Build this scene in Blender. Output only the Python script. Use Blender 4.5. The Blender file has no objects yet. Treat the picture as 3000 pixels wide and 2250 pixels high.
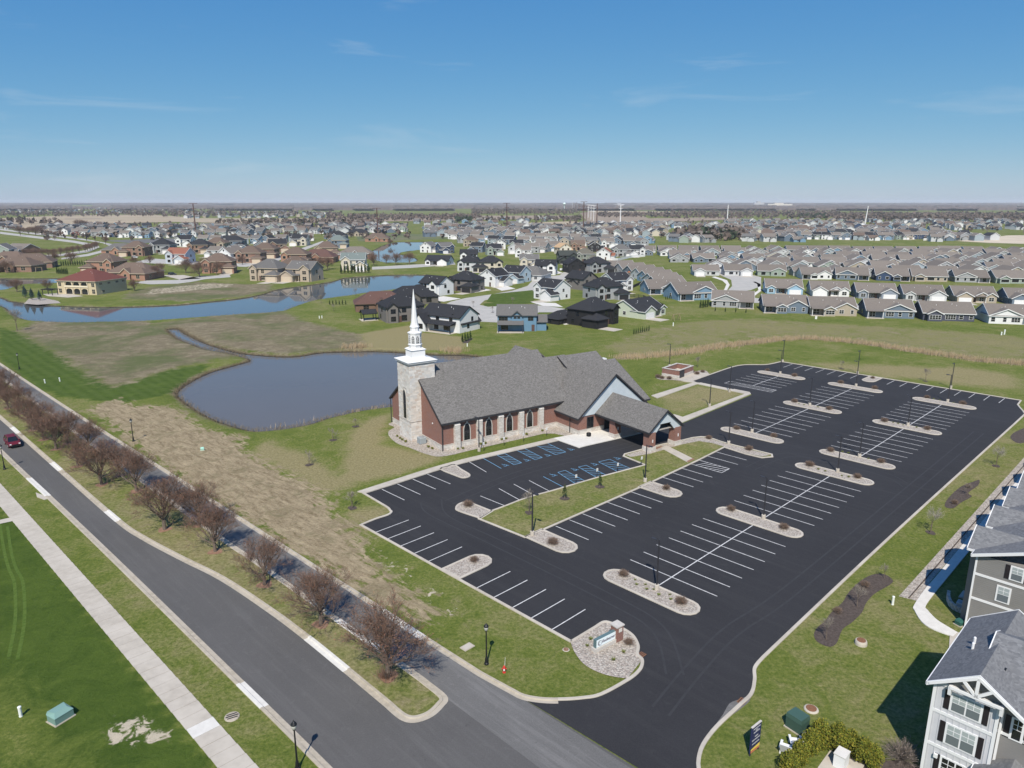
import bpy, math, random
import numpy as np
from mathutils import Vector, Matrix
from mathutils.geometry import tessellate_polygon
rad = math.radians
sc = bpy.context.scene
COL = sc.collection
R = random.Random(11)

# ------------------------------------------------------------------ camera, sky, sun, exposure
CAM_H = 41.4
PITCH = 14.29
FPX = 2100.0
cam = bpy.data.cameras.new("camera")
cam.sensor_width = 36.0
cam.lens = FPX / 3000.0 * 36.0
cam.clip_start = 0.5
cam.clip_end = 80000.0
cam_ob = bpy.data.objects.new("camera", cam)
COL.objects.link(cam_ob)
cam_ob.location = (0, 0, CAM_H)
cam_ob.rotation_euler = (rad(90 - PITCH), 0, 0)
sc.camera = cam_ob

SUN_EL = 49.0
SHADOW_BEARING = 7.0            # shadows fall away from the viewer, a little to the right
sd = Vector((math.sin(rad(SHADOW_BEARING)) * math.cos(rad(SUN_EL)),
             math.cos(rad(SHADOW_BEARING)) * math.cos(rad(SUN_EL)), -math.sin(rad(SUN_EL))))
sun = bpy.data.lights.new("sun", 'SUN')
sun.energy = 4.7
sun.angle = rad(0.53)
sun.color = (1.0, 0.94, 0.84)
sun_ob = bpy.data.objects.new("sun", sun)
COL.objects.link(sun_ob)
sun_ob.location = (-40, -80, 120)
sun_ob.rotation_euler = sd.to_track_quat('-Z', 'Y').to_euler()

world = bpy.data.worlds.new("World")
sc.world = world
world.use_nodes = True
wn = world.node_tree.nodes
wl = world.node_tree.links
wn.clear()
w_out = wn.new('ShaderNodeOutputWorld')
w_bg = wn.new('ShaderNodeBackground')
w_sky = wn.new('ShaderNodeTexSky')
w_sky.sky_type = 'NISHITA'
w_sky.sun_disc = False
w_sky.sun_elevation = rad(SUN_EL)
w_sky.sun_rotation = rad(180 + SHADOW_BEARING)
w_sky.altitude = 200
w_sky.air_density = 0.7
w_sky.dust_density = 0.3
w_sky.ozone_density = 6.0
w_bg.inputs['Strength'].default_value = 0.10
# thin cirrus wisps, fixed to directions in the sky
w_tc = wn.new('ShaderNodeTexCoord')
w_sep = wn.new('ShaderNodeSeparateXYZ')
wl.new(w_tc.outputs['Generated'], w_sep.inputs[0])
w_mp = wn.new('ShaderNodeMapping')
w_mp.inputs['Scale'].default_value = (1.5, 1.5, 11.0)
w_mp.inputs['Rotation'].default_value = (0.0, rad(3), rad(110))
w_mp.inputs['Location'].default_value = (.3, .3, .3)
wl.new(w_tc.outputs['Generated'], w_mp.inputs[0])
w_n1 = wn.new('ShaderNodeTexNoise')
w_n1.inputs['Scale'].default_value = 2.3
w_n1.inputs['Detail'].default_value = 7
w_n1.inputs['Roughness'].default_value = 0.62
w_n1.inputs['Distortion'].default_value = 0.7
wl.new(w_mp.outputs[0], w_n1.inputs['Vector'])
w_rp = wn.new('ShaderNodeMapRange')
w_rp.inputs['From Min'].default_value = 0.59
w_rp.inputs['From Max'].default_value = 0.86
w_rp.inputs['To Max'].default_value = 0.34
wl.new(w_n1.outputs['Fac'], w_rp.inputs['Value'])
w_mx = wn.new('ShaderNodeMix')
w_mx.data_type = 'RGBA'
w_mx.inputs['B'].default_value = (5.4, 6.0, 6.5, 1)
wl.new(w_rp.outputs['Result'], w_mx.inputs['Factor'])
w_sc, w_cc = wn.new('ShaderNodeSeparateColor'), wn.new('ShaderNodeCombineColor')   # colour grade of the whole sky, as the drone camera renders it
wl.new(w_sky.outputs['Color'], w_sc.inputs[0])
for ch, (ex, kk) in enumerate(((1.10, .58), (.64, 1.36), (.24, 3.40))):
    w_p, w_m = wn.new('ShaderNodeMath'), wn.new('ShaderNodeMath')
    w_p.operation, w_m.operation = 'POWER', 'MULTIPLY'
    w_p.inputs[1].default_value, w_m.inputs[1].default_value = ex, kk
    wl.new(w_sc.outputs[ch], w_p.inputs[0])
    wl.new(w_p.outputs[0], w_m.inputs[0])
    wl.new(w_m.outputs[0], w_cc.inputs[ch])
wl.new(w_cc.outputs[0], w_mx.inputs['A'])
wl.new(w_mx.outputs['Result'], w_bg.inputs['Color'])
wl.new(w_bg.outputs[0], w_out.inputs['Surface'])

sc.render.engine = 'CYCLES'
sc.view_settings.view_transform = 'Standard'
sc.view_settings.look = 'None'
sc.view_settings.gamma = 1.0
sc.view_settings.exposure = 0.26
sc.view_settings.use_curve_mapping = False
sc.cycles.max_bounces = 5
sc.cycles.transparent_max_bounces = 8

# ------------------------------------------------------------------ surveying helpers
CP, SP = math.cos(rad(PITCH)), math.sin(rad(PITCH))

def G(x, y, z=0.0):
    """Ground position (x, y) of a point of the survey photograph, for ground at height z."""
    d0, d1, d2 = x - 1500.0, FPX, 1125.0 - y
    fw, up = d1 * CP + d2 * SP, -d1 * SP + d2 * CP
    t = (CAM_H - z) / -up
    return (d0 * t, fw * t)

def GC(ox, oy, pts, s=2.765):
    return [G(ox + a / s, oy + b / s) for a, b in pts]

TH = rad(45.3)
def UV(u, v):                      # parking-lot grid, metres
    return (u * math.sin(TH) - v * math.cos(TH), u * math.cos(TH) + v * math.sin(TH))
LOT_ROT = math.atan2(math.cos(TH), math.sin(TH))     # rotation of the u axis in the world
CB = rad(56.0)
CH_O = (-11.9, 116.1)
CH_ROT = math.atan2(math.cos(CB), math.sin(CB))
def CH(a, b):                      # church grid, metres
    return (CH_O[0] + a * math.sin(CB) - b * math.cos(CB), CH_O[1] + a * math.cos(CB) + b * math.sin(CB))

# ------------------------------------------------------------------ mesh builder
class MB:
    def __init__(s):
        s.v, s.f, s.m, s.c = [], [], [], []
    def add(s, vs, fs, m=0, c=None):
        o = len(s.v)
        s.v.extend(vs)
        for q in fs:
            s.f.append(tuple(i + o for i in q))
            s.m.append(m)
            s.c.append(c)
        return s
    def box(s, x0, x1, y0, y1, z0, z1, m=0, c=None):
        return s.add([(x0, y0, z0), (x1, y0, z0), (x1, y1, z0), (x0, y1, z0), (x0, y0, z1), (x1, y0, z1), (x1, y1, z1), (x0, y1, z1)],
                     [(0, 3, 2, 1), (4, 5, 6, 7), (0, 1, 5, 4), (1, 2, 6, 5), (2, 3, 7, 6), (3, 0, 4, 7)], m, c)
    def poly(s, pts, z, m=0):
        if area(pts) < 0:
            pts = pts[::-1]
        if len(pts) > 8:
            tri = tessellate_polygon([[Vector((p[0], p[1], 0)) for p in pts]])
            tri = [t if area([pts[i] for i in t]) > 0 else t[::-1] for t in tri]
            return s.add([(p[0], p[1], z) for p in pts], tri, m)
        return s.add([(p[0], p[1], z) for p in pts], [tuple(range(len(pts)))], m)
    def prism(s, pts, z0, z1, m=0, mside=None):
        if area(pts) < 0:
            pts = pts[::-1]
        n = len(pts)
        s.add([(p[0], p[1], z1) for p in pts], [tuple(range(n))], m)
        s.add([(p[0], p[1], z0) for p in pts], [tuple(range(n))[::-1]], m)
        vs = [(p[0], p[1], z0) for p in pts] + [(p[0], p[1], z1) for p in pts]
        return s.add(vs, [(i, (i + 1) % n, n + (i + 1) % n, n + i) for i in range(n)], m if mside is None else mside)
    def hull(s, bot, top, m=0):                     # two rings of equal length
        n = len(bot)
        s.add(list(bot) + list(top), [(i, (i + 1) % n, n + (i + 1) % n, n + i) for i in range(n)], m)
        s.add(list(top), [tuple(range(n))], m)
        return s.add(list(bot), [tuple(range(n))[::-1]], m)
    def tube(s, p0, p1, r0, r1=None, n=6, m=0, cap=True, c=None):
        r1 = r0 if r1 is None else r1
        p0, p1 = Vector(p0), Vector(p1)
        d = (p1 - p0)
        if d.length < 1e-6:
            return s
        d.normalize()
        a = d.orthogonal().normalized()
        b = d.cross(a)
        vs = []
        for p, r in ((p0, r0), (p1, r1)):
            for i in range(n):
                t = 2 * math.pi * i / n
                vs.append(tuple(p + a * (r * math.cos(t)) + b * (r * math.sin(t))))
        fs = [(i, (i + 1) % n, n + (i + 1) % n, n + i) for i in range(n)]
        if cap:
            fs += [tuple(range(n))[::-1], tuple(range(n, 2 * n))]
        return s.add(vs, fs, m, c)
    def lathe(s, prof, n=12, cx=0, cy=0, m=0, rot=0.0):
        vs = []
        for r, z in prof:
            for i in range(n):
                t = 2 * math.pi * i / n + rot
                vs.append((cx + r * math.cos(t), cy + r * math.sin(t), z))
        fs = []
        for k in range(len(prof) - 1):
            for i in range(n):
                fs.append((k * n + i, k * n + (i + 1) % n, (k + 1) * n + (i + 1) % n, (k + 1) * n + i))
        fs.append(tuple(range(n))[::-1])
        fs.append(tuple(range((len(prof) - 1) * n, len(prof) * n)))
        return s.add(vs, fs, m)
    def quad(s, a, b, c, d, m=0, col=None):
        return s.add([a, b, c, d], [(0, 1, 2, 3)], m, col)
    def ribbon(s, p0, p1, w, m=0, side=None, c=None):
        p0, p1 = Vector(p0), Vector(p1)
        d = p1 - p0
        a = d.cross(side if side is not None else Vector((R.gauss(0, 1), R.gauss(0, 1), R.gauss(0, 1))))
        if a.length < 1e-6:
            return s
        a.normalize()
        a *= w * .5
        return s.add([tuple(p0 - a), tuple(p0 + a), tuple(p1 + a * .5), tuple(p1 - a * .5)], [(0, 1, 2, 3)], m, c)
    def bar(s, p0, p1, w, h, m=0, up=Vector((0, 0, 1))):   # rectangular bar between two points
        p0, p1 = Vector(p0), Vector(p1)
        d = (p1 - p0).normalized()
        a = d.cross(up)
        a = a.normalized() if a.length > 1e-5 else Vector((1, 0, 0))
        b = a.cross(d).normalized()
        a, b = a * w * .5, b * h * .5
        bot = [tuple(p0 - a - b), tuple(p0 + a - b), tuple(p0 + a + b), tuple(p0 - a + b)]
        top = [tuple(p1 - a - b), tuple(p1 + a - b), tuple(p1 + a + b), tuple(p1 - a + b)]
        return s.hull(bot, top, m)
    def xf(s, f):
        s.v = [f(*p) for p in s.v]
        return s
    def mesh(s, name, mats, smooth=False):
        me = bpy.data.meshes.new(name)
        me.from_pydata(s.v, [], s.f)
        for m in mats:
            me.materials.append(m)
        if len(mats) > 1:
            me.polygons.foreach_set('material_index', s.m)
        if any(c is not None for c in s.c):
            at = me.attributes.new('tint', 'FLOAT_COLOR', 'FACE')
            buf = []
            for c in s.c:
                c = c or (1, 1, 1)
                buf.extend((c[0], c[1], c[2], 1.0))
            at.data.foreach_set('color', buf)
        if smooth:
            me.polygons.foreach_set('use_smooth', [True] * len(s.f))
        me.update()
        return me

def area(p):
    return .5 * sum(p[i][0] * p[(i + 1) % len(p)][1] - p[(i + 1) % len(p)][0] * p[i][1] for i in range(len(p)))

def link(name, data, parent=None, loc=None, rz=0.0, color=None, kind=None):
    o = bpy.data.objects.new(name, data)
    COL.objects.link(o)
    if parent is not None:
        o.parent = parent
    if loc is not None:
        o.location = loc
    if rz:
        o.rotation_euler = (0, 0, rz)
    if color is not None:
        o.color = (color[0], color[1], color[2], 1)
    if kind:
        o["kind"] = kind
    return o

def tag(o, label, cat, group=None):
    o["label"] = label
    o["category"] = cat
    if group:
        o["group"] = group
    return o

def thing(name, label, cat, loc=(0, 0, 0), rz=0.0, group=None):
    o = link(name, None, loc=loc, rz=rz)
    o.empty_display_size = .3
    return tag(o, label, cat, group)

def part(name, mb, mats, parent=None, color=None, loc=None, rz=0.0, kind=None, smooth=False):
    if not isinstance(mats, (list, tuple)):
        mats = [mats]
    return link(name, mb.mesh(name, mats, smooth), parent, loc, rz, color, kind)

def struct(name, mb, mats, parent=None, **k):
    o = part(name, mb, mats, parent, **k)
    if parent is None:
        o["kind"] = "structure"
    return o

ORD = ["first", "second", "third", "fourth", "fifth", "sixth", "seventh", "eighth", "ninth", "tenth", "eleventh", "twelfth", "thirteenth", "fourteenth",
       "fifteenth", "sixteenth", "seventeenth", "eighteenth", "nineteenth", "twentieth"]
def nth(i):
    if i < 20:
        return ORD[i]
    t = {2: "twenty", 3: "thirty", 4: "forty", 5: "fifty"}[(i + 1) // 10]
    return t + ("-" + ORD[(i + 1) % 10 - 1] if (i + 1) % 10 else "th").replace("y-th", "ieth")

# ------------------------------------------------------------------ materials
def newmat(name):
    m = bpy.data.materials.new(name)
    m.use_nodes = True
    nt = m.node_tree
    b = nt.nodes['Principled BSDF']
    return m, nt, b

def nd(nt, t, **k):
    n = nt.nodes.new(t)
    for a, v in k.items():
        setattr(n, a, v)
    return n

def noise(nt, vec, scale, detail=3.0, rough=.55, dist=0.0):
    n = nd(nt, 'ShaderNodeTexNoise')
    n.inputs['Scale'].default_value = scale
    n.inputs['Detail'].default_value = detail
    n.inputs['Roughness'].default_value = rough
    n.inputs['Distortion'].default_value = dist
    if vec is not None:
        nt.links.new(vec, n.inputs['Vector'])
    return n.outputs['Fac']

def mixc(nt, fac, a, b, blend='MIX'):
    n = nd(nt, 'ShaderNodeMix', data_type='RGBA', blend_type=blend)
    for key, v in (('Factor', fac), ('A', a), ('B', b)):
        i = n.inputs[key]
        if isinstance(v, bpy.types.NodeSocket):
            nt.links.new(v, i)
        elif isinstance(v, (int, float)):
            i.default_value = v
        else:
            i.default_value = (v[0], v[1], v[2], 1)
    return n.outputs['Result']

def mrange(nt, v, a, b, c=0.0, d=1.0, smooth=False):
    n = nd(nt, 'ShaderNodeMapRange')
    if smooth:
        n.interpolation_type = 'SMOOTHSTEP'
    for k, x in (('From Min', a), ('From Max', b), ('To Min', c), ('To Max', d)):
        n.inputs[k].default_value = x
    nt.links.new(v, n.inputs['Value'])
    return n.outputs['Result']

def math_(nt, op, a, b=None):
    n = nd(nt, 'ShaderNodeMath', operation=op)
    for i, v in enumerate((a, b)):
        if v is None:
            continue
        if isinstance(v, bpy.types.NodeSocket):
            nt.links.new(v, n.inputs[i])
        else:
            n.inputs[i].default_value = v
    return n.outputs[0]

def bump(nt, b, h, dist, strength=.5):
    n = nd(nt, 'ShaderNodeBump')
    n.inputs['Strength'].default_value = strength
    n.inputs['Distance'].default_value = dist
    nt.links.new(h, n.inputs['Height'])
    nt.links.new(n.outputs[0], b.inputs['Normal'])

def pos(nt):
    return nd(nt, 'ShaderNodeNewGeometry').outputs['Position']

def objpos(nt):
    return nd(nt, 'ShaderNodeTexCoord').outputs['Object']

def setc(nt, b, c):
    if isinstance(c, bpy.types.NodeSocket):
        nt.links.new(c, b.inputs['Base Color'])
    else:
        b.inputs['Base Color'].default_value = (c[0], c[1], c[2], 1)

def surf(name, c1, c2=None, scale=1.0, c3=None, scale3=.15, rough=.8, bmp=0.0, spec=.3, lo=.35, hi=.65, detail=4.0, metal=0.0):
    m, nt, b = newmat(name)
    p = pos(nt)
    col = c1
    if c2 is not None:
        n = noise(nt, p, scale, detail, .6)
        col = mixc(nt, mrange(nt, n, lo, hi), c1, c2)
        if c3 is not None:
            n3 = noise(nt, p, scale3, 4.0, .6)
            col = mixc(nt, mrange(nt, n3, .42, .68), col, c3)
        if bmp:
            bump(nt, b, n, bmp)
    setc(nt, b, col)
    b.inputs['Roughness'].default_value = rough
    b.inputs['Specular IOR Level'].default_value = spec
    b.inputs['Metallic'].default_value = metal
    return m

def tinted(name, amount=.25, scale=1.5, rough=.75, spec=.3, lines=None):
    """Colour comes from each object's own colour; the material adds grain and, for siding, courses."""
    m, nt, b = newmat(name)
    oi = nd(nt, 'ShaderNodeObjectInfo')
    p = pos(nt)
    n = noise(nt, p, scale, 4.0, .65)
    col = mixc(nt, 1.0, oi.outputs['Color'], mixc(nt, n, (1 - amount,) * 3, (1 + amount,) * 3), 'MULTIPLY')
    setc(nt, b, col)
    b.inputs['Roughness'].default_value = rough
    b.inputs['Specular IOR Level'].default_value = spec
    return m

def facetint(name, rough=.8, amount=.15, scale=3.0, spec=.3, attr='tint'):
    m, nt, b = newmat(name)
    a = nd(nt, 'ShaderNodeAttribute', attribute_name=attr)
    n = noise(nt, pos(nt), scale, 3.0)
    setc(nt, b, mixc(nt, 1.0, a.outputs['Color'], mixc(nt, n, (1 - amount,) * 3, (1 + amount,) * 3), 'MULTIPLY'))
    b.inputs['Roughness'].default_value = rough
    b.inputs['Specular IOR Level'].default_value = spec
    return m

MT = {}
MT['siding'] = tinted('painted_siding', .10, .8)
MT['roofing'] = tinted('asphalt_shingles', .30, 2.2, .9, .15)
MT['trim'] = tinted('painted_trim', .05, 1.0, .6)
MT['brickwall'] = tinted('brick_cladding', .35, 5.0, .9, .15)
MT['paint'] = tinted('coloured_metal', .05, 1.0, .45)
MT['white'] = surf('white_paint', (.70, .70, .70), rough=.55)
MT['black'] = surf('black_metal', (.012, .013, .015), rough=.45)
MT['darkgrey'] = surf('dark_bronze_metal', (.035, .035, .04), rough=.45)
MT['conc'] = surf('pale_concrete', (.46, .415, .35), (.39, .35, .295), 1.2, (.50, .455, .39), .25, .85, .0)
MT['conc_new'] = surf('new_white_concrete', (.64, .615, .565), (.57, .545, .50), 1.5, rough=.85)
MT['conc_old'] = surf('weathered_kerb_concrete', (.44, .385, .305), (.32, .28, .22), 1.6, (.42, .375, .31), .3, .9)
MT['street'] = surf('pale_street_concrete', (.43, .41, .375), (.37, .355, .325), .25, rough=.9)

def glassmat(name, col, rough=.08):
    m, nt, b = newmat(name)
    setc(nt, b, col)
    b.inputs['Roughness'].default_value = rough
    b.inputs['Specular IOR Level'].default_value = .6
    return m
MT['glass'] = glassmat('dark_window_glass', (.012, .014, .017), .12)
MT['glass_blind'] = glassmat('window_glass_over_blinds', (.34, .38, .38), .15)
MT['glass_shade'] = glassmat('window_glass_grey', (.13, .15, .16), .12)

# asphalt
def asphalt(name, c1, c2, wear, wear_amt):
    m, nt, b = newmat(name)
    p = pos(nt)
    n1 = noise(nt, p, .07, 5, .6, .4)
    n2 = noise(nt, p, 9.0, 3, .7)
    n4 = noise(nt, p, .9, 8, .72, 1.2)
    col = mixc(nt, mrange(nt, n1, .3, .7), c1, c2)
    col = mixc(nt, math_(nt, 'MULTIPLY', mrange(nt, n2, .35, .75), .35), col, wear)
    mp = nd(nt, 'ShaderNodeMapping', vector_type='TEXTURE')
    mp.inputs['Rotation'].default_value = (0, 0, LOT_ROT)
    mp.inputs['Scale'].default_value = (1.2, 24, 1)
    nt.links.new(p, mp.inputs[0])
    n3 = noise(nt, mp.outputs[0], 1.0, 5, .7, .3)
    col = mixc(nt, math_(nt, 'MULTIPLY', mrange(nt, n3, .5, .78), wear_amt), col, wear)
    col = mixc(nt, mrange(nt, n4, .56, .80, 0, .55), col, wear)
    col = mixc(nt, mrange(nt, n4, .40, .28, 0, .35), col, tuple(x * .6 for x in c1))
    setc(nt, b, col)
    b.inputs['Roughness'].default_value = .9
    b.inputs['Specular IOR Level'].default_value = .22
    bump(nt, b, n2, .02, .4)
    return m
MT['lot'] = asphalt('new_black_asphalt', (.0215, .0215, .0245), (.029, .029, .0325), (.060, .059, .060), .35)
MT['road'] = asphalt('grey_road_asphalt', (.078, .075, .073), (.098, .094, .091), (.15, .145, .14), .5)
MT['road_far'] = asphalt('salt_streaked_asphalt', (.100, .097, .094), (.128, .124, .12), (.22, .213, .205), .85)
MT['line'] = surf('white_line_paint', (.70, .69, .67), (.46, .455, .45), 2.2, rough=.7)
MT['blue'] = surf('blue_line_paint', (.12, .29, .46), (.17, .35, .50), 3.0, rough=.7)

# gravel
def gravel():
    m, nt, b = newmat('river_rock_gravel')
    p = pos(nt)
    vo = nd(nt, 'ShaderNodeTexVoronoi')
    vo.inputs['Scale'].default_value = 6.0
    nt.links.new(p, vo.inputs['Vector'])
    sep = nd(nt, 'ShaderNodeSeparateColor')
    nt.links.new(vo.outputs['Color'], sep.inputs[0])
    c = mixc(nt, sep.outputs[0], (.34, .30, .255), (.66, .605, .525))
    c = mixc(nt, math_(nt, 'MULTIPLY', sep.outputs[1], .35), c, (.55, .42, .34))
    dk = mrange(nt, vo.outputs['Distance'], .0, .75, 1.0, .55)
    c = mixc(nt, 1.0, c, dk, 'MULTIPLY')
    setc(nt, b, c)
    b.inputs['Roughness'].default_value = .9
    bump(nt, b, vo.outputs['Distance'], -.08, .8)
    return m
MT['gravel'] = gravel()
MT['mulch'] = surf('dark_mulch', (.055, .042, .036), (.10, .078, .065), 4.0, rough=.95, bmp=.08)
MT['mulch_red'] = surf('reddish_mulch', (.20, .11, .07), (.28, .17, .11), 4.0, rough=.95, bmp=.05)

# water
def water(name, body, rough):
    m, nt, b = newmat(name)
    p = pos(nt)
    n = noise(nt, p, .05, 4, .5)
    setc(nt, b, mixc(nt, n, body, tuple(c * 1.15 for c in body)))
    b.inputs['Roughness'].default_value = rough
    b.inputs['IOR'].default_value = 1.33
    b.inputs['Specular IOR Level'].default_value = .5
    r = noise(nt, p, 2.2, 3, .6)
    bump(nt, b, r, .03, .06)
    return m
MT['pond'] = water('murky_pond_water', (.112, .100, .090), .06)
MT['lake'] = water('open_pond_water', (.088, .091, .094), .03)

# ground
def ground_mat():
    m, nt, b = newmat('grass_and_weeds')
    p = pos(nt)
    at = nd(nt, 'ShaderNodeAttribute', attribute_name='cover')
    sp = nd(nt, 'ShaderNodeSeparateColor')
    nt.links.new(at.outputs['Color'], sp.inputs[0])
    weed, dry, bare = sp.outputs[0], sp.outputs[1], sp.outputs[2]
    strp = at.outputs['Alpha']
    nl = noise(nt, p, .045, 5, .62, .5)
    nm = noise(nt, p, .32, 7, .70, .8)
    nf = noise(nt, p, 2.6, 8, .78)
    mp = nd(nt, 'ShaderNodeMapping', vector_type='TEXTURE')
    mp.inputs['Rotation'].default_value = (0, 0, LOT_ROT)
    mp.inputs['Scale'].default_value = (1.0, 4.0, 1)
    nt.links.new(p, mp.inputs[0])
    ns = noise(nt, mp.outputs[0], 1.3, 5, .68, .5)
    lush = mixc(nt, mrange(nt, nm, .3, .7), (.027, .056, .008), (.072, .110, .018))
    lush = mixc(nt, math_(nt, 'MULTIPLY', mrange(nt, nf, .35, .75), .5), lush, (.105, .142, .026))
    # yellower turf wherever the lawn is not watered
    oliv = mixc(nt, mrange(nt, nf, .36, .64), (.068, .102, .016), (.176, .194, .046))
    s0 = math_(nt, 'ADD', math_(nt, 'MULTIPLY', nm, .8), math_(nt, 'ADD', math_(nt, 'MULTIPLY', nl, .8), math_(nt, 'MULTIPLY', dry, 1.6)))
    lush = mixc(nt, mrange(nt, s0, .72, 1.22, 0, 1, True), lush, oliv)
    wv = nd(nt, 'ShaderNodeTexWave', wave_type='BANDS', bands_direction='X')
    wv.inputs['Scale'].default_value = .13
    wv.inputs['Distortion'].default_value = 1.6
    wv.inputs['Detail Scale'].default_value = .4
    nt.links.new(mp.outputs[0], wv.inputs['Vector'])
    lush = mixc(nt, math_(nt, 'MULTIPLY', math_(nt, 'MULTIPLY', wv.outputs['Fac'], strp), .28), lush, (.105, .140, .042))
    dryc = mixc(nt, mrange(nt, nf, .36, .64), (.165, .140, .064), (.325, .275, .150))
    s = math_(nt, 'ADD', math_(nt, 'MULTIPLY', nm, .7), math_(nt, 'ADD', math_(nt, 'MULTIPLY', nl, .75), math_(nt, 'MULTIPLY', nf, .30)))
    t = math_(nt, 'ADD', s, math_(nt, 'MULTIPLY', dry, .9))
    lawn = mixc(nt, mrange(nt, t, 1.00, 1.42, 0, .92, True), lush, dryc)
    w1 = mixc(nt, mrange(nt, nf, .36, .62), (.085, .070, .045), (.235, .195, .125))
    w1 = mixc(nt, mrange(nt, nm, .46, .66, 0, .8), w1, (.275, .232, .150))
    w1 = mixc(nt, mrange(nt, math_(nt, 'ADD', nl, math_(nt, 'MULTIPLY', nf, .35)), .62, .80, 0, .8), w1, (.085, .108, .036))
    t2 = math_(nt, 'ADD', weed, math_(nt, 'MULTIPLY', math_(nt, 'SUBTRACT', math_(nt, 'ADD', nm, math_(nt, 'MULTIPLY', nf, .5)), .75), 1.5))
    col = mixc(nt, mrange(nt, t2, .25, .75, 0, 1, True), lawn, w1)
    b1 = mixc(nt, mrange(nt, math_(nt, 'ADD', math_(nt, 'MULTIPLY', ns, .6), math_(nt, 'MULTIPLY', nf, .4)), .38, .60), (.160, .122, .072), (.385, .312, .200))
    b1 = mixc(nt, mrange(nt, math_(nt, 'ADD', nm, math_(nt, 'MULTIPLY', ns, .6)), .82, 1.0, 0, .6), b1, (.095, .088, .038))
    t3 = math_(nt, 'ADD', bare, math_(nt, 'MULTIPLY', math_(nt, 'SUBTRACT', math_(nt, 'ADD', math_(nt, 'ADD', ns, nm), math_(nt, 'MULTIPLY', nl, .6)), 1.3), 1.05))
    col = mixc(nt, mrange(nt, t3, .36, .60, 0, 1, True), col, b1)
    # pale silt and wet mud
    si = nd(nt, 'ShaderNodeAttribute', attribute_name='silt').outputs['Fac']
    t5 = math_(nt, 'ADD', si, math_(nt, 'MULTIPLY', math_(nt, 'SUBTRACT', noise(nt, p, .75, 8, .72, .9), .5), 2.6))
    col = mixc(nt, mrange(nt, math_(nt, 'MULTIPLY', t5, mrange(nt, si, .05, .3)), .80, .98), col, mixc(nt, nf, (.40, .34, .25), (.56, .49, .38)))
    # wet mud below the turf line of the ponds
    sz = nd(nt, 'ShaderNodeSeparateXYZ')
    nt.links.new(p, sz.inputs[0])
    col = mixc(nt, mrange(nt, math_(nt, 'ADD', sz.outputs['Z'], math_(nt, 'MULTIPLY', nm, .4)), -.12, -.30), col, (.050, .042, .032))
    setc(nt, b, col)
    b.inputs['Roughness'].default_value = .95
    b.inputs['Specular IOR Level'].default_value = .08
    bump(nt, b, math_(nt, 'ADD', nf, nm), .22, .7)
    return m
MT['ground'] = ground_mat()
HAZE = 0.000065

# ------------------------------------------------------------------ polylines
def smooth(pts, closed=False, n=5):
    out = []
    m = len(pts)
    rng = range(m if closed else m - 1)
    for i in rng:
        p0 = pts[(i - 1) % m] if (closed or i > 0) else pts[0]
        p1, p2 = pts[i], pts[(i + 1) % m]
        p3 = pts[(i + 2) % m] if (closed or i + 2 < m) else pts[-1]
        for k in range(n):
            t = k / n
            out.append(tuple(.5 * (2 * p1[j] + (p2[j] - p0[j]) * t + (2 * p0[j] - 5 * p1[j] + 4 * p2[j] - p3[j]) * t * t
                                   + (-p0[j] + 3 * p1[j] - 3 * p2[j] + p3[j]) * t ** 3) for j in (0, 1)))
    if not closed:
        out.append(tuple(pts[-1]))
    return out

def offset(pts, d, closed=False):
    n = len(pts)
    out = []
    for i in range(n):
        a = Vector(pts[(i - 1) % n]) if (closed or i > 0) else None
        b = Vector(pts[i])
        c = Vector(pts[(i + 1) % n]) if (closed or i < n - 1) else None
        n1 = Vector((-(b - a).y, (b - a).x)).normalized() if a is not None and (b - a).length > 1e-6 else None
        n2 = Vector((-(c - b).y, (c - b).x)).normalized() if c is not None and (c - b).length > 1e-6 else None
        if n1 is None: n1 = n2
        if n2 is None: n2 = n1
        m = (n1 + n2)
        m = m.normalized() if m.length > 1e-4 else n1
        k = max(.45, m.dot(n1))
        out.append(tuple(b + m * (d / k)))
    return out

def sweep(mb, pts, prof, closed=False, m=0):
    """profile = [(offset to the left, z), ...] swept along a ground polyline"""
    rows = [offset(pts, o, closed) for o, z in prof]
    n = len(pts)
    k = len(prof)
    vs = [(rows[j][i][0], rows[j][i][1], prof[j][1]) for i in range(n) for j in range(k)]
    fs = []
    for i in range(n if closed else n - 1):
        a, b = i * k, ((i + 1) % n) * k
        for j in range(k - 1):
            fs.append((a + j, b + j, b + j + 1, a + j + 1))
    mb.add(vs, fs, m)
    if not closed:
        mb.add(vs[:k], [tuple(range(k))], m)
        mb.add(vs[-k:], [tuple(range(k))[::-1]], m)
    return mb

KP = lambda w=.3, h=.14: [(w / 2, .0), (w / 2, h - .03), (w / 2 - .03, h), (-w / 2 + .03, h), (-w / 2, h - .03), (-w / 2, .0)]

def kerb(name, pts, parent=None, closed=False, w=.3, h=.14, mat='conc', gutter=0.0):
    mb = MB()
    if gutter:      # gutter pan to the right of the line
        prof = [(w / 2, 0), (w / 2, h - .03), (w / 2 - .03, h), (-w / 2 + .03, h), (-w / 2, h - .03), (-w / 2 - .02, .034), (-w / 2 - gutter, .030), (-w / 2 - gutter, 0)]
    else:
        prof = KP(w, h)
    sweep(mb, pts, prof, closed)
    return struct(name, mb, MT[mat], parent)

def strip(a, b):            # polygon between two polylines running the same way
    return list(a) + list(b)[::-1]

def sheet(name, pts, z, mat, parent=None):
    return struct(name, MB().poly(pts, z), MT[mat], parent)

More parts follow.
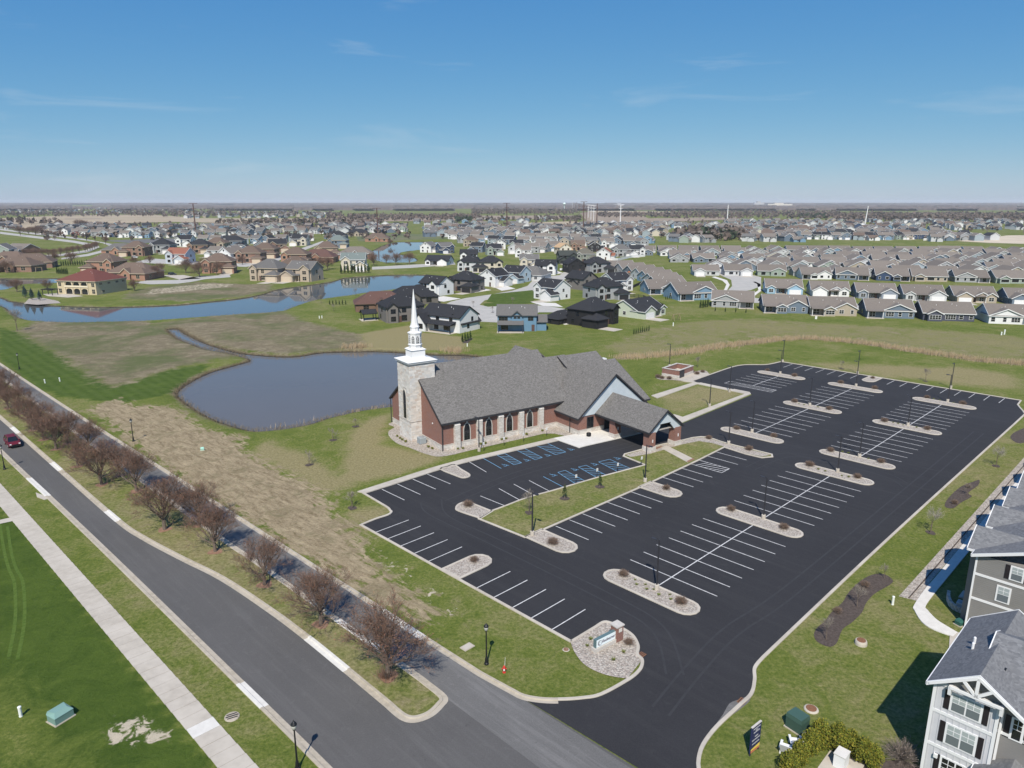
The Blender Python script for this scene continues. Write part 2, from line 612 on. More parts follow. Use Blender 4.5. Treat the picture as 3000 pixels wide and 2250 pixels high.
# ------------------------------------------------------------------ ponds (surveyed outlines)
P_POND = smooth([G(*p) for p in [(488, 962), (506, 959), (524, 961), (550, 977), (615, 1006), (687, 1026), (736, 1034), (819, 1040), (881, 1038), (935, 1029), (1007, 1026),
    (1098, 1025), (1170, 1028), (1279, 1035), (1360, 1036), (1425, 1046), (1440, 1075), (1380, 1110), (1290, 1145), (1200, 1174), (1163, 1183), (1062, 1196), (953, 1221), (917, 1234), (845, 1248), (772, 1256), (740, 1256),
    (687, 1245), (615, 1220), (564, 1191), (524, 1162), (515, 1146), (535, 1126), (579, 1101), (622, 1083), (669, 1070), (723, 1055), (729, 1049), (705, 1040), (658, 1029),
    (593, 1017), (564, 1006), (524, 991), (503, 977)]], True, 4)
P_LAKE = smooth([G(*p) for p in [(-260, 800), (-120, 842), (0, 870), (22, 879), (60, 884), (120, 890), (177, 894), (271, 897), (387, 896), (524, 890), (615, 881), (687, 874), (741, 866), (780, 857), (819, 845),
    (903, 834), (975, 823), (1004, 814), (1025, 811), (1116, 805), (1181, 803), (1250, 804), (1272, 812), (1240, 830), (1150, 846), (1051, 858), (1025, 863), (953, 872), (903, 881), (855, 897), (827, 908),
    (772, 914), (700, 918), (615, 924), (506, 932), (416, 937), (325, 939), (231, 941), (145, 939), (83, 934), (47, 923), (22, 905), (0, 892), (-120, 850), (-280, 806)]], True, 4)
P_BACK = smooth([G(*p) for p in [(-200, 808), (-60, 812), (60, 814), (190, 813), (240, 818), (170, 827), (60, 832), (0, 848), (-120, 850), (-260, 828)]], True, 4)
P_FAR = smooth([G(*p) for p in [(1181, 705), (1242, 705), (1300, 708), (1330, 720), (1300, 731), (1242, 731), (1188, 734), (1167, 743), (1206, 753), (1221, 760), (1206, 766), (1160, 768), (1116, 764), (1080, 750),
    (1090, 736), (1109, 726), (1130, 716)]], True, 4)

def sdf(px, py, poly):
    """signed distance (negative inside) of points to a polygon"""
    P = np.array(poly)
    d = np.full(px.shape, 1e18)
    ins = np.zeros(px.shape, bool)
    n = len(P)
    for i in range(n):
        a, b = P[i], P[(i + 1) % n]
        ex, ey = b - a
        wx, wy = px - a[0], py - a[1]
        t = np.clip((wx * ex + wy * ey) / (ex * ex + ey * ey + 1e-12), 0, 1)
        d = np.minimum(d, (wx - ex * t) ** 2 + (wy - ey * t) ** 2)
        c = (a[1] <= py) != (b[1] <= py)
        with np.errstate(divide='ignore', invalid='ignore'):
            xi = a[0] + (py - a[1]) / (ey if abs(ey) > 1e-12 else 1e-12) * ex
        ins ^= c & (px < xi)
    d = np.sqrt(d)
    return np.where(ins, -d, d)

def axis(lo, hi, step, far_lo, far_hi, g):
    a = list(np.arange(lo, hi + .01, step))
    s = step
    x = a[-1]
    while x < far_hi:
        s *= g
        x += s
        a.append(x)
    s = step
    x = a[0]
    pre = []
    while x > far_lo:
        s *= g
        x -= s
        pre.append(x)
    return np.array(pre[::-1] + a)

gx = axis(-300, 205, 1.5, -16000, 16000, 1.16)
gy = axis(38, 470, 1.5, -400, 16500, 1.16)
GX, GY = np.meshgrid(gx, gy)
fx, fy = GX.ravel(), GY.ravel()
near = (fx > -420) & (fx < 330) & (fy > 20) & (fy < 760)
nx, ny = fx[near], fy[near]
sm = lambda d, w: np.clip(.5 - d / w, 0, 1)
weed = np.zeros(nx.shape)
dry = np.full(nx.shape, .23)
bare = np.zeros(nx.shape)
stripe = np.zeros(nx.shape)
hgt = np.zeros(nx.shape)

W1 = GC(0, 760, [(130, 580), (300, 500), (700, 497), (1150, 490), (1300, 540), (1350, 560), (1390, 600), (1500, 660), (1640, 710), (1820, 745), (1990, 790), (1720, 810), (1680, 830), (1400, 880), (1150, 960), (920, 1035), (800, 990), (500, 790), (300, 680)])
W2 = GC(700, 760, [(-690, 520), (-300, 470), (0, 440), (350, 415), (500, 490), (800, 570), (970, 605), (1000, 640), (1000, 730), (850, 730), (650, 740), (330, 770), (0, 730), (-200, 700), (-420, 620), (-640, 560)])
W3 = GC(0, 760, [(1000, 280), (1200, 225), (1600, 180), (2000, 200), (2212, 200), (2212, 260), (1900, 310), (1500, 340), (1000, 320)])
D1 = GC(0, 1050, [(770, 400), (930, 340), (1100, 390), (1350, 390), (1600, 570), (1800, 610), (1940, 640), (2000, 760), (2140, 850), (2320, 930), (2520, 1030), (2640, 1130), (2700, 1270), (2840, 1380), (2800, 1430), (3010, 1600), (3000, 1700),
    (3400, 1960), (3540, 2050), (3440, 2130), (3000, 1900), (2780, 1800), (2212, 1440), (1440, 950), (1250, 790), (1000, 630), (900, 520)])
D2 = GC(700, 760, [(970, 605), (1400, 530), (1450, 590), (1800, 630), (1830, 690), (1790, 730), (1300, 735), (850, 730), (1000, 640)])
D3 = GC(700, 1100, [(1250, 300), (1180, 420), (1150, 560), (1500, 640), (1700, 670), (1100, 860), (700, 960), (700, 1100), (1200, 1080), (1150, 1160), (900, 1190), (650, 960), (300, 760), (60, 640), (200, 520), (500, 600), (800, 800), (900, 480), (1000, 380)])
D4 = GC(2200, 1050, [(400, 20), (900, 30), (1300, 60), (1700, 60), (2212, 130), (2212, 260), (1700, 220), (1100, 150), (600, 90)])
D5 = GC(1400, 1050, [(1420, 310), (1780, 215), (2170, 290), (1640, 470), (1500, 420)])
D6 = GC(1400, 760, [(1340, 1040), (1450, 900), (1900, 950), (1720, 1010), (1440, 1090)])
B1 = GC(0, 1650, [(720, 1400), (880, 1210), (1130, 1140), (1420, 1270), (1560, 1380), (1290, 1530), (1030, 1610), (830, 1520)])
B2 = GC(700, 1100, [(870, 1280), (1060, 1340), (1300, 1420), (1600, 1640), (1900, 1880), (2100, 2090), (1900, 2080), (1500, 1900), (1300, 1700), (1080, 1560), (980, 1420)])
B3 = GC(2600, 1300, [(1010, 420), (1060, 440), (560, 950), (100, 1450), (60, 1380), (400, 1040), (700, 680)], 3.3175)
B4 = [G(*p) for p in [(415, 862), (440, 848), (520, 838), (620, 830), (690, 832), (680, 840), (600, 848), (520, 856), (440, 864)]]
D7 = GC(0, 1650, [(-300, 1000), (100, 900), (500, 1330), (700, 1500), (900, 1700), (-300, 1700)])
MED = [UV(*p) for p in [(31, 180), (32, 76), (33, 44), (31, 42), (29.5, 46), (28.5, 72), (25, 100), (23.7, 170)]]
LW = [UV(*p) for p in [(14, 140), (15, 93), (16, 48), (16, 30), (-20, 30), (-40, 110)]]
NSTRIP = GC(0, 760, [(0, 540), (130, 600), (300, 690), (500, 800), (800, 1000), (920, 1040), (1150, 970), (1400, 890), (1680, 850), (1640, 900), (1400, 1080), (1000, 1160), (440, 1100), (0, 830)])
BLUEL = GC(1400, 760, [(0, 520), (150, 520), (600, 560), (900, 620), (1000, 700), (600, 720), (300, 700), (0, 720)])
SIDE = GC(2200, 1050, [(905, 1659), (1450, 1130), (2212, 470), (2212, 830), (1800, 1200), (1200, 1900)])
weed = np.maximum(weed, sm(sdf(nx, ny, W1), 9))
weed = np.maximum(weed, sm(sdf(nx, ny, W2), 9))
weed = np.maximum(weed, .8 * sm(sdf(nx, ny, W3), 9))
bare = np.maximum(bare, .86 * sm(sdf(nx, ny, D1) - 1.0, 8))
bare = np.maximum(bare, .30 * sm(sdf(nx, ny, B1), 3))
bare = np.maximum(bare, .34 * sm(sdf(nx, ny, B2), 4))
silt = np.maximum(.95 * sm(sdf(nx, ny, B1) + .3, 2.5), np.maximum(.70 * sm(sdf(nx, ny, B2), 4), .85 * sm(sdf(nx, ny, B4), 3)))
bare = np.maximum(bare, .52 * sm(sdf(nx, ny, B3), 1.6))
for D, k, w in ((D7, .34, 9), (D2, .9, 5), (D3, .72, 5), (D4, .62, 10), (D5, .55, 3), (D6, .4, 5), (MED, .3, 3)):
    dry = np.maximum(dry, k * sm(sdf(nx, ny, D), w))
def pdist(pl):
    d = np.full(nx.shape, 1e9)
    for a, b in zip(pl, pl[1:]):
        ex, ey = b[0] - a[0], b[1] - a[1]
        t = np.clip(((nx - a[0]) * ex + (ny - a[1]) * ey) / (ex * ex + ey * ey + 1e-9), 0, 1)
        d = np.minimum(d, np.hypot(nx - a[0] - ex * t, ny - a[1] - ey * t))
    return d
REED = smooth(GC(1400, 760, [(1140, 800), (1400, 785), (1700, 755), (1950, 710), (2212, 680)]) + GC(2200, 760, [(250, 650), (500, 645), (900, 680), (1250, 735), (1600, 785), (1900, 825), (2212, 850), (2500, 880)]))
MEADOW = GC(1400, 760, [(1000, 700), (1300, 560), (1700, 500), (2212, 470)]) + GC(2200, 760, [(700, 520), (1400, 560), (2212, 620), (2500, 800)]) + REED[::-1]
weed = np.maximum(weed, .85 * sm(pdist(REED) - 1.8, 3))
weed = np.maximum(weed, .36 * sm(sdf(nx, ny, MEADOW), 6))
dry = np.maximum(dry, .42 * sm(sdf(nx, ny, MEADOW), 6))
dry = np.where(sdf(nx, ny, LW) < 0, np.maximum(-.12, .38 * sm(sdf(nx, ny, D7), 7) - .12), dry)
dry = np.where(sdf(nx, ny, NSTRIP) < 0, -.10, dry)
dry = np.where(sdf(nx, ny, SIDE) < 0, .30, dry)
for S in (NSTRIP, BLUEL, D5):
    stripe = np.maximum(stripe, sm(sdf(nx, ny, S), 2))
dry = np.where(ny > 300, np.maximum(dry, .16), dry)
for P, drop in ((P_POND, .9), (P_LAKE, 1.0), (P_BACK, 1.0)):
    d = sdf(nx, ny, P)
    hgt = np.minimum(hgt, -drop * np.clip((1.8 - d) / 3.2, 0, 1.6))
    weed = np.maximum(weed, .72 * sm(d - 1.3, 2.6))
dF = sdf(nx, ny, P_FAR)
hgt = np.minimum(hgt, -1.0 * np.clip((2.5 - dF) / 4, 0, 1.5))
full = np.zeros((fx.size, 4))
full[:, 1] = .24
full[near] = np.stack([weed, dry, bare, stripe], 1)
Z = np.zeros(fx.size)
Z[near] = hgt
me = bpy.data.meshes.new('ground')
nr, nc = GX.shape
idx = np.arange(nr * nc).reshape(nr, nc)
quads = np.stack([idx[:-1, :-1], idx[:-1, 1:], idx[1:, 1:], idx[1:, :-1]], -1).reshape(-1, 4)
me.vertices.add(nr * nc)
me.vertices.foreach_set('co', np.stack([fx, fy, Z], 1).ravel())
me.loops.add(quads.size)
me.polygons.add(len(quads))
me.loops.foreach_set('vertex_index', quads.ravel())
me.polygons.foreach_set('loop_start', np.arange(0, quads.size, 4))
me.polygons.foreach_set('loop_total', np.full(len(quads), 4))
me.update(calc_edges=True)
at = me.attributes.new('cover', 'FLOAT_COLOR', 'POINT')
at.data.foreach_set('color', full.ravel())
sl = np.zeros(fx.size)
sl[near] = silt
me.attributes.new('silt', 'FLOAT', 'POINT').data.foreach_set('value', sl)
me.polygons.foreach_set('use_smooth', [True] * len(quads))
me.materials.append(MT['ground'])
link('ground', me, kind='structure')

def pondsheet(name, P, z, mat, label):
    o = sheet(name, offset(P, -1.2 if area(P) > 0 else 1.2, True), z, mat)
    o["label"] = label
pondsheet('pond_water', P_POND, -.62, 'pond', 'grey blue pond beside the church')
pondsheet('lake_water', P_LAKE, -.62, 'lake', 'long blue pond winding past the red roofed villa')
pondsheet('lake_water', P_BACK, -.60, 'lake', 'narrow pond behind the red roofed villa')
pondsheet('lake_water', P_FAR, -.60, 'lake', 'bright blue pond among the far houses')

# ------------------------------------------------------------------ boulevard
A1 = smooth([UV(*p) for p in [(15.5, 330), (17.6, 220), (19.2, 143), (20.0, 115), (20.7, 88), (21.35, 56), (21.6, 42), (21.8, 15), (21.9, -30)]])
A2 = smooth([UV(*p) for p in [(20.6, 330), (22.4, 230), (23.74, 169), (24.38, 131), (24.9, 101), (25.6, 92), (27.0, 83), (28.4, 75), (29.2, 65), (29.46, 58), (29.5, 51), (29.5, 44.5)]])
NOSE = smooth([UV(29.5, 44.5), G(1184, 2095), G(1215, 2103), G(1255, 2089), G(1284, 2062), G(1290, 2045), UV(33.04, 44.2)])
A3 = smooth([UV(*p) for p in [(29.2, 330), (30.2, 230), (30.9, 165), (31.64, 112), (32.1, 84), (32.4, 76), (32.74, 59.6), (33.05, 47), (33.04, 44.2)]])
A4 = smooth([UV(*p) for p in [(32.8, 330), (33.83, 226), (35.05, 158), (36.22, 110), (36.9, 80), (37.1, 71), (37.4, 59.5), (37.5, 50), (37.7, 42)]])
ENT_L = smooth([UV(37.7, 42), G(1500, 2022), G(1537, 2040), G(1590, 2049), G(1646, 2050), G(1705, 2046), G(1761, 2035), G(1842, 1991), G(1872, 1966), G(1881, 1948), G(1880, 1932), G(1867, 1918), G(1869, 1893),
    G(1852, 1862), G(1815, 1838), G(1788, 1826), G(1768, 1824), G(1745, 1838)]) + [UV(47.1, 39.43)]
ENT_R = [UV(*p) for p in [(181.75, 28.5), (177.2, 28.2)]] + smooth([UV(*p) for p in [(177.2, 28.2), (175, 27.4), (171, 25.9), (168, 25.6), (140, 25.6), (110, 25.6), (84, 25.5), (58, 25.2)]], n=3)[1:] + \
    smooth([UV(*p) for p in [(58, 25.2), (56, 25.0), (54.4, 24.2), (52.4, 23.5), (50, 23.5), (46, 23.5), (43, 22.9), (41, 21.3), (39.6, 17), (39.2, 5), (39.1, -30)]])[1:]
boul = sheet('road', [p for p in A1] + [UV(39.0, -30)] + [UV(38.6, 22), UV(38.0, 36), UV(37.75, 41.5)] + [A4[i] for i in range(len(A4) - 1, -1, -1)], .016, 'road')
boul["label"] = 'grey asphalt boulevard with a planted median'
sheet('road_surface', strip([p for p in A3], [p for p in A4]) , .021, 'road_far', boul)
streak = [UV(33.3, 44), UV(37.6, 44), UV(37.9, 36), UV(38.3, 20), UV(38.9, -30), UV(33.2, -30)]
sheet('road_surface', streak, .0205, 'road_far', boul)
kerb('kerb', A1[::-1], boul, mat='conc_old', gutter=.45)
kerb('kerb', A2[:-1] + NOSE + A3[::-1][1:], boul, mat='conc_old', gutter=.45)
kerb('kerb', A4 + ENT_L[1:20], boul, mat='conc_old', gutter=.35)
med = sheet('median', strip(A2[:-1] + NOSE, A3), .10, 'ground')
def kerb_piece(line, a, b, gutter=.45):
    d = []
    for p, q in zip(line, line[1:]):
        n = max(1, int(math.dist(p, q) / .3))
        d += [(p[0] + (q[0] - p[0]) * i / n, p[1] + (q[1] - p[1]) * i / n) for i in range(n)]
    i0, i1 = sorted(min(range(len(d)), key=lambda i: math.dist(d[i], G(*c))) for c in (a, b))
    if i1 - i0 < 2:
        return
    w, h, e = .33, .146, .006
    mb = sweep(MB(), d[i0:i1 + 1], [(w / 2, 0), (w / 2, h - .03), (w / 2 - .03, h), (-w / 2 + .03, h), (-w / 2, h - .03), (-w / 2 - .02, .040), (-w / 2 - gutter, .036), (-w / 2 - gutter, 0)])
    o = struct('kerb', mb, MT['conc_new'], boul)
    o["label"] = 'replaced white kerb section'
AM = A2[:-1] + NOSE + A3[::-1][1:]
for line, a, b in ((AM, (906, 1868), (1022, 1961)), (AM, (350, 1525), (318, 1496)), (AM, (155, 1355), (180, 1378)), (AM, (42, 1252), (60, 1268)), (A1[::-1], (700, 2008), (765, 2080)), (A1[::-1], (80, 1402), (134, 1456)),
                   (A4 + ENT_L[1:20], (1128, 1786), (1244, 1867)), (AM, (985, 1822), (1108, 1908))):
    kerb_piece(line, a, b)
mb = MB().prism(GC(0, 1050, [(290, 1090), (375, 1120), (385, 1140), (360, 1148), (300, 1125)]), 0, .09)
struct('drain_apron', mb, MT['conc'], boul)
# sidewalk of separate slabs
walk = link('sidewalk', None, kind='structure')
sw_l = lambda v: 13.9 + (143 - v) * .0225
sw_w = lambda v: 2.0 + (143 - v) * .0016
sl_meshes = {}
v = 143.0
k = 0
while v > 14:
    u0 = sw_l(v)
    new = abs(v - 53.2) < .8
    L = 1.42
    mb = MB().box(0, sw_w(v), -L / 2, L / 2, -.05, .052 + R.uniform(-.006, .006))
    o = part('slab', mb, MT['conc_new'] if new else MT['conc'], walk, loc=(*UV(u0, v), 0), rz=LOT_ROT)
    if new:
        o["label"] = 'bright white new slab'
    v -= L + .035
    k += 1
part('slab', MB().poly(GC(0, 1050, [(-260, 1362), (-260, 1412), (0, 1342), (110, 1318), (80, 1292), (0, 1310)]), .045), MT['conc'], walk)

# worn mower tracks on the lower left lawn
MT['track'] = surf('pale_worn_turf', (.092, .136, .030), (.062, .104, .019), 2.5, rough=.95, spec=.05)
C5_ = lambda a, b: G(a / 2.765, 1650 + b / 2.765)
for line in ([(-10, -380), (30, -120), (70, 40), (112, 140), (126, 300), (122, 480), (95, 640), (70, 760)], [(60, -300), (90, -100), (130, 40), (182, 140), (200, 300), (196, 480), (172, 640), (140, 780)]):
    tr_ = sweep(MB(), smooth([C5_(*p) for p in line]), [(.16, .012), (-.16, .012)])
    struct('tyre_track', tr_, MT['track'])
# ------------------------------------------------------------------ parking lot
LOT = [UV(47.1, 39.43), UV(47.05, 75.9)]
BUMP = smooth([UV(47.05, 75.9), UV(49.5, 76.1), UV(51.4, 76.0), UV(52.3, 76.4), UV(52.5, 77.0), UV(52.75, 77.7), UV(52.9, 79), UV(53.3, 85.4)], n=3)
WALK_IN = smooth([UV(*p) for p in [(53.3, 84.4), (60, 84.25), (66, 84.2), (70, 83.95), (74, 83.45), (78.3, 82.75), (84, 81.7), (91.3, 80.4)]], n=4)
PAD = smooth([UV(91.3, 80.4), G(1688, 1310), G(1698, 1313), G(1715, 1308), G(1820, 1284), G(1960, 1250), G(1998, 1241)], n=3)
RW = [G(1998, 1241), G(2203, 1157)]
LOT_TOP = [G(2196, 1153), G(2043, 1124), G(2024, 1118)] + smooth([G(2024, 1118), G(2080, 1098), G(2141, 1077), G(2175, 1070), G(2205, 1069), G(2240, 1069), G(2262, 1066), G(2288, 1060)])[1:] + [UV(181.75, 28.5)]
lot_poly = LOT + BUMP[1:] + WALK_IN[1:] + PAD[1:] + RW[1:] + LOT_TOP + ENT_R[1:-4] + [UV(39.2, 12), UV(38.8, 20), UV(38.2, 33), UV(38.0, 36.5), UV(37.85, 40)] + ENT_L[1:-1]
lot = sheet('parking_lot', lot_poly, .026, 'lot')
lot["label"] = 'freshly sealed black asphalt parking lot'
kerb('kerb', LOT[:1] + LOT[1:] + BUMP[1:], lot, w=.32)
kerb('kerb', ENT_L[19:], lot, w=.32)
kerb('kerb', ENT_R, lot, w=.32)
kerb('kerb', LOT_TOP, lot, w=.32)
# scuffed wheel tracks on the new asphalt
MT['scuff'] = surf('scuffed_asphalt', (.038, .038, .041), (.030, .030, .033), 1.2, rough=.85)
for ti, (line, w) in enumerate((([(45, 28.6), (52, 29.6), (60, 30.2), (72, 29.5), (110, 29.6), (150, 29.8)], .22), ([(45, 27.0), (52, 28.0), (60, 28.6), (72, 27.9), (110, 28.0), (150, 28.2)], .22), ([(49.5, 30.2), (54.2, 35), (55.2, 42), (55.5, 60), (55.5, 72), (57, 76)], .22),
                ([(50.5, 29), (55.6, 34.5), (56.8, 42), (57.1, 60), (57.1, 70), (60, 75)], .22), ([(103, 49), (112, 48), (114.5, 44), (114.6, 34), (112, 30)], .16), ([(103, 50.6), (113, 49.6), (116.1, 44), (116.2, 34), (114, 30)], .16), ([(60, 72.6), (75, 73.4), (90, 70.8), (100, 69.4)], .2), ([(60, 74.2), (75, 75), (90, 72.4), (100, 71)], .2))):
    struct('tyre_track', sweep(MB(), smooth([UV(*p) for p in line], n=8), [(w / 2, .0266 + ti * .0004), (-w / 2, .0266 + ti * .0004)]), MT['scuff'], lot)
struct('worn_patch', MB().poly(smooth([G(2137, 2062), G(2165, 2050), G(2190, 2042), G(2196, 2055), G(2150, 2092), G(2120, 2110), G(2096, 2125), G(2118, 2094)], True, 3), .031), MT['road_far'], lot)

mesh_cache = {}
def stripe(p, q, mat='line', w=.105):
    p, q = Vector(p), Vector(q)
    L = round((q - p).length, 2)
    key = (L, mat, w)
    if key not in mesh_cache:
        mesh_cache[key] = MB().box(0, L, -w / 2, w / 2, 0, .006).mesh('stripe', [MT[mat]])
    d = q - p
    return link('stripe', mesh_cache[key], lot, (p.x, p.y, .0275), math.atan2(d.y, d.x))

def row(us, v0, v1):
    for u in us:
        stripe(UV(u, v0), UV(u, v1))
def span(a, b):
    n = max(1, round((b - a) / 2.745))
    return [a + (b - a) * i / n for i in range(1, n)]
for a, b in ((61.9, 83.7), (86.7, 108.4), (120.6, 142.4), (145.3, 165.9)):
    row(span(a, b), 33.75, 45.25)
    stripe(UV(a, 39.5), UV(b, 39.5), w=.125)
for a, b in ((120.1, 143.0), (146.2, 166.2)):
    row(span(a, b), 52.05, 63.6)
    stripe(UV(a, 57.85), UV(b, 57.85), w=.125)
row([155.6, 158.1, 160.6, 163.1], 69.4, 80.9)
stripe(UV(153.0, 75.1), UV(165.6, 75.1), w=.125)
for vv in (39.5, 57.8):
    for i, u in enumerate((113.6, )):
        pass
row([65.1 + 2.74 * i for i in range(7)] + [89.7, 92.4, 95.17, 103.1, 106.0], 57.6, 52.05)
for v in (72.73, 70.12, 67.36, 64.62, 61.85, 53.33, 50.58, 47.75, 45.0, 42.14):
    stripe(UV(47.3, v), UV(52.5, v))
for v in [78.73 - 2.79 * i for i in range(7)] + [53.7 - 2.79 * i for i in range(9)]:
    stripe(UV(181.4, v), UV(176.2, v))
for u in (56.05, 58.89, 61.75, 64.61):
    stripe(UV(u, 84.1), UV(u, 78.5))
stripe(UV(72.9, 83.6), UV(71.8, 78.3))
C3 = lambda a, b: G(1400 + a / 2.765, 1050 + b / 2.765)
for a, b in (((230, 1200), (20, 1115)), ((345, 1152), (170, 1055)), ((465, 1115), (292, 1020)), ((590, 1082), (415, 990))):
    stripe(C3(*a), C3(*b))
for a, b in (((40, 808), (190, 893)), ((530, 958), (695, 1045))):
    stripe(C3(*a), C3(*b), 'blue')
def hatch(c, mat, n=6, w=.10):
    a, b, cc, d = [Vector(p) for p in c]
    for p, q in ((a, b), (b, cc), (cc, d), (d, a)):
        stripe(p, q, mat, w)
    for i in range(1, n):
        t = i / n
        t2 = min(1, t + .16)
        stripe(a.lerp(d, t), b.lerp(cc, t2), mat, w)
for c in ([(157, 785), (217, 771), (355, 847), (293, 863)], [(315, 745), (377, 730), (522, 804), (463, 822)], [(470, 705), (556, 685), (713, 759), (628, 781)],
          [(648, 924), (707, 908), (878, 999), (795, 1020)], [(815, 881), (877, 867), (1045, 949), (965, 968)], [(978, 840), (1067, 818), (1236, 893), (1135, 920)]):
    hatch([C3(*p) for p in c], 'blue')
hatch([UV(97.9, 57.5), UV(100.4, 57.5), UV(100.4, 52.05), UV(97.9, 52.05)], 'line', 7)
hatch([UV(150.3, 80.9), UV(152.9, 80.9), UV(152.9, 69.4), UV(150.3, 69.4)], 'line', 10)
# wheelchair symbols
def symbol():
    mb = MB()
    n = 14
    for i in range(n):
        t0, t1 = math.pi * (.15 + 1.45 * i / n) + math.pi, math.pi * (.15 + 1.45 * (i + 1) / n) + math.pi
        p = [(.42 * math.cos(t), .42 * math.sin(t) - .1) for t in (t0, t1)]
        q = [(.30 * math.cos(t), .30 * math.sin(t) - .1) for t in (t0, t1)]
        mb.quad((*p[0], 0), (*p[1], 0), (*q[1], 0), (*q[0], 0))
    for a, b in (((0, .55), (0, .1)), ((0, .3), (.3, .3)), ((0, .1), (.38, .1)), ((.38, .1), (.52, -.42)), ((.52, -.42), (.7, -.36))):
        a, b = Vector((*a, 0)), Vector((*b, 0))
        d = (b - a).normalized()
        s = Vector((-d.y, d.x, 0)) * .055
        mb.quad(tuple(a - s), tuple(b - s), tuple(b + s), tuple(a + s))
    mb.lathe([(.09, 0), (.09, .001)], 10, 0, .70)
    return mb.mesh('wheelchair_symbol', [MT['blue']])
sym = symbol()
for a, b in ((215, 868), (390, 827), (560, 787), (748, 740), (605, 948), (778, 903), (940, 860), (1125, 812)):
    x, y = C3(a, b)
    o = link('wheelchair_symbol', sym, lot, (x, y, .036), CH_ROT - rad(90) + rad(90))
    o.scale = (.95, .95, 1)

# ------------------------------------------------------------------ islands
def island(pts, mat='gravel', z=.11, name='traffic_island', k=True):
    if area(pts) < 0:
        pts = pts[::-1]
    o = sheet(name, pts, z, mat)
    if k:
        kerb('kerb', pts, o, True, w=.30, h=.15)
    return o
def capsule(u0, u1, v0, v1, n=7):
    r = (u1 - u0) / 2
    uc = (u0 + u1) / 2
    return [UV(uc + r * math.cos(t), v1 - r + r * math.sin(t)) for t in [math.pi * i / n for i in range(n + 1)]] + \
           [UV(uc + r * math.cos(t), v0 + r + r * math.sin(t)) for t in [math.pi + math.pi * i / n for i in range(n + 1)]]
for a, b in ((58.9, 61.7), (83.9, 86.5), (108.6, 111.2), (118.0, 120.5), (142.6, 145.2), (166.1, 168.8)):
    island(capsule(a, b, 33.6, 45.4))
for a, b in ((117.4, 120.0), (143.2, 146.0), (166.4, 169.0)):
    island(capsule(a, b, 51.9, 63.7))
island(capsule(165.8, 168.6, 69.3, 81))
def halfcap(p, u0, u1, v0, v1, n=6):       # flat at v1, round at v0
    r = (u1 - u0) / 2
    uc = (u0 + u1) / 2
    return [UV(u1, v1), UV(u0, v1)] + [UV(uc + r * math.cos(t), v0 + r + r * math.sin(t)) for t in [math.pi + math.pi * i / n for i in range(n + 1)]]
island(halfcap(0, 60.0, 63.0, 51.4, 58.2))
island(halfcap(0, 83.8, 86.8, 51.6, 57.7))
def halfcap_u(u0, u1, v0, v1, n=6, flip=False):
    r = (v1 - v0) / 2
    vc = (v0 + v1) / 2
    if flip:
        return [UV(u1, v0), UV(u1, v1)] + [UV(u0 + r - r * math.sin(t), vc + r * math.cos(t)) for t in [math.pi * i / n for i in range(n + 1)]]
    return [UV(u0, v1), UV(u0, v0)] + [UV(u1 - r + r * math.sin(t), vc - r * math.cos(t)) for t in [math.pi * i / n for i in range(n + 1)]]
island(halfcap_u(47.3, 53.0, 56.2, 59.2))
island(halfcap_u(175.6, 181.5, 56.6, 59.4, flip=True))
C2 = lambda a, b: G(700 + a / 2.765, 1100 + b / 2.765)
island(smooth([C2(1635, 762), C2(1690, 742), C2(1742, 727), C2(1800, 765), C2(1862, 802), C2(1862, 822), C2(1815, 832), C2(1760, 815)], True, 3))
tipi = smooth([C2(2050, 1105), C2(1880, 1038), C2(1830, 1031), C2(1780, 1048), C2(1760, 1078), C2(1785, 1102), C2(1960, 1160)], n=3)
island(tipi)
# sign bed
SIGN_BED = [UV(47.2, 39.3)] + ENT_L[::-1][1:38] + [G(1838, 1990)] + smooth([G(1838, 1990), G(1790, 1983), G(1745, 1968), G(1708, 1945), G(1683, 1912), G(1672, 1884)])
bed = island(SIGN_BED, z=.09, name='gravel_bed', k=False)
bed["label"] = 'river rock bed round the monument sign'
# green between drop-off lane and lot
GREEN = [C3(110, 1240), C3(230, 1196), C3(345, 1150), C3(465, 1112), C3(590, 1079), C3(970, 968), C3(1357, 866), C3(1180, 795), C3(1190, 778), C3(1330, 740), C3(1490, 700), C3(1640, 670), C3(1740, 645), C3(1810, 637), C3(1870, 642),
         C3(1980, 680), C3(2100, 712), C3(2240, 745), C3(2380, 780), C3(2385, 800), C3(2300, 808), C3(2170, 778), C3(1995, 722), C3(1780, 830), C3(1340, 1036), C3(500, 1403), C3(380, 1452), C3(10, 1303)]
green = sheet('lawn_island', GREEN, .09, 'ground')
green["label"] = 'grass island with gravel tip beside the drop off canopy'
kerb('kerb', GREEN, green, True, w=.3, h=.15)
GB = [C3(1240, 802), C3(1195, 786), C3(1330, 745), C3(1490, 705), C3(1640, 675), C3(1740, 650), C3(1810, 642), C3(1870, 648), C3(1980, 685), C3(2100, 717), C3(2370, 783), C3(2300, 800), C3(2170, 772), C3(1990, 716), C3(1900, 690), C3(1790, 673), C3(1640, 703), C3(1500, 745), C3(1400, 775)]
sheet('gravel', GB, .098, 'gravel', green)
sheet('walkway', [C3(1475, 727), C3(1535, 712), C3(1755, 822), C3(1700, 848)], .112, 'conc', green)
for c in ([(1405, 735), (1480, 713), (1500, 722), (1425, 745)], [(1690, 838), (1742, 812), (1757, 822), (1703, 848)]):
    sheet('brick_ramp', [C3(*p) for p in c], .118, 'mulch_red', green)
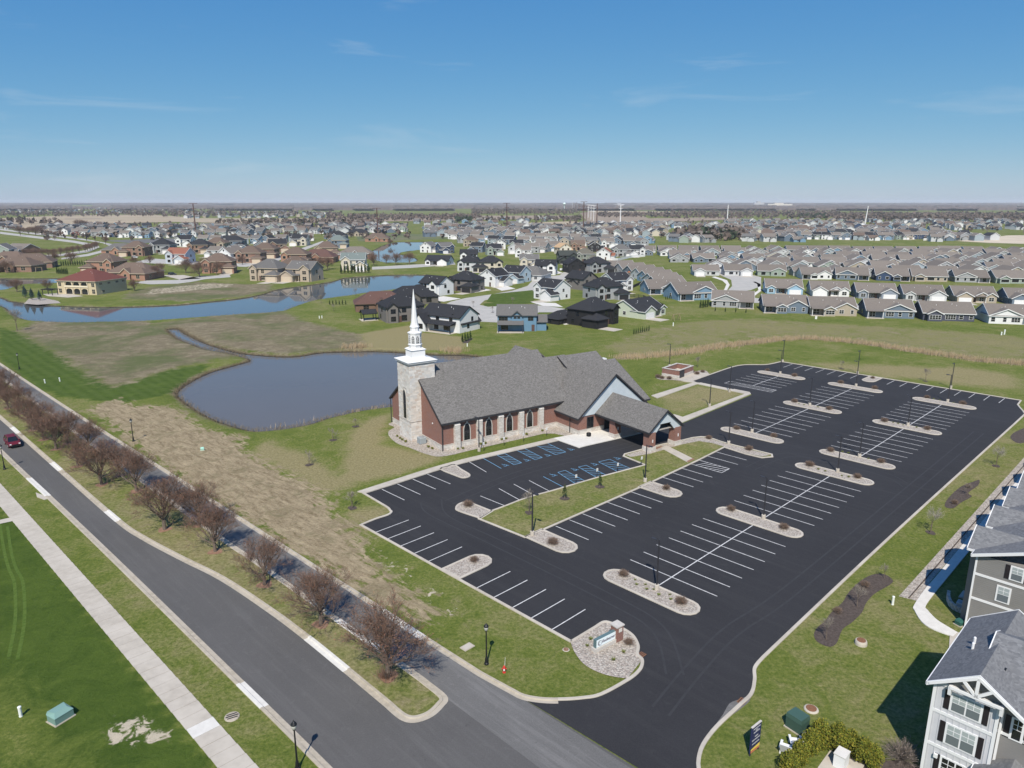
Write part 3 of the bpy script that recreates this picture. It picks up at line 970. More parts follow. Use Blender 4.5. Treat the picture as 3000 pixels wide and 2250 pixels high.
# concrete walks round the church
wo = smooth([UV(*p) for p in [(52.9, 85.75), (60, 85.75), (66, 85.7), (70, 85.45), (74, 84.95), (78.3, 84.2), (84, 83.2), (91.5, 81.9)]], n=4)
cw = struct('church_walk', MB().prism(strip(WALK_IN, wo), 0, .15), MT['conc'])
pad_o = [UV(91.5, 81.9), C3(650, 640), C3(800, 610), C3(1000, 575), C3(1100, 500), C3(1500, 470), C3(1640, 480)]
struct('entrance_pad', MB().prism([p for p in PAD] + [G(1980, 1222)] + [CH(37.5, -6.4), CH(29.8, -6.35), C3(870, 603), UV(91.5, 81.9)], 0, .152), MT['conc_new'])
struct('lawn_walk', MB().prism([G(1996, 1240), G(2200, 1155), G(2196, 1150), G(2150, 1141), G(2145, 1145), G(2185, 1154), G(2000, 1223), G(1975, 1215), G(1955, 1225)], 0, .15), MT['conc'])
struct('lawn_walk', MB().prism([G(2196, 1152), G(2052, 1122), G(2043, 1126), G(2188, 1156)], 0, .148), MT['conc'])
struct('lawn_walk', MB().prism([G(2052, 1123), G(2033, 1121), G(1908, 1160), G(1925, 1168)], 0, .146), MT['conc'])
struct('enclosure_pad', MB().prism([G(2033, 1122), G(2050, 1125), G(2026, 1116), G(2080, 1097), G(2050, 1092), G(2018, 1094), G(1990, 1108), G(1982, 1112), G(2000, 1118)], 0, .144), MT['conc'])
sheet('gravel_bed', smooth([G(1922, 1108), G(1935, 1104), G(1990, 1112), G(2005, 1118), G(1975, 1114), G(1940, 1113)], True, 3), .05, 'gravel')
sheet('gravel_bed', smooth([G(2024, 1092), G(2060, 1085), G(2075, 1092), G(2072, 1098), G(2046, 1097)], True, 3), .05, 'gravel')
# gravel skirt of the church
SK = smooth([CH(25.3, -1.8), CH(18, -2.2), CH(10, -2.3), CH(3, -2.5), C2(1720, 645), C2(1600, 657), C2(1480, 625), C2(1380, 585), C2(1280, 550), C2(1215, 490), C2(1215, 450), C2(1260, 420), C2(1215, 400), C2(1225, 385), C2(1290, 368)], n=3) + [CH(1.5, 20.5), CH(3, 3), CH(24, .3)]
sheet('gravel_bed', SK, .022, 'gravel')
sheet('gravel_bed', [CH(24.45, .2), CH(24.45, -6.9), CH(22.9, -6.9), CH(21.6, -3.2), CH(20, -2.15), CH(20, .2)], .026, 'gravel')

# ------------------------------------------------------------------ right-hand side: walk, retaining gravel, mulch beds
S7 = lambda a, b: G(2600 + a / 3.3175, 1300 + b / 3.3175)
S6 = lambda a, b: G(2600 + a / 3.3175, 1750 + b / 3.3175)
sheet('gravel_strip', [UV(78.6, 19.95), UV(150, 20.15), UV(150, 18.65), UV(84.5, 18.5), UV(79, 18.2)], .02, 'gravel')
for i, u in enumerate(np.arange(80, 150, 3.0)):
    pass
struct('edging', MB().prism([UV(78.9, 19.12), UV(150, 19.42), UV(150, 19.30), UV(78.9, 19.0)], 0, .07), MT['mulch'])
struct('apartment_walk', MB().prism(smooth([UV(150, 18.6), UV(120, 18.55), UV(100, 18.5), UV(86, 18.4), UV(82, 18.4), S6(255, 85), S6(262, 130), S6(330, 240), S6(450, 320), S6(635, 385)], n=3) +
       smooth([S6(680, 345), S6(560, 275), S6(470, 215), S6(390, 130), S6(372, 85), UV(82.6, 17.4), UV(86, 17.4), UV(100, 17.45), UV(120, 17.5), UV(150, 17.6)], n=3), 0, .09), MT['conc_new'])
struct('apartment_walk', MB().prism([UV(63, 11.3), UV(75.5, 14.2), UV(75.5, 11), UV(63, 10)], 0, .08), MT['conc'])
C8 = lambda a, b: G(2200 + a / 2.765, 1650 + b / 2.765)
C4 = lambda a, b: G(2200 + a / 2.765, 1050 + b / 2.765)
MULCH = [[C8(*p) for p in [(540, 520), (600, 470), (650, 400), (740, 320), (790, 240), (880, 150), (980, 95), (1080, 90), (1150, 140), (1120, 180), (1000, 250), (930, 330), (900, 400), (820, 480), (740, 540), (700, 640), (640, 680), (540, 640), (510, 580)]],
         [C4(*p) for p in [(1570, 1200), (1600, 1130), (1700, 1040), (1800, 1000), (1850, 985), (1840, 1030), (1760, 1090), (1790, 1120), (1700, 1170), (1640, 1215)]],
         [C4(*p) for p in [(2105, 650), (2120, 610), (2200, 570), (2290, 540), (2290, 640), (2180, 690)]]]
for c in MULCH:
    sheet('mulch_bed', smooth(c, True, 3), .03, 'mulch')
C7 = lambda a, b: G(1400 + a / 2.765, 1650 + b / 2.765)
sheet('bench_pad', [C8(540, 1660), C8(640, 1520), C8(920, 1640), C8(860, 1760), C8(560, 1720)], .06, 'conc')
sheet('mulch_bed', smooth([C8(640, 1510), C8(700, 1480), C8(900, 1560), C8(1080, 1600), C8(1240, 1600), C8(1330, 1680), C8(900, 1700)], True, 3), .03, 'mulch')

def cover(o, weed, dry, bare, st=0.0):
    at = o.data.attributes.new('cover', 'FLOAT_COLOR', 'POINT')
    at.data.foreach_set('color', [weed, dry, bare, st] * len(o.data.vertices))
cover(med, .22, .40, .20)
cover(green, 0, .36, 0, .5)

# ------------------------------------------------------------------ roofs and walls shared by all buildings
def gable_roof(x0, x1, y0, y1, ze, pitch, ax, th=.2, oh=.45, ohr=.35):
    """gable roof over a rectangle; ze = wall top; returns (roof mesh builder, fascia mesh builder)"""
    sw = (lambda x, y, z: (x, y, z)) if ax == 'x' else (lambda x, y, z: (y, x, z))
    if ax == 'y':
        x0, x1, y0, y1 = y0, y1, x0, x1
    yc = (y0 + y1) / 2
    h = (y1 - y0) / 2
    zr = ze + h * pitch
    za = ze - oh * pitch
    X0, X1, Y0, Y1 = x0 - ohr, x1 + ohr, y0 - oh, y1 + oh
    mb = MB()
    for ys in (Y0, Y1):
        b = [(X0, ys, za), (X1, ys, za), (X1, yc, zr), (X0, yc, zr)]
        t = [(x, y, z + th) for x, y, z in b]
        mb.hull(b if ys == Y0 else b[::-1], t if ys == Y0 else t[::-1])
    fb = MB()
    w, d = .07, .26
    for X, sx in ((X0, -1), (X1, 1)):
        for ys in (Y0, Y1):
            a, c = (X + sx * w / 2, ys, za), (X + sx * w / 2, yc, zr)
            q = [(X, ys, za - .1), (X + sx * w, ys, za - .1), (X + sx * w, ys, za + d - .04), (X, ys, za + d - .04)]
            r = [(X, yc, zr - .1), (X + sx * w, yc, zr - .1), (X + sx * w, yc, zr + d - .04), (X, yc, zr + d - .04)]
            fb.hull(q, r)
    for ys, sy in ((Y0, -1), (Y1, 1)):
        fb.box(X0, X1, min(ys, ys + sy * w), max(ys, ys + sy * w), za - .08, za + th - .02)
    if ax == 'y':
        f = lambda x, y, z: (y, x, z)
        for q in (mb, fb):
            q.xf(f)
            q.f = [t[::-1] for t in q.f]
    return mb, fb

def hip_roof(x0, x1, y0, y1, ze, pitch, th=.2, oh=.5):
    X0, X1, Y0, Y1 = x0 - oh, x1 + oh, y0 - oh, y1 + oh
    za = ze - oh * pitch * .2
    w, d = X1 - X0, Y1 - Y0
    if w >= d:
        r0, r1 = (X0 + d / 2, (Y0 + Y1) / 2), (X1 - d / 2, (Y0 + Y1) / 2)
        zr = za + d / 2 * pitch
    else:
        r0, r1 = ((X0 + X1) / 2, Y0 + w / 2), ((X0 + X1) / 2, Y1 - w / 2)
        zr = za + w / 2 * pitch
    mb = MB()
    e = [(X0, Y0, za + th), (X1, Y0, za + th), (X1, Y1, za + th), (X0, Y1, za + th)]
    a, b = (*r0, zr + th), (*r1, zr + th)
    if w >= d:
        mb.add(e + [a, b], [(0, 1, 5, 4), (1, 2, 5), (2, 3, 4, 5), (3, 0, 4)])
    else:
        mb.add(e + [a, b], [(0, 1, 4), (1, 2, 5, 4), (2, 3, 5), (3, 0, 4, 5)])
    mb.add([(X0, Y0, za), (X1, Y0, za), (X1, Y1, za), (X0, Y1, za)], [(3, 2, 1, 0)])
    fb = MB()
    for p, q in ((0, 1), (1, 2), (2, 3), (3, 0)):
        A, B = Vector(e[p]), Vector(e[q])
        o = Vector(((B - A).y, -(B - A).x, 0)).normalized() * .04
        fb.bar(A + o - Vector((0, 0, .11)), B + o - Vector((0, 0, .11)), .07, .2)
    return mb, fb

def gable_walls(x0, x1, y0, y1, z0, ze, pitch, ax, gable=True):
    mb = MB()
    if not gable:
        return mb.box(x0, x1, y0, y1, z0, ze)
    if ax == 'x':
        yc = (y0 + y1) / 2
        zr = ze + (y1 - y0) / 2 * pitch - .02
        vs = [(x0, y0, z0), (x0, y1, z0), (x0, y1, ze), (x0, yc, zr), (x0, y0, ze), (x1, y0, z0), (x1, y1, z0), (x1, y1, ze), (x1, yc, zr), (x1, y0, ze)]
        return mb.add(vs, [(0, 4, 3, 2, 1), (5, 6, 7, 8, 9), (0, 5, 9, 4), (1, 2, 7, 6), (4, 9, 8, 3), (2, 3, 8, 7)])
    xc = (x0 + x1) / 2
    zr = ze + (x1 - x0) / 2 * pitch - .02
    vs = [(x0, y0, z0), (x1, y0, z0), (x1, y0, ze), (xc, y0, zr), (x0, y0, ze), (x0, y1, z0), (x1, y1, z0), (x1, y1, ze), (xc, y1, zr), (x0, y1, ze)]
    return mb.add(vs, [(0, 1, 2, 3, 4), (5, 9, 8, 7, 6), (0, 4, 9, 5), (1, 6, 7, 2), (4, 3, 8, 9), (3, 2, 7, 8)])

def arch_pts(w, z0, z1, n=8):
    """pointed (gothic) arch outline, centred on 0"""
    h = w / 2
    zs = z1 - w * 1.05
    pts = [(-h, z0), (h, z0), (h, zs)]
    for i in range(1, n):
        t = i / n
        pts.append((h * math.cos(t * math.pi / 2) ** .75 if t < 1 else 0, zs + (z1 - zs) * math.sin(t * math.pi / 2) ** 1.0 * (.82 * t ** .0 * 1.0 + .18 * t)))
    pts.append((0, z1))
    return pts + [(-x, z) for x, z in pts[2:-1][::-1]]

# ------------------------------------------------------------------ church
def stone_mat():
    m, nt, b = newmat('cut_limestone')
    p = pos(nt)
    mp = nd(nt, 'ShaderNodeMapping')
    mp.inputs['Scale'].default_value = (2.2, 2.2, 4.6)
    nt.links.new(p, mp.inputs[0])
    vo = nd(nt, 'ShaderNodeTexVoronoi')
    vo.inputs['Scale'].default_value = 1.0
    nt.links.new(mp.outputs[0], vo.inputs['Vector'])
    sep = nd(nt, 'ShaderNodeSeparateColor')
    nt.links.new(vo.outputs['Color'], sep.inputs[0])
    c = mixc(nt, sep.outputs[0], (.44, .41, .375), (.60, .57, .53))
    c = mixc(nt, mrange(nt, sep.outputs[1], .78, .98, 0, .6), c, (.43, .34, .29))
    setc(nt, b, c)
    b.inputs['Roughness'].default_value = .9
    return m
MT['stone'] = stone_mat()
MT['stones'] = facetint('limestone_blocks', .9, .10, 4.0, .2)
def brick_mat():
    m, nt, b = newmat('red_brown_brick')
    tc = objpos(nt)
    mp = nd(nt, 'ShaderNodeMapping')
    nt.links.new(tc, mp.inputs[0])
    n = noise(nt, pos(nt), 7.0, 3, .7)
    n2 = noise(nt, pos(nt), .8, 4, .6)
    c = mixc(nt, mrange(nt, n, .3, .7), (.155, .062, .042), (.275, .125, .092))
    c = mixc(nt, mrange(nt, n2, .4, .7, 0, .5), c, (.20, .115, .105))
    sp = nd(nt, 'ShaderNodeSeparateXYZ')
    nt.links.new(tc, sp.inputs[0])
    w = math_(nt, 'FRACT', math_(nt, 'MULTIPLY', sp.outputs['Z'], 12.0))
    c = mixc(nt, mrange(nt, w, .80, .86, 0, .45), c, (.38, .34, .31))
    setc(nt, b, c)
    b.inputs['Roughness'].default_value = .9
    return m
MT['brick'] = brick_mat()
def shingle_mat(name, c1, c2, c3):
    m, nt, b = newmat(name)
    p = objpos(nt)
    mp = nd(nt, 'ShaderNodeMapping')
    mp.inputs['Scale'].default_value = (2.6, 2.6, 7.0)
    nt.links.new(p, mp.inputs[0])
    vo = nd(nt, 'ShaderNodeTexVoronoi')
    vo.inputs['Scale'].default_value = 1.6
    nt.links.new(mp.outputs[0], vo.inputs['Vector'])
    sep = nd(nt, 'ShaderNodeSeparateColor')
    nt.links.new(vo.outputs['Color'], sep.inputs[0])
    n = noise(nt, p, .35, 4, .6)
    c = mixc(nt, sep.outputs[0], c1, c2)
    c = mixc(nt, mrange(nt, n, .4, .7, 0, .5), c, c3)
    setc(nt, b, c)
    b.inputs['Roughness'].default_value = .95
    b.inputs['Specular IOR Level'].default_value = .15
    bump(nt, b, sep.outputs[1], .03, .4)
    return m
MT['church_roof'] = shingle_mat('weathered_grey_shingles', (.106, .100, .094), (.195, .186, .176), (.145, .138, .130))
MT['apt_roof'] = shingle_mat('slate_grey_shingles', (.125, .128, .135), (.205, .208, .215), (.15, .15, .155))
MT['pale_siding'] = surf('pale_blue_siding', (.52, .575, .61), (.47, .525, .56), .6, rough=.6)
MT['cap'] = surf('cut_stone_cap', (.52, .49, .445), (.45, .42, .385), 2.0, rough=.85)
MT['soffit'] = surf('warm_grey_soffit_panel', (.36, .34, .32), rough=.8)  # one even warm grey for the canopy ceiling

church = thing('church', 'brick church with grey shingle roof and white steeple on a stone tower', 'church', (*CH_O, 0), CH_ROT)
def cp(name, mb, mat, parent=None, **k):
    return part(name, mb, [MT[x] for x in (mat if isinstance(mat, tuple) else (mat,))], parent or church, **k)
PN = .766
nave = cp('nave_wall', gable_walls(0, 26.8, 0, 19.8, .9, 5.1, PN, 'x'), 'brick')
cp('stone_base', MB().box(-.07, 24.5, -.07, 19.87, 0, .93), 'stone', nave)
cp('stone_cap', MB().box(-.12, 24.5, -.12, 19.92, .93, 1.0), 'cap', nave)
rb, fb = gable_roof(0, 26.8, 0, 19.8, 5.15, PN, 'x', .28, .55, .35)
nroof = cp('nave_roof', rb, 'church_roof')
fb.f, fb.m, fb.c = fb.f[:12] + fb.f[24:], fb.m[:12] + fb.m[24:], fb.c[:12] + fb.c[24:]      # no trim where the nave roof dies into the hall
cp('fascia', fb, 'darkgrey', nroof)
rb, fb = gable_roof(23.0, 32.0, 10, 18.0, 8.55, .80, 'y', .26, .4, .3)
cp('transept_roof', rb, 'church_roof')
cp('transept_wall', gable_walls(23.4, 31.6, 15, 17.8, 0, 8.45, .80, 'y'), 'brick')
# entrance wing, cross gable
PW = .817
wing = cp('wing_wall', MB().box(24.5, 41.1, -6.6, 5, .9, 3.55), 'brick')
cp('stone_base', MB().box(24.43, 41.17, -6.67, 5, 0, .93), 'stone', wing)
cp('stone_cap', MB().box(24.38, 41.22, -6.72, 5, .93, 1.0), 'cap', wing)
rb, fb = gable_roof(24.5, 41.1, -6.6, 9.2, 3.6, PW, 'y', .26, .55, .5)
wroof = cp('wing_roof', rb, 'church_roof')
cp('fascia', fb, 'darkgrey', wroof)
gz = 3.55
cp('gable_siding', MB().add([(24.7, -6.75, gz), (40.9, -6.75, gz), (32.8, -6.75, gz + 8.1 * PW), (24.7, -6.5, gz), (40.9, -6.5, gz), (32.8, -6.5, gz + 8.1 * PW)],
   [(0, 1, 2), (3, 5, 4), (0, 3, 4, 1), (1, 4, 5, 2), (2, 5, 3, 0)]), 'pale_siding', wing)
rb, _ = gable_roof(26.0, 33.4, .2, 18.2, 4.1, .775, 'x', .26, 0.0, 0.0)
cp('valley_roof', rb, 'church_roof')
hall = cp('hall_wall', MB().box(27, 43.9, -4.2, 21.3, .9, 3.6), 'brick')
cp('stone_base', MB().box(27, 43.97, -4.27, 21.37, 0, .93), 'stone', hall)
rb, fb = gable_roof(31.6, 41.0, -4.2, 21.6, 3.6, .575, 'x', .26, .5, .3)
hroof = cp('hall_roof', rb, 'church_roof')
cp('fascia', fb, 'darkgrey', hroof)
rb, fb = gable_roof(40.8, 43.9, -4.2, 16.4, 3.6, .575, 'x', .25, .5, .35)
hroof = cp('hall_roof', rb, 'church_roof')
cp('fascia', fb, 'darkgrey', hroof)
cp('hall_gable', gable_walls(41.0, 43.7, -4.0, 16.2, 3.5, 3.7, .575, 'x'), 'pale_siding', hall)
cp('vent_box', MB().box(42.2, 43.4, 7.6, 8.6, 8.6, 9.6), 'white', hroof)
# buttresses
for i, x0 in enumerate((2.23, 6.72, 11.17, 15.6, 20.06)):
    b = MB()
    b.hull([(x0, -.62, 0), (x0 + 1.03, -.62, 0), (x0 + 1.03, 0, 0), (x0, 0, 0)], [(x0, -.62, 4.25), (x0 + 1.03, -.62, 4.25), (x0 + 1.03, -.02, 4.25), (x0, -.02, 4.25)])
    b.hull([(x0 - .03, -.66, 4.25), (x0 + 1.06, -.66, 4.25), (x0 + 1.06, -.01, 4.25), (x0 - .03, -.01, 4.25)], [(x0 - .03, -.3, 4.72), (x0 + 1.06, -.3, 4.72), (x0 + 1.06, -.01, 4.78), (x0 - .03, -.01, 4.78)])
    cp('buttress', b, 'stone')
# arched windows
def arched(name, w, z0, z1, plane, c, parent=None, frame='cap', depth=.1, bars=True):
    """plane: 'y' faces -y at y=c[1]; 'x' faces -x at x=c[0]"""
    f = (lambda a, d, z: (c[0] + a, c[1] - d, z)) if plane == 'y' else (lambda a, d, z: (c[0] - d, c[1] - a, z))
    outer, inner = arch_pts(w + .3, z0 - .12, z1 + .2), arch_pts(w, z0, z1)
    n = len(outer)
    mb = MB()
    vs = [f(a, depth, z) for a, z in outer] + [f(a, depth, z) for a, z in inner] + [f(a, 0.0, z) for a, z in outer] + [f(a, .02, z) for a, z in inner]
    fs = []
    for i in range(n):
        j = (i + 1) % n
        fs += [(i, j, n + j, n + i), (2 * n + i, 2 * n + j, j, i), (n + i, n + j, 3 * n + j, 3 * n + i)]
    mb.add(vs, fs)
    fr = cp(name, mb, frame, parent)
    p = MB().add([f(a, .03, z) for a, z in inner], [tuple(range(len(inner)))])
    cp('pane', p, 'glass', fr)
    if bars:
        b = MB()
        for t in (.28, .52):
            zz = z0 + (z1 - z0) * t
            a0, a1 = f(-w / 2, .05, zz), f(w / 2, .05, zz)
            b.bar(a0, a1, .05, .05)
        b.bar(f(0, .05, z0), f(0, .05, z1 - .1), .05, .05)
        cp('mullion', b, 'darkgrey', fr)
    return fr
for x in (4.87, 9.35, 13.77, 18.25):
    w = arched('arched_window', 1.22, 1.08, 4.1, 'y', (x, 0))
    cp('keystone', MB().box(x - .13, x + .13, -.16, 0, 4.28, 4.6), 'conc_new', w)
def rect_window(name, x0, x1, z0, z1, y, parent=None, frame='darkgrey', n=2):
    fr = cp(name, MB().box(x0 - .1, x1 + .1, y - .06, y, z0 - .1, z1 + .1), frame, parent)
    for i in range(n):
        w = (x1 - x0) / n
        cp('pane', MB().box(x0 + i * w + .04, x0 + (i + 1) * w - .04, y - .085, y - .05, z0, z1), 'glass', fr)
rect_window('window', 26.5, 27.9, 1.05, 3.1, -6.6)
rect_window('glass_doors', 30.6, 35.4, .16, 3.0, -6.75, n=4)
# downspouts
for x, y, z in ((-.12, -.30, 5.0), (3.4, -.2, 4.9), (12.35, -.2, 4.9), (21.3, -.2, 4.9), (24.3, -4.3, 3.2), (-.2, 20.1, 5.0)):
    cp('downspout', MB().box(x - .06, x + .06, y - .06, y + .06, .05, z), 'darkgrey')
for x in (-.0,):
    cp('wall_light', MB().box(-.12, 0, 3.2, 3.4, 4.0, 4.2), 'white')
    cp('fire_bell', MB().box(1.4, 1.75, -.12, 0, 4.3, 4.6), 'mulch_red')
# porte-cochere
PP = .80
rb, fb = gable_roof(28.7, 36.1, -20.3, -6.9, 3.85, PP, 'y', .26, .5, .4)
canopy = cp('canopy_roof', rb, 'church_roof')
cp('fascia', fb, 'darkgrey', canopy)
cp('soffit', MB().box(28.5, 36.3, -19.9, -6.8, 3.32, 3.45), 'soffit', canopy)
cz = 3.3
g = MB()
A = [(28.75, cz), (30.3, cz), (31.1, 4.25), (31.1, 4.6), (33.7, 4.6), (33.7, 4.25), (34.5, cz), (36.05, cz), (36.05, 3.8), (32.4, 6.7), (28.75, 3.8)]
n = len(A)
for y0, y1 in ((-20.35, -20.1),):
    g.add([(x, y0, z) for x, z in A] + [(x, y1, z) for x, z in A], [tuple(range(n)), tuple(range(n, 2 * n))[::-1]] + [(i, n + i, n + (i + 1) % n, (i + 1) % n) for i in range(n)])
cp('gable_siding', g, 'pale_siding', canopy)
cp('beam', MB().box(28.7, 29.0, -20.1, -6.9, 2.95, 3.45).box(35.8, 36.1, -20.1, -6.9, 2.95, 3.45), 'darkgrey', canopy)
for x0, y0 in ((28.6, -20.45), (34.75, -20.45), (28.6, -11.8), (34.75, -11.8)):
    p = cp('pier', MB().box(x0, x0 + 1.45, y0, y0 + 1.45, .9, 3.4), 'brick')
    cp('stone_base', MB().box(x0 - .1, x0 + 1.55, y0 - .1, y0 + 1.55, 0, .92), 'stone', p)
    cp('lamp', MB().box(x0 + .66, x0 + .80, y0 - .1, y0, 1.7, 2.2), 'white', p)
# tower with individual facing stones
TX0, TX1, TY0, TY1, TZ = -2.1, 2.85, 7.5, 12.3, 14.0
tower = cp('tower', MB().box(TX0 + .05, TX1 - .05, TY0 + .05, TY1 - .05, 0, TZ), 'cap')
pal = [(.60, .575, .54), (.64, .61, .575), (.56, .535, .505), (.57, .53, .485), (.62, .58, .535), (.53, .52, .505), (.53, .46, .41), (.66, .64, .61), (.58, .545, .51)]
def ashlar(n_axis, c, a0, a1, z0, z1, skip=None):
    """facing stones on a wall plane; n_axis '-x','-y','x' """
    mb = MB()
    z = z0
    while z < z1 - .05:
        h = min(R.choice((.2, .26, .32, .38)), z1 - z)
        a = a0 - R.uniform(0, .4)
        while a < a1 - .03:
            L = R.uniform(.32, .95)
            b0, b1 = max(a, a0), min(a + L, a1)
            if b1 - b0 > .06 and not (skip and skip(b0, b1, z, z + h)):
                d = .05 + R.uniform(0, .035)
                c_ = R.choice(pal)
                k = R.uniform(.92, 1.06)
                tint = tuple(x * k for x in c_)
                if n_axis == '-y':
                    mb.box(b0 + .008, b1 - .008, c - d, c + .06, z + .008, z + h - .008, 0, tint)
                elif n_axis == '-x':
                    mb.box(c - d, c + .06, b0 + .008, b1 - .008, z + .008, z + h - .008, 0, tint)
                elif n_axis == 'x':
                    mb.box(c - .06, c + d, b0 + .008, b1 - .008, z + .008, z + h - .008, 0, tint)
                else:
                    mb.box(b0 + .008, b1 - .008, c - .06, c + d, z + .008, z + h - .008, 0, tint)
            a += L
        z += h
    return mb
yc = 9.75
def in_arch(b0, b1, z0, z1):
    w = .68
    if z1 < 3.65 or z0 > 9.1:
        return False
    if (z0 + z1) / 2 > 7.6:
        w *= max(.1, (9.2 - (z0 + z1) / 2) / 1.6) ** .7
    return b1 > yc - w and b0 < yc + w
for ax, c, a0, a1, sk in (('-x', TX0 + .05, TY0, TY1, in_arch), ('-y', TY0 + .05, TX0, TX1, None), ('x', TX1 - .05, TY0, TY1, None), ('y', TY1 - .05, TX0, TX1, None)):
    for z0, z1 in ((0, 3.52), (3.62, TZ)):
        part('stone_facing', ashlar(ax, c, a0, a1, z0, z1, sk), MT['stones'], tower, kind='stuff')
cp('stone_band', MB().box(TX0 - .1, TX1 + .1, TY0 - .1, TY1 + .1, 3.52, 3.62), 'cap', tower)
arched('arched_window', 1.25, 3.75, 9.0, 'x', (TX0 + .02, yc), tower, depth=.12)
tcx, tcy = (TX0 + TX1) / 2, (TY0 + TY1) / 2
stp = cp('steeple', MB().box(TX0 - .28, TX1 + .28, TY0 - .28, TY1 + .28, TZ, TZ + .28).hull(
    [(TX0 - .42, TY0 - .42, TZ + .28), (TX1 + .42, TY0 - .42, TZ + .28), (TX1 + .42, TY1 + .42, TZ + .28), (TX0 - .42, TY1 + .42, TZ + .28)],
    [(TX0 - .42, TY0 - .42, TZ + .36), (TX1 + .42, TY0 - .42, TZ + .36), (TX1 + .42, TY1 + .42, TZ + .36), (TX0 - .42, TY1 + .42, TZ + .36)]).hull(
    [(TX0 - .42, TY0 - .42, TZ + .36), (TX1 + .42, TY0 - .42, TZ + .36), (TX1 + .42, TY1 + .42, TZ + .36), (TX0 - .42, TY1 + .42, TZ + .36)],
    [(tcx - 1.3, tcy - 1.3, TZ + .8), (tcx + 1.3, tcy - 1.3, TZ + .8), (tcx + 1.3, tcy + 1.3, TZ + .8), (tcx - 1.3, tcy + 1.3, TZ + .8)]), 'white')
cp('belfry_base', MB().box(tcx - 1.28, tcx + 1.28, tcy - 1.28, tcy + 1.28, TZ + .75, 16.05).box(tcx - 1.36, tcx + 1.36, tcy - 1.36, tcy + 1.36, 16.0, 16.12).hull(
    [(tcx - 1.45, tcy - 1.45, 16.12), (tcx + 1.45, tcy - 1.45, 16.12), (tcx + 1.45, tcy + 1.45, 16.12), (tcx - 1.45, tcy + 1.45, 16.12)],
    [(tcx - 1.0, tcy - 1.0, 16.4), (tcx + 1.0, tcy - 1.0, 16.4), (tcx + 1.0, tcy + 1.0, 16.4), (tcx - 1.0, tcy + 1.0, 16.4)]), 'white', stp)
o8 = math.pi / 8
k8 = 1 / math.cos(o8)
lan = cp('lantern', MB().lathe([(1.06 * k8, 16.3), (1.06 * k8, 16.85), (1.18 * k8, 16.92), (1.18 * k8, 17.02), (1.05 * k8, 17.1), (1.05 * k8, 18.75), (1.12 * k8, 18.82), (1.12 * k8, 18.95), (1.2 * k8, 19.02), (1.2 * k8, 19.12), (.72 * k8, 19.3)], 8, tcx, tcy, 0, o8), 'white', stp)
cp('drum', MB().lathe([(.72 * k8, 19.2), (.70 * k8, 19.95), (.78 * k8, 20.0), (.78 * k8, 20.08)], 8, tcx, tcy, 0, o8), 'white', stp)
cp('spire', MB().lathe([(.82 * k8, 20.05), (.66 * k8, 20.35), (.56 * k8, 20.8), (.48 * k8, 21.6), (.34 * k8, 23.4), (.16 * k8, 25.4), (.03, 26.7)], 8, tcx, tcy, 0, o8), 'white', stp)
for i in range(8):
    t = i * math.pi / 4
    wn_ = MB()
    pn = MB()
    f = lambda a, d, z: (tcx + math.cos(t) * (1.05 + d) - math.sin(t) * a, tcy + math.sin(t) * (1.05 + d) + math.cos(t) * a, z)
    out = arch_pts(.52, 17.25, 18.55)
    pn.add([f(a, .012, z) for a, z in out], [tuple(range(len(out)))])
    wf = cp('belfry_window', pn, 'glass', lan)
    for zz in (17.55, 17.86):
        wn_.bar(f(-.26, .02, zz), f(.26, .02, zz), .03, .07)
    wn_.bar(f(0, .02, 17.25), f(0, .02, 18.5), .06, .06)
    for sgn in (-1, 1):
        wn_.bar(f(0, .02, 18.05), f(sgn * .2, .02, 18.3), .03, .05)
    cp('muntin', wn_, 'white', lan)
# condenser beside the tower
def ac_unit(loc, rz, label, s=1.0):
    t = thing('air_conditioner', label, 'air conditioner', loc, rz)
    body = MB().box(-.45 * s, .45 * s, -.45 * s, .45 * s, .04, .85 * s)
    part('housing', body, MT['paint'], t, color=(.36, .40, .42))
    part('fan_grille', MB().lathe([(.38 * s, .85 * s), (.38 * s, .9 * s), (.1, .92 * s)], 14), MT['paint'], t, color=(.25, .27, .28))
    l = MB()
    for i in range(6):
        z = .12 + i * .12 * s
        for sx in (-1, 1):
            l.box(-.42 * s, .42 * s, sx * .455 * s - .01, sx * .455 * s + .01, z, z + .05)
            l.box(sx * .455 * s - .01, sx * .455 * s + .01, -.42 * s, .42 * s, z, z + .05)
    part('louvre', l, MT['paint'], t, color=(.20, .22, .23))
    return t
ac_unit((*CH(-1.1, 5.6), .03), CH_ROT, 'grey air conditioner on gravel at the foot of the stone tower', 1.35)
tub = thing('planter', 'dark round planter on the white pad by the church entrance', 'planter', (*CH(25.6, -8.2), .15))
part('pot', MB().lathe([(.28, 0), (.42, .1), (.45, .55), (.40, .62), (.34, .6), (.33, .5)], 12), MT['black'], tub)
# refuse enclosure
enc = thing('trash_enclosure', 'roofless brick and stone trash enclosure at the far end of the church lawn', 'enclosure', (*UV(146.2, 90.8), 0), LOT_ROT + rad(4))
w = enc
for nm, bx in (('wall', (0, 7.3, 0, .35)), ('wall', (0, .35, .35, 4.2)), ('wall', (0, 7.3, 4.2, 4.55)), ('wall', (6.95, 7.3, .35, 4.2))):
    q = part(nm, MB().box(*bx, .8, 2.0), MT['brick'], enc)
    part('stone_base', MB().box(bx[0] - .04, bx[1] + .04, bx[2] - .04, bx[3] + .04, 0, .82), MT['stone'], q)
    part('coping', MB().box(bx[0] - .08, bx[1] + .08, bx[2] - .08, bx[3] + .08, 2.0, 2.1), MT['cap'], q)
part('floor', MB().box(.3, 7, .3, 4.3, 0, .12), MT['conc'], enc)
part('gate', MB().box(.4, 2.6, -.12, -.04, .1, 1.85), MT['darkgrey'], enc)

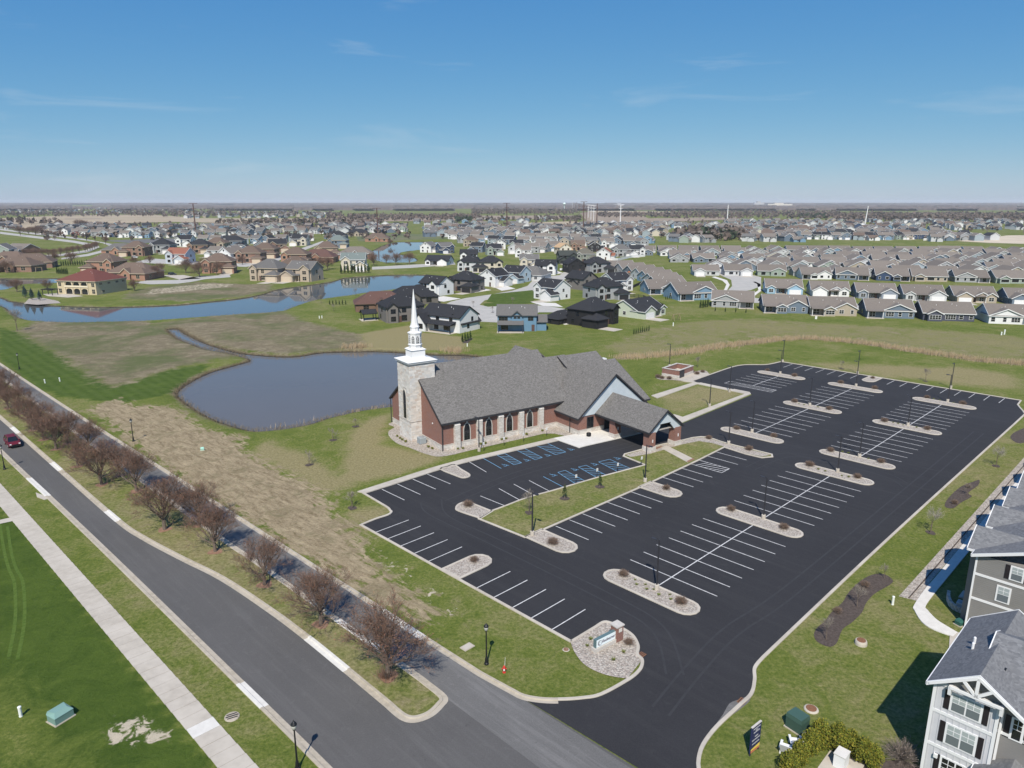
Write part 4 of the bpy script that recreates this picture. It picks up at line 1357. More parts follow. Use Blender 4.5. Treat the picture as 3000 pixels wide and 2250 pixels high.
# ------------------------------------------------------------------ copying things
def kids(o):
    return [c for c in ALLKIDS.get(o, [])]
ALLKIDS = {}
def register(o):
    ALLKIDS[o] = list(o.children)
    for c in o.children:
        ALLKIDS[c] = list(c.children)
    return o
def dup(root, loc, rz=0.0, scale=1.0, label=None, group=None):
    r = root.copy()
    COL.objects.link(r)
    r.location = loc
    r.rotation_euler = (0, 0, rz)
    r.scale = (scale,) * 3 if isinstance(scale, (int, float)) else scale
    if label:
        r["label"] = label
    if group:
        r["group"] = group
    for ch in ALLKIDS[root]:
        c = ch.copy()
        COL.objects.link(c)
        c.parent = r
        for g in ALLKIDS.get(ch, []):
            d = g.copy()
            COL.objects.link(d)
            d.parent = c
    return r
class Pool:
    """builds each prototype once; the first call moves it, later calls copy it"""
    def __init__(s):
        s.used = {}
    def put(s, proto, loc, rz=0.0, scale=1.0, label=None, group=None):
        if proto not in s.used:
            s.used[proto] = True
            register(proto)
            proto.location = loc
            proto.rotation_euler = (0, 0, rz)
            proto.scale = (scale,) * 3 if isinstance(scale, (int, float)) else scale
            if label:
                proto["label"] = label
            if group:
                proto["group"] = group
            return proto
        return dup(proto, loc, rz, scale, label, group)
POOL = Pool()

# ------------------------------------------------------------------ parking-lot lamps
def lot_lamp():
    t = thing('parking_lot_lamp', 'dark parking lot lamp', 'lamp')
    part('concrete_base', MB().lathe([(.28, 0), (.28, .62), (.25, .66)], 12), MT['conc'], t)
    part('pole', MB().hull([(-.075, -.075, .66), (.075, -.075, .66), (.075, .075, .66), (-.075, .075, .66)], [(-.055, -.055, 6.0), (.055, -.055, 6.0), (.055, .055, 6.0), (-.055, .055, 6.0)]), MT['darkgrey'], t)
    part('arm', MB().bar((0, 0, 5.86), (.55, 0, 5.92), .06, .07), MT['darkgrey'], t)
    h = part('lamp_head', MB().hull([(.35, -.17, 5.84), (1.0, -.17, 5.84), (1.0, .17, 5.84), (.35, .17, 5.84)], [(.4, -.13, 5.97), (.95, -.13, 5.97), (.95, .13, 5.97), (.4, .13, 5.97)]), MT['darkgrey'], t)
    part('lens', MB().box(.5, .95, -.13, .13, 5.825, 5.838), MT['white'], h)
    return t
LL = lot_lamp()
lamps = [(C7(1447, 217), 'on the gravel island nearest the monument sign'), (C4(100, 1303), 'on the second gravel island of the right hand row'), (C4(700, 925), 'on the island before the cross aisle, right hand row'),
         (C4(878, 803), 'on the island past the cross aisle, right hand row'), (C4(1270, 548), 'on the fifth island of the right hand row'), (C4(1592, 355), 'on the farthest island of the right hand row'),
         (C4(8, 600), 'on the nearest island of the middle row'), (C4(475, 385), 'on the second island of the middle row'), (C4(850, 228), 'on the farthest island of the middle row'), (C4(236, 127), 'on the island of the left far row'),
         (C4(862, 128), 'behind the far kerb between the middle and left rows'), (C4(1618, 243), 'behind the far kerb at the head of the right hand aisle'), (C4(256, 30), 'at the far left corner of the lot kerb'),
         (C3(1876, 392), 'on the mown church lawn beyond the canopy'), (G(2137, 1149), 'at the kerb beside the hatched far stalls'), (C3(1354, 1003), 'at the far end of the grass island'), (C3(440, 1438), 'at the near end of the grass island'),
         (C3(10, 752), 'in front of the church buttresses'), (C3(2030, 697), 'on the gravel point past the canopy'), (G(1961, 1075), 'behind the trash enclosure')]
for i, (p, where) in enumerate(lamps):
    rz = LOT_ROT + rad(90) if i not in (10, 11, 12) else LOT_ROT + rad(180)
    if i in (15, 16):
        rz = LOT_ROT - rad(90)
    POOL.put(LL, (p[0], p[1], .02), rz, 1.0, 'dark square pole lamp ' + where, 'parking lot lamps')

# ------------------------------------------------------------------ old-style street lamps
def street_lamp():
    t = thing('street_lamp', 'black lantern street lamp', 'street lamp')
    part('base', MB().lathe([(.22, 0), (.22, .12), (.16, .2), (.13, .6), (.09, .75)], 12), MT['black'], t)
    part('post', MB().lathe([(.075, .7), (.055, 3.35), (.09, 3.42), (.06, 3.5)], 10), MT['black'], t)
    g = part('globe', MB().lathe([(.07, 3.48), (.17, 3.6), (.21, 3.8), (.18, 3.92)], 10), surf_globe, t, smooth=True)
    part('cap', MB().lathe([(.24, 3.9), (.22, 3.98), (.12, 4.12), (.03, 4.2), (.02, 4.32)], 10), MT['black'], t)
    part('cage', MB().lathe([(.10, 3.44), (.12, 3.5), (.10, 3.52)], 8), MT['black'], t)
    return t
surf_globe = surf('frosted_globe', (.42, .42, .38), rough=.3)
SL = street_lamp()
for p, where in ((C7(70, 818), 'on the lawn beside the church drive entrance'), (G(872, 2253), 'beside the road at the bottom edge'), (C4(0, 0) and GC(0, 1050, [(1082, 672)])[0], 'on the straw strip across the boulevard, near the pond'),
                 (GC(0, 1050, [(38, 900)])[0], 'beside the red car at the left edge'), (GC(0, 760, [(158, 890)])[0], 'at the corner of the mown strip, far left')):
    POOL.put(SL, (p[0], p[1], .02), R.uniform(0, 3), 1.0, 'black lantern street lamp ' + where, 'lantern street lamps')
# crossed banner arms on the nearest church-side lamp
arm = MB().bar((-.0, 0, 2.9), (.75, .1, 2.9), .05, .05).bar((0, 0, 3.05), (.55, .35, 3.05), .05, .05)

# ------------------------------------------------------------------ monument sign
MT['sign_face'] = surf('pale_sign_panel', (.72, .80, .82), rough=.45)
MT['sign_edge'] = surf('teal_grey_sign_box', (.10, .16, .17), rough=.5)
MT['sign_ink'] = surf('dark_sign_lettering', (.055, .03, .07), rough=.6)
def text_mesh(name, body, size, shear=0.0, align='CENTER', bold=.0):
    cu = bpy.data.curves.new(name, 'FONT')
    cu.body = body
    cu.size = size
    cu.shear = shear
    cu.align_x = align
    cu.align_y = 'CENTER'
    cu.extrude = .006
    cu.offset = bold
    tmp = bpy.data.objects.new(name, cu)
    COL.objects.link(tmp)
    dg = bpy.context.evaluated_depsgraph_get()
    m = bpy.data.meshes.new_from_object(tmp.evaluated_get(dg))
    bpy.data.objects.remove(tmp)
    bpy.data.curves.remove(cu)
    return m
sp0, sp1 = G(1742, 1911), G(1806, 1878)
sang = math.atan2(sp1[1] - sp0[1], sp1[0] - sp0[0])
sign = thing('monument_sign', 'church monument sign reading Redeemer with a brick pillar in a river rock bed', 'sign', (sp0[0], sp0[1], .09), sang)
SLN = 2.65
part('plinth', MB().box(-.15, SLN + .1, -.26, .30, 0, .36), MT['cap'], sign)
face = part('sign_box', MB().box(.02, SLN, -.12, .22, .36, 1.22), MT['sign_edge'], sign)
part('sign_panel', MB().box(.10, SLN - .04, -.15, -.118, .41, 1.17), MT['sign_face'], face)
tm = text_mesh('lettering', 'Redeemer', .42, .28, 'CENTER', .006)
tm.materials.append(MT['sign_ink'])
o = link('lettering', tm, sign, (1.66, -.152, .80))
o.rotation_euler = (rad(90), 0, 0)
lg = MB()
for r0, r1, a0, a1, cx_, cz_ in ((.24, .19, 60, 290, .50, .79), (.13, .09, 20, 320, .44, .79), (.29, .25, -70, 40, .50, .80)):
    n = 14
    for i in range(n):
        ta, tb = rad(a0 + (a1 - a0) * i / n), rad(a0 + (a1 - a0) * (i + 1) / n)
        q = [(cx_ + r * math.cos(t), cz_ + r * math.sin(t) * 1.15) for r, t in ((r0, ta), (r0, tb), (r1, tb), (r1, ta))]
        lg.add([(x, -.158, z) for x, z in q], [(0, 1, 2, 3)])
part('logo', lg, MT['sign_ink'], face)
pil = part('pillar', MB().box(SLN - .02, SLN + .86, -.32, .52, 0, 1.58), MT['brick'], sign)
part('pillar_cap', MB().box(SLN - .10, SLN + .94, -.40, .60, 1.58, 1.70), MT['cap'], pil)
part('plaque', MB().box(SLN + .22, SLN + .66, -.35, -.31, 1.02, 1.40), MT['conc_new'], pil)

# ------------------------------------------------------------------ banner sign at the lower right
MT['navy'] = surf('navy_banner', (.022, .028, .085), rough=.5)
MT['yellow'] = surf('yellow_band', (.75, .55, .10), rough=.5)
MT['orange'] = surf('coral_band', (.55, .18, .10), rough=.5)
b0, b1 = G(2195, 2216), G(2220, 2195)
bang = math.atan2(b1[1] - b0[1], b1[0] - b0[0])
ban = thing('banner_sign', 'navy banner sign with white lettering and a yellow foot on the lawn', 'sign', (b0[0], b0[1], 0), bang)
BW = 1.25
part('board', MB().box(0, BW, -.06, .06, .25, 2.55), MT['navy'], ban)
part('top_edge', MB().box(-.02, BW + .02, -.08, .08, 2.55, 2.6), MT['cap'], ban)
for x in (.06, BW - .06):
    part('post', MB().box(x - .05, x + .05, -.05, .05, 0, .3), MT['darkgrey'], ban)
part('yellow_band', MB().add([(.02, -.066, .48), (BW - .02, -.066, .42), (BW - .02, -.066, .72), (.02, -.066, .62)], [(0, 1, 2, 3)]), MT['yellow'], ban)
part('coral_band', MB().add([(.02, -.066, .26), (BW - .02, -.066, .26), (BW - .02, -.066, .41), (.02, -.066, .47)], [(0, 1, 2, 3)]), MT['orange'], ban)
rs = random.Random(3)
for z, x0, x1, h in ((2.28, .18, 1.08, .10), (2.10, .5, .75, .09), (1.95, .25, 1.0, .10), (1.55, .45, .85, .11), (1.28, .1, 1.15, .11), (.95, .15, 1.1, .10)):
    lm = MB()
    x = x0
    while x < x1:
        w = rs.uniform(.05, .09)
        lm.box(x, x + .022, -.068, -.061, z, z + h)
        lm.box(x, x + w * .8, -.068, -.061, z + h - .022, z + h)
        lm.box(x + w * .8 - .02, x + w * .8, -.068, -.061, z, z + h * .9)
        x += w + .03
    part('lettering', lm, MT['white'], ban)

# ------------------------------------------------------------------ hydrant, utility boxes, manholes, pipes
MT['hyd'] = surf('red_hydrant_paint', (.50, .035, .025), rough=.45)
h = thing('fire_hydrant', 'red fire hydrant with white marker flag beside the entrance kerb', 'hydrant', (*C7(213, 885), 0))
part('body', MB().lathe([(.16, 0), (.16, .06), (.11, .08), (.11, .5), (.13, .52), (.12, .6), (.05, .7), (.03, .74)], 10), MT['hyd'], h)
for s in (-1, 1):
    part('nozzle', MB().tube((s * .08, 0, .4), (s * .22, 0, .4), .06, .06, 8), MT['hyd'], h)
part('nozzle', MB().tube((0, -.08, .38), (0, -.24, .38), .07, .07, 8), MT['white'], h)
part('marker_rod', MB().tube((.05, .05, .6), (.10, .08, 1.5), .018, .012, 6), MT['white'], h)
def boxunit(name, label, loc, rz, w, d, hh, col, slope=.12):
    t = thing(name, label, 'utility box', (*loc, 0), rz)
    part('pad', MB().box(-w / 2 - .1, w / 2 + .1, -d / 2 - .1, d / 2 + .1, 0, .07), MT['conc_old'], t)
    part('cabinet', MB().hull([(-w / 2, -d / 2, .07), (w / 2, -d / 2, .07), (w / 2, d / 2, .07), (-w / 2, d / 2, .07)], [(-w / 2, -d / 2, hh * .72), (w / 2, -d / 2, hh * .72), (w / 2, d / 2, hh * .72), (-w / 2, d / 2, hh * .72)]), MT['paint'], t, color=col)
    part('lid', MB().hull([(-w / 2 - .03, -d / 2 - .03, hh * .72), (w / 2 + .03, -d / 2 - .03, hh * .72), (w / 2 + .03, d / 2 + .03, hh * .72), (-w / 2 - .03, d / 2 + .03, hh * .72)],
         [(-w / 2 + slope, -d / 2 + slope * 1.6, hh), (w / 2 - slope, -d / 2 + slope * 1.6, hh), (w / 2 - slope * .3, d / 2 - .02, hh), (-w / 2 + slope * .3, d / 2 - .02, hh)]), MT['paint'], t, color=tuple(c * 1.15 for c in col))
    return t
C5 = lambda a, b: G(a / 2.765, 1650 + b / 2.765)
boxunit('transformer_box', 'pale green transformer box on the lower left lawn', C5(495, 1260), rad(62), 1.5, 1.15, .95, (.16, .265, .235), .25)
tb = boxunit('transformer_box', 'dark green transformer box by the evergreen hedge', C8(372, 1335), LOT_ROT + rad(80), 1.35, 1.2, 1.35, (.045, .088, .070), .03)
part('warning_label', MB().box(-.45, -.2, -.625, -.60, .7, .95), MT['white'], tb)
part('warning_label', MB().box(.05, .22, -.625, -.60, .35, .6), MT['white'], tb)
boxunit('utility_box', 'small mint green utility box on the straw strip', GC(0, 1050, [(1640, 745)])[0], .4, .55, .45, .55, (.30, .52, .42), .08)
boxunit('utility_box', 'small dark green box beside the apartment walk', S6(697, 268), .4, .6, .6, .6, (.03, .10, .08), .05)
def marker(loc, label, hgt_=.9, r=.1, lean=0.0, col=(.70, .72, .68)):
    t = thing('utility_pedestal', label, 'utility pedestal', (*loc, 0))
    part('tube', MB().lathe([(r * 1.15, 0), (r, .08), (r, hgt_ * .9)], 10), MT['paint'], t, color=col)
    part('cap', MB().lathe([(r * 1.12, hgt_ * .86), (r * 1.12, hgt_ * .97), (r * .6, hgt_)], 10), MT['paint'], t, color=tuple(min(1, c * 1.1) for c in col))
    t.rotation_euler = (lean, 0, 0)
    return t
marker(C5(170, 1240), 'white capped pipe beside the pale green transformer box', .95, .13)
marker(C8(1147, 335), 'white upright pedestal on the lawn near the apartment walk', 1.0, .12)
for a, b, l in ((366, 200, 'left'), (486, 186, 'right')):
    marker(GC(0, 1050, [(a, b)])[0], f'leaning white marker post, {l} of two on the mown strip by the boulevard', .95, .13, rad(6))
for a, b, l in ((652, 478, 'left'), (673, 476, 'right')):
    marker(GC(700, 760, [(a, b)])[0], f'white marker post, {l} of the pair on the lawn behind the weeds', .95, .16)
marker(GC(700, 760, [(1850, 705)])[0], 'white marker post on the bank below the mulched shrub', .9, .16)
marker(GC(1400, 760, [(1582, 540)])[0], 'white post standing in the meadow behind the black house', 1.2, .18)
for a, b, l in ((522, 482, 'left'), (531, 482, 'right')):
    marker(GC(2200, 760, [(a, b)])[0], f'white box, {l} of the pair on grass behind the tan ranch house', 1.0, .2)
for a, b, l in ((2028, 612, 'shorter'), (2052, 608, 'taller')):
    marker(GC(2200, 760, [(a, b)])[0], f'{l} white marker in the meadow at the right edge', 1.0 if l == 'shorter' else 1.6, .2)
def manhole(loc, label, r, hh, rusty):
    t = thing('manhole', label, 'manhole', (*loc, 0))
    part('ring', MB().lathe([(r * 1.15, 0), (r * 1.12, hh * .6), (r, hh)], 18), MT['conc'], t)
    part('lid', MB().lathe([(r * .82, hh), (r * .82, hh + .05), (r * .75, hh + .06)], 18), rusty, t)
MT['rust'] = surf('rusty_iron', (.16, .075, .04), (.23, .11, .06), 8.0, rough=.85)
manhole(C8(890, 655), 'raised concrete manhole with a rusty lid on the lawn by the mulch bed', .5, .42, MT['rust'])
manhole(C8(488, 1185), 'low rust brown manhole near the dark green transformer box', .52, .12, MT['rust'])
manhole(C7(714, 700), 'flat pinkish manhole cover at the edge of the sign bed', .3, .02, MT['mulch_red'])
for p, lab in ((C7(1325, 745), 'rusty storm drain at the kerb beside the sign bed'), (C7(2140, 1120), 'rusty storm drain on the right side of the drive entrance')):
    t = thing('storm_drain', lab, 'drain', (*p, .03), LOT_ROT)
    part('grate', MB().box(-.4, .4, -.3, .3, 0, .03), MT['rust'], t)
    part('slots', MB().box(-.34, .34, -.2, -.14, .03, .036).box(-.34, .34, -.03, .03, .03, .036).box(-.34, .34, .14, .2, .03, .036), MT['black'], t)
t = thing('access_cover', 'square concrete access cover on the lawn left of the lantern lamp', 'cover', (*GC(700, 1650, [(1850, 680)])[0], 0), LOT_ROT)
part('slab', MB().box(-.62, .62, -.42, .42, 0, .06), MT['conc_old'], t)
part('lid', MB().box(-.5, .5, -.32, .32, .06, .085), MT['conc'], t)
t = thing('valve_cover', 'grey dented grate lying in the grass beside the sidewalk', 'cover', (*C5(1880, 1245), 0), .5)
part('plate', MB().lathe([(.62, 0), (.6, .06), (.45, .08)], 14), MT['conc_old'], t)
part('bars', MB().box(-.5, .5, -.05, .05, .08, .12).box(-.4, .4, .2, .28, .08, .12).box(-.4, .4, -.28, -.2, .08, .12), MT['darkgrey'], t)
# stall signs on posts
def stall_sign():
    t = thing('parking_sign', 'accessible parking sign', 'sign')
    part('post', MB().tube((0, 0, 0), (0, 0, 1.5), .03, .03, 6), MT['darkgrey'], t)
    part('plate', MB().box(-.17, .17, -.015, .015, 1.1, 1.6), MT['white'], t)
    return t
SS = stall_sign()
for i, (a, b, s) in enumerate(((47, 752, 0), (212, 708, 0), (369, 675, 0), (556, 630, 0), (795, 1022, 1), (965, 970, 1), (1132, 925, 1), (1325, 872, 1))):
    where = ('white backed accessible parking sign facing the lot by the church wall, ' if not s else 'slim parking sign at the edge of the grass island, ') + nth(i % 4) + ' from the left'
    POOL.put(SS, (*C3(a, b), .02), CH_ROT + (math.pi if s else 0), 1.0, where, 'accessible parking signs')

# ------------------------------------------------------------------ vegetation
MT['bark'] = surf('grey_brown_bark', (.115, .088, .070), (.17, .135, .11), 5.0, rough=.95)
MT['twig'] = facetint('reddish_twigs', .95, .25, 2.0, .1)
MT['leaf'] = facetint('evergreen_foliage', .85, .25, 1.5, .15)
TW = [(.140, .100, .082), (.152, .098, .074), (.122, .094, .080), (.178, .104, .072), (.145, .118, .102), (.190, .112, .080)]
def rvec(rr, s=1.0):
    return Vector((rr.gauss(0, s), rr.gauss(0, s), rr.gauss(0, s)))
def bare_tree(seed, H=5.6, spread=2.9, limbs=9, trunk=.95, r=.15, tints=TW, dens=1.0, up=.75, bud=.45):
    rr = random.Random(seed)
    tk, cr = MB(), MB()
    tk.tube((0, 0, -.05), (0, 0, trunk), r * 1.25, r, 8)
    lead = Vector((0, 0, trunk))
    def twig(p, d, L, depth, rad_):
        n = 2 if L > .5 else 1
        q = p
        dd = d
        for i in range(n):
            dd = (dd + rvec(rr, .13) + Vector((0, 0, .10 * up))).normalized()
            e = q + dd * (L / n)
            if rad_ > .018:
                tk.tube(q, e, rad_, rad_ * .72, 5 if rad_ > .04 else 3, cap=False)
            else:
                cr.ribbon(q, e, max(.016, rad_ * 1.6), c=rr.choice(tints))
            q = e
            rad_ *= .72
        if depth <= 0:
            for _ in range(int(8 * dens)):
                t_ = (dd + rvec(rr, .5)).normalized()
                s = p.lerp(q, rr.uniform(.2, 1))
                e = s + t_ * rr.uniform(.22, .55) * (H / 5.6)
                cr.ribbon(s, e, .015, c=rr.choice(tints))
                if rr.random() < bud:
                    b = e + rvec(rr, .03)
                    cr.ribbon(e, b + t_ * .06, .04, c=(.225 + rr.uniform(-.05, .05), .125, .085))
            return
        k = 3 + (rr.random() < .7 * dens)
        for i in range(k):
            t_ = (dd + rvec(rr, .42) + Vector((0, 0, .12 * up))).normalized()
            s = p.lerp(q, .35 + .65 * (i + rr.random()) / k)
            twig(s, t_, L * rr.uniform(.55, .78), depth - 1, rad_ * .8)
    for i in range(limbs):
        a = 2 * math.pi * (i + rr.uniform(-.3, .3)) / limbs
        el = rr.uniform(.35, 1.2) if i % 3 else rr.uniform(1.2, 1.5)
        d = Vector((math.cos(a) * math.cos(el), math.sin(a) * math.cos(el), math.sin(el)))
        L = min((H - trunk) * .47 / max(.3, math.sin(el)), spread * .50)
        twig(lead + Vector((0, 0, rr.uniform(-.25, .45))), d, L, 3, r * .48)
    return tk, cr
def make_tree(name, label, cat, seed, **k):
    t = thing(name, label, cat)
    tk, cr = bare_tree(seed, **k)
    part('trunk', tk, MT['bark'], t)
    part('crown', cr, MT['twig'], t)
    return t
TREES = [make_tree('bare_tree', 'bare budding pear tree', 'tree', 100 + i, H=h_, spread=s_, limbs=l_) for i, (h_, s_, l_) in enumerate(((5.7, 4.2, 15), (5.4, 3.9, 14), (6.0, 4.3, 16)))]
ring = {}
tp = [((24, 1198), 1.0, 'at the far left edge of the median'), ((98, 1262), 1.1, 'behind the red car, second in the median from the left edge'), ((165, 1318), 1.05, 'in front of the lantern lamp of the straw strip'),
      ((228, 1368), .72, 'smallest in the median, with a light mulch ring'), ((262, 1322), .9, 'on the far side of the median, half hidden by its neighbours'), ((298, 1422), 1.12, 'fifth large tree along the near side of the median'), ((400, 1441), 1.0, 'leaning over the far carriageway, in the middle of the median'),
      ((483, 1553), 1.22, 'at the bend where the road widens'), ((585, 1540), .95, 'on the far kerb beyond the road bend'), ((631, 1618), .96, 'fourth from the median nose'), ((776, 1715), .92, 'third from the median nose'), ((941, 1831), .98, 'second from the median nose'),
      ((1138, 1985), 1.18, 'biggest and bushiest, nearest the median nose'), ((352, 1395), .85, 'behind the far carriageway kerb, among the middle trees'), ((55, 1215), .95, 'third of the crowded far left clump'), ((128, 1290), 1.0, 'just right of the red car, on the near side'), ((200, 1300), .95, 'between the red car and the lantern lamp, far side'), ((10, 1160), 1.0, 'cut by the left edge of the view')]
for i, (p, s, where) in enumerate(tp):
    x, y = G(*p)
    POOL.put(TREES[i % 3], (x, y, .06), R.uniform(0, 6.28), (s * 1.16, s * 1.16, s * 1.18) if i != 12 else (1.42, 1.42, 1.38), 'reddish bare pear tree ' + where, 'pear trees in the boulevard median')
    q = part('mulch_ring', MB().poly([(x + (1 + .15 * math.sin(3 * t_ + i)) * .85 * math.cos(t_), y + (1 + .15 * math.sin(3 * t_ + i)) * .85 * math.sin(t_)) for t_ in [k * .449 for k in range(14)]], .115), MT['mulch_red'], med)
# root suckers at the biggest tree
SUCK = thing('sapling_clump', 'ring of orange brown suckers at the foot of the biggest pear tree', 'shrub', (*G(1132, 1988), .1))
sk = MB()
for i in range(420):
    a, r_ = R.uniform(0, 6.28), abs(R.gauss(0, .45))
    p = Vector((r_ * math.cos(a), r_ * math.sin(a), 0))
    sk.ribbon(p, p + Vector((math.cos(a) * .25, math.sin(a) * .25, R.uniform(.35, .95))) + rvec(R, .08), .02, c=R.choice(TW[3:]))
part('stems', sk, MT['twig'], SUCK)
# saplings with visible stems
PALE = [(.30, .27, .23), (.24, .21, .18), (.20, .17, .14)]
SAPS = [make_tree('young_tree', 'thin bare young tree', 'tree', 200 + i, H=h_, spread=s_, limbs=l_, trunk=t_, r=.05, tints=PALE, dens=.34, up=1.3, bud=.0) for i, (h_, s_, l_, t_) in enumerate(((3.6, 1.6, 7, 1.2), (4.6, 1.8, 8, 1.5), (2.6, 1.5, 6, .8)))]
MT['pale_bark'] = surf('pale_young_bark', (.36, .33, .29), (.26, .23, .2), 6.0, rough=.9)
SAPS[1].children[0].data.materials[0] = MT['pale_bark']
sp_list = [(C2(570, 725), 2, 1.0, 'small crooked bare tree on the church lawn nearest the straw strip'), (C2(762, 525), 2, .95, 'small bare tree in the greenest patch of the church lawn'), (C2(945, 415), 2, .75, 'budding little tree on the church lawn by the pond bank'),
           (C2(918, 1075), 2, 1.15, 'crooked young tree in a mulch ring at the lot corner'), (C3(415, 1255), 0, 1.05, 'tall bare sapling at the near end of the grass island'), (C4(1455, 1412), 1, 1.0, 'pale stemmed sapling nearest the apartments, on the strip beside the lot'),
           (C4(1985, 872), 1, .95, 'pale stemmed sapling farther along the strip beside the lot'), (C8(1078, 125), 0, .55, 'thin sapling at the upper end of the long mulch bed'), (C8(858, 355), 0, .8, 'bare sapling in the middle of the long mulch bed'),
           (C8(607, 620), 0, .75, 'yellow budding sapling at the lower end of the long mulch bed'), (C4(735, 85), 0, .7, 'tiny bare tree behind the far kerb of the lot'), (C4(1412, 185), 0, 1.0, 'leggy bare tree on the dry grass behind the far kerb'),
           (GC(0, 760, [(140, 580)])[0], 0, 2.3, 'tall bare tree at the edge of the weed field on the left'), (C4(1750, 1110), 0, .6, 'spindly sapling in the middle mulch bed'), (GC(1400, 760, [(1780, 875)])[0], 0, .9, 'small bare tree behind the trash enclosure'),
           (GC(700, 760, [(665, 357)])[0], 0, 1.2, 'pale young tree on the lawn by the long pond'), (GC(700, 760, [(765, 420)])[0], 0, .9, 'thin young tree left of the red brown roof'), (GC(700, 760, [(945, 300)])[0], 0, 1.2, 'bare tree between the pond and the red brown roof'),
           (GC(700, 760, [(1945, 560)])[0], 0, 1.1, 'bare tree beside the white house with the porch'), (GC(700, 760, [(2055, 430)])[0], 0, .8, 'little tree on the green strip of the cul-de-sac'), (GC(700, 760, [(1898, 385)])[0], 0, .8, 'little bare tree at the mouth of the cul-de-sac'),
           (GC(1400, 760, [(280, 360)])[0], 0, .9, 'bare young tree on the lawn of the white garage house')]
for i, (p, k, s, lab) in enumerate(sp_list):
    POOL.put(SAPS[k], (p[0], p[1], .02), R.uniform(0, 6.28), s, lab, 'young bare trees')
    if i in (0, 1, 2, 3, 4, 5, 6, 10, 11, 19):
        struct('mulch_ring', MB().poly([(p[0] + .65 * math.cos(t_) * (1 + .2 * math.sin(2 * t_ + i)), p[1] + .65 * math.sin(t_) * (1 + .2 * math.sin(3 * t_))) for t_ in [k * .524 for k in range(12)]], .05 if i != 4 else .115), MT['mulch'])
# small pines on the island
def leafy(seed, n, rx, rz, z0, tints, size=.16, cone=0.0, clump=14):
    rr = random.Random(seed)
    mb = MB()
    cs = []
    for i in range(clump):
        v = rvec(rr).normalized() * rr.uniform(.35, .8)
        cs.append(v)
    for i in range(n):
        c = rr.choice(cs)
        p = c + rvec(rr, .24)
        if p.length > 1.08:
            p = p.normalized() * rr.uniform(.8, 1.05)
        zz = (p.z + 1) / 2
        k = (1 - cone * zz)
        q = Vector((p.x * rx * k, p.y * rx * k, z0 + zz * 2 * rz))
        a = rvec(rr).normalized() * size * rr.uniform(.6, 1.2)
        b = a.cross(rvec(rr)).normalized() * size * rr.uniform(.35, .7)
        t_ = rr.choice(tints)
        f_ = rr.uniform(.8, 1.15)
        mb.add([tuple(q - a * .5), tuple(q + b * .5), tuple(q + a * .5), tuple(q - b * .5)], [(0, 1, 2, 3)], 0, tuple(x * f_ for x in t_))
    return mb
GREENS = [(.035, .065, .022), (.055, .090, .025), (.085, .115, .030), (.028, .050, .020)]
OLIVE = [(.13, .15, .020), (.19, .19, .025), (.09, .115, .02), (.23, .20, .03)]
def evergreen(name, label, cat, seed, n, rx, rz, z0, tints, size, cone, trunk=True, clump=14):
    t = thing(name, label, cat)
    if trunk:
        part('trunk', MB().tube((0, 0, -.02), (0, 0, z0 + rz), .07 + rx * .03, .03, 6), MT['bark'], t)
    part('crown', leafy(seed, n, rx, rz, z0, tints, size, cone, clump), MT['leaf'], t)
    return t
PINE = evergreen('young_pine', 'sparse young pine', 'tree', 5, 420, .55, .95, .35, GREENS + [(.10, .10, .04)], .16, .75)
for p, s, l in ((C3(703, 1140), 1.0, 'sparse young pine on the grass island, nearer the drive'), (C3(988, 1045), .95, 'sparse young pine on the grass island, nearer the canopy')):
    POOL.put(PINE, (*p, .08), R.uniform(0, 6), s, l, 'young pines on the grass island')
    struct('mulch_ring', MB().poly([(p[0] + .75 * math.cos(t_), p[1] + .7 * math.sin(t_)) for t_ in [k * .524 for k in range(12)]], .115), MT['mulch'])
# round bare shrubs on the islands
def twig_shrub(seed, tints, n=520, r=.55, h_=.95):
    rr = random.Random(seed)
    mb = MB()
    for i in range(n):
        a, el = rr.uniform(0, 6.28), rr.uniform(.35, 1.5)
        d = Vector((math.cos(a) * math.cos(el), math.sin(a) * math.cos(el), math.sin(el)))
        L = rr.uniform(.55, 1.0) * h_ * (.75 + .3 * math.cos(el))
        m_ = d * L * .5 + rvec(rr, .05)
        mb.ribbon((0, 0, 0), m_, .022, c=tints[0])
        e = m_ + (d + rvec(rr, .35)).normalized() * L * .5
        mb.ribbon(m_, e, .018, c=rr.choice(tints))
        for _ in range(2):
            mb.ribbon(m_.lerp(e, rr.random()), e + rvec(rr, .10), .016, c=rr.choice(tints))
        if rr.random() < .8:
            mb.ribbon(e, e + rvec(rr, .05), .05, c=rr.choice(tints[-2:]))
    return mb
SHR = []
for i in range(3):
    t = thing('bare_shrub', 'round bare shrub', 'shrub')
    part('twigs', twig_shrub(300 + i, [(.19, .16, .13), (.19, .135, .105), (.15, .115, .095), (.215, .14, .10)]), MT['twig'], t)
    SHR.append(t)
def where_island(p):
    return p
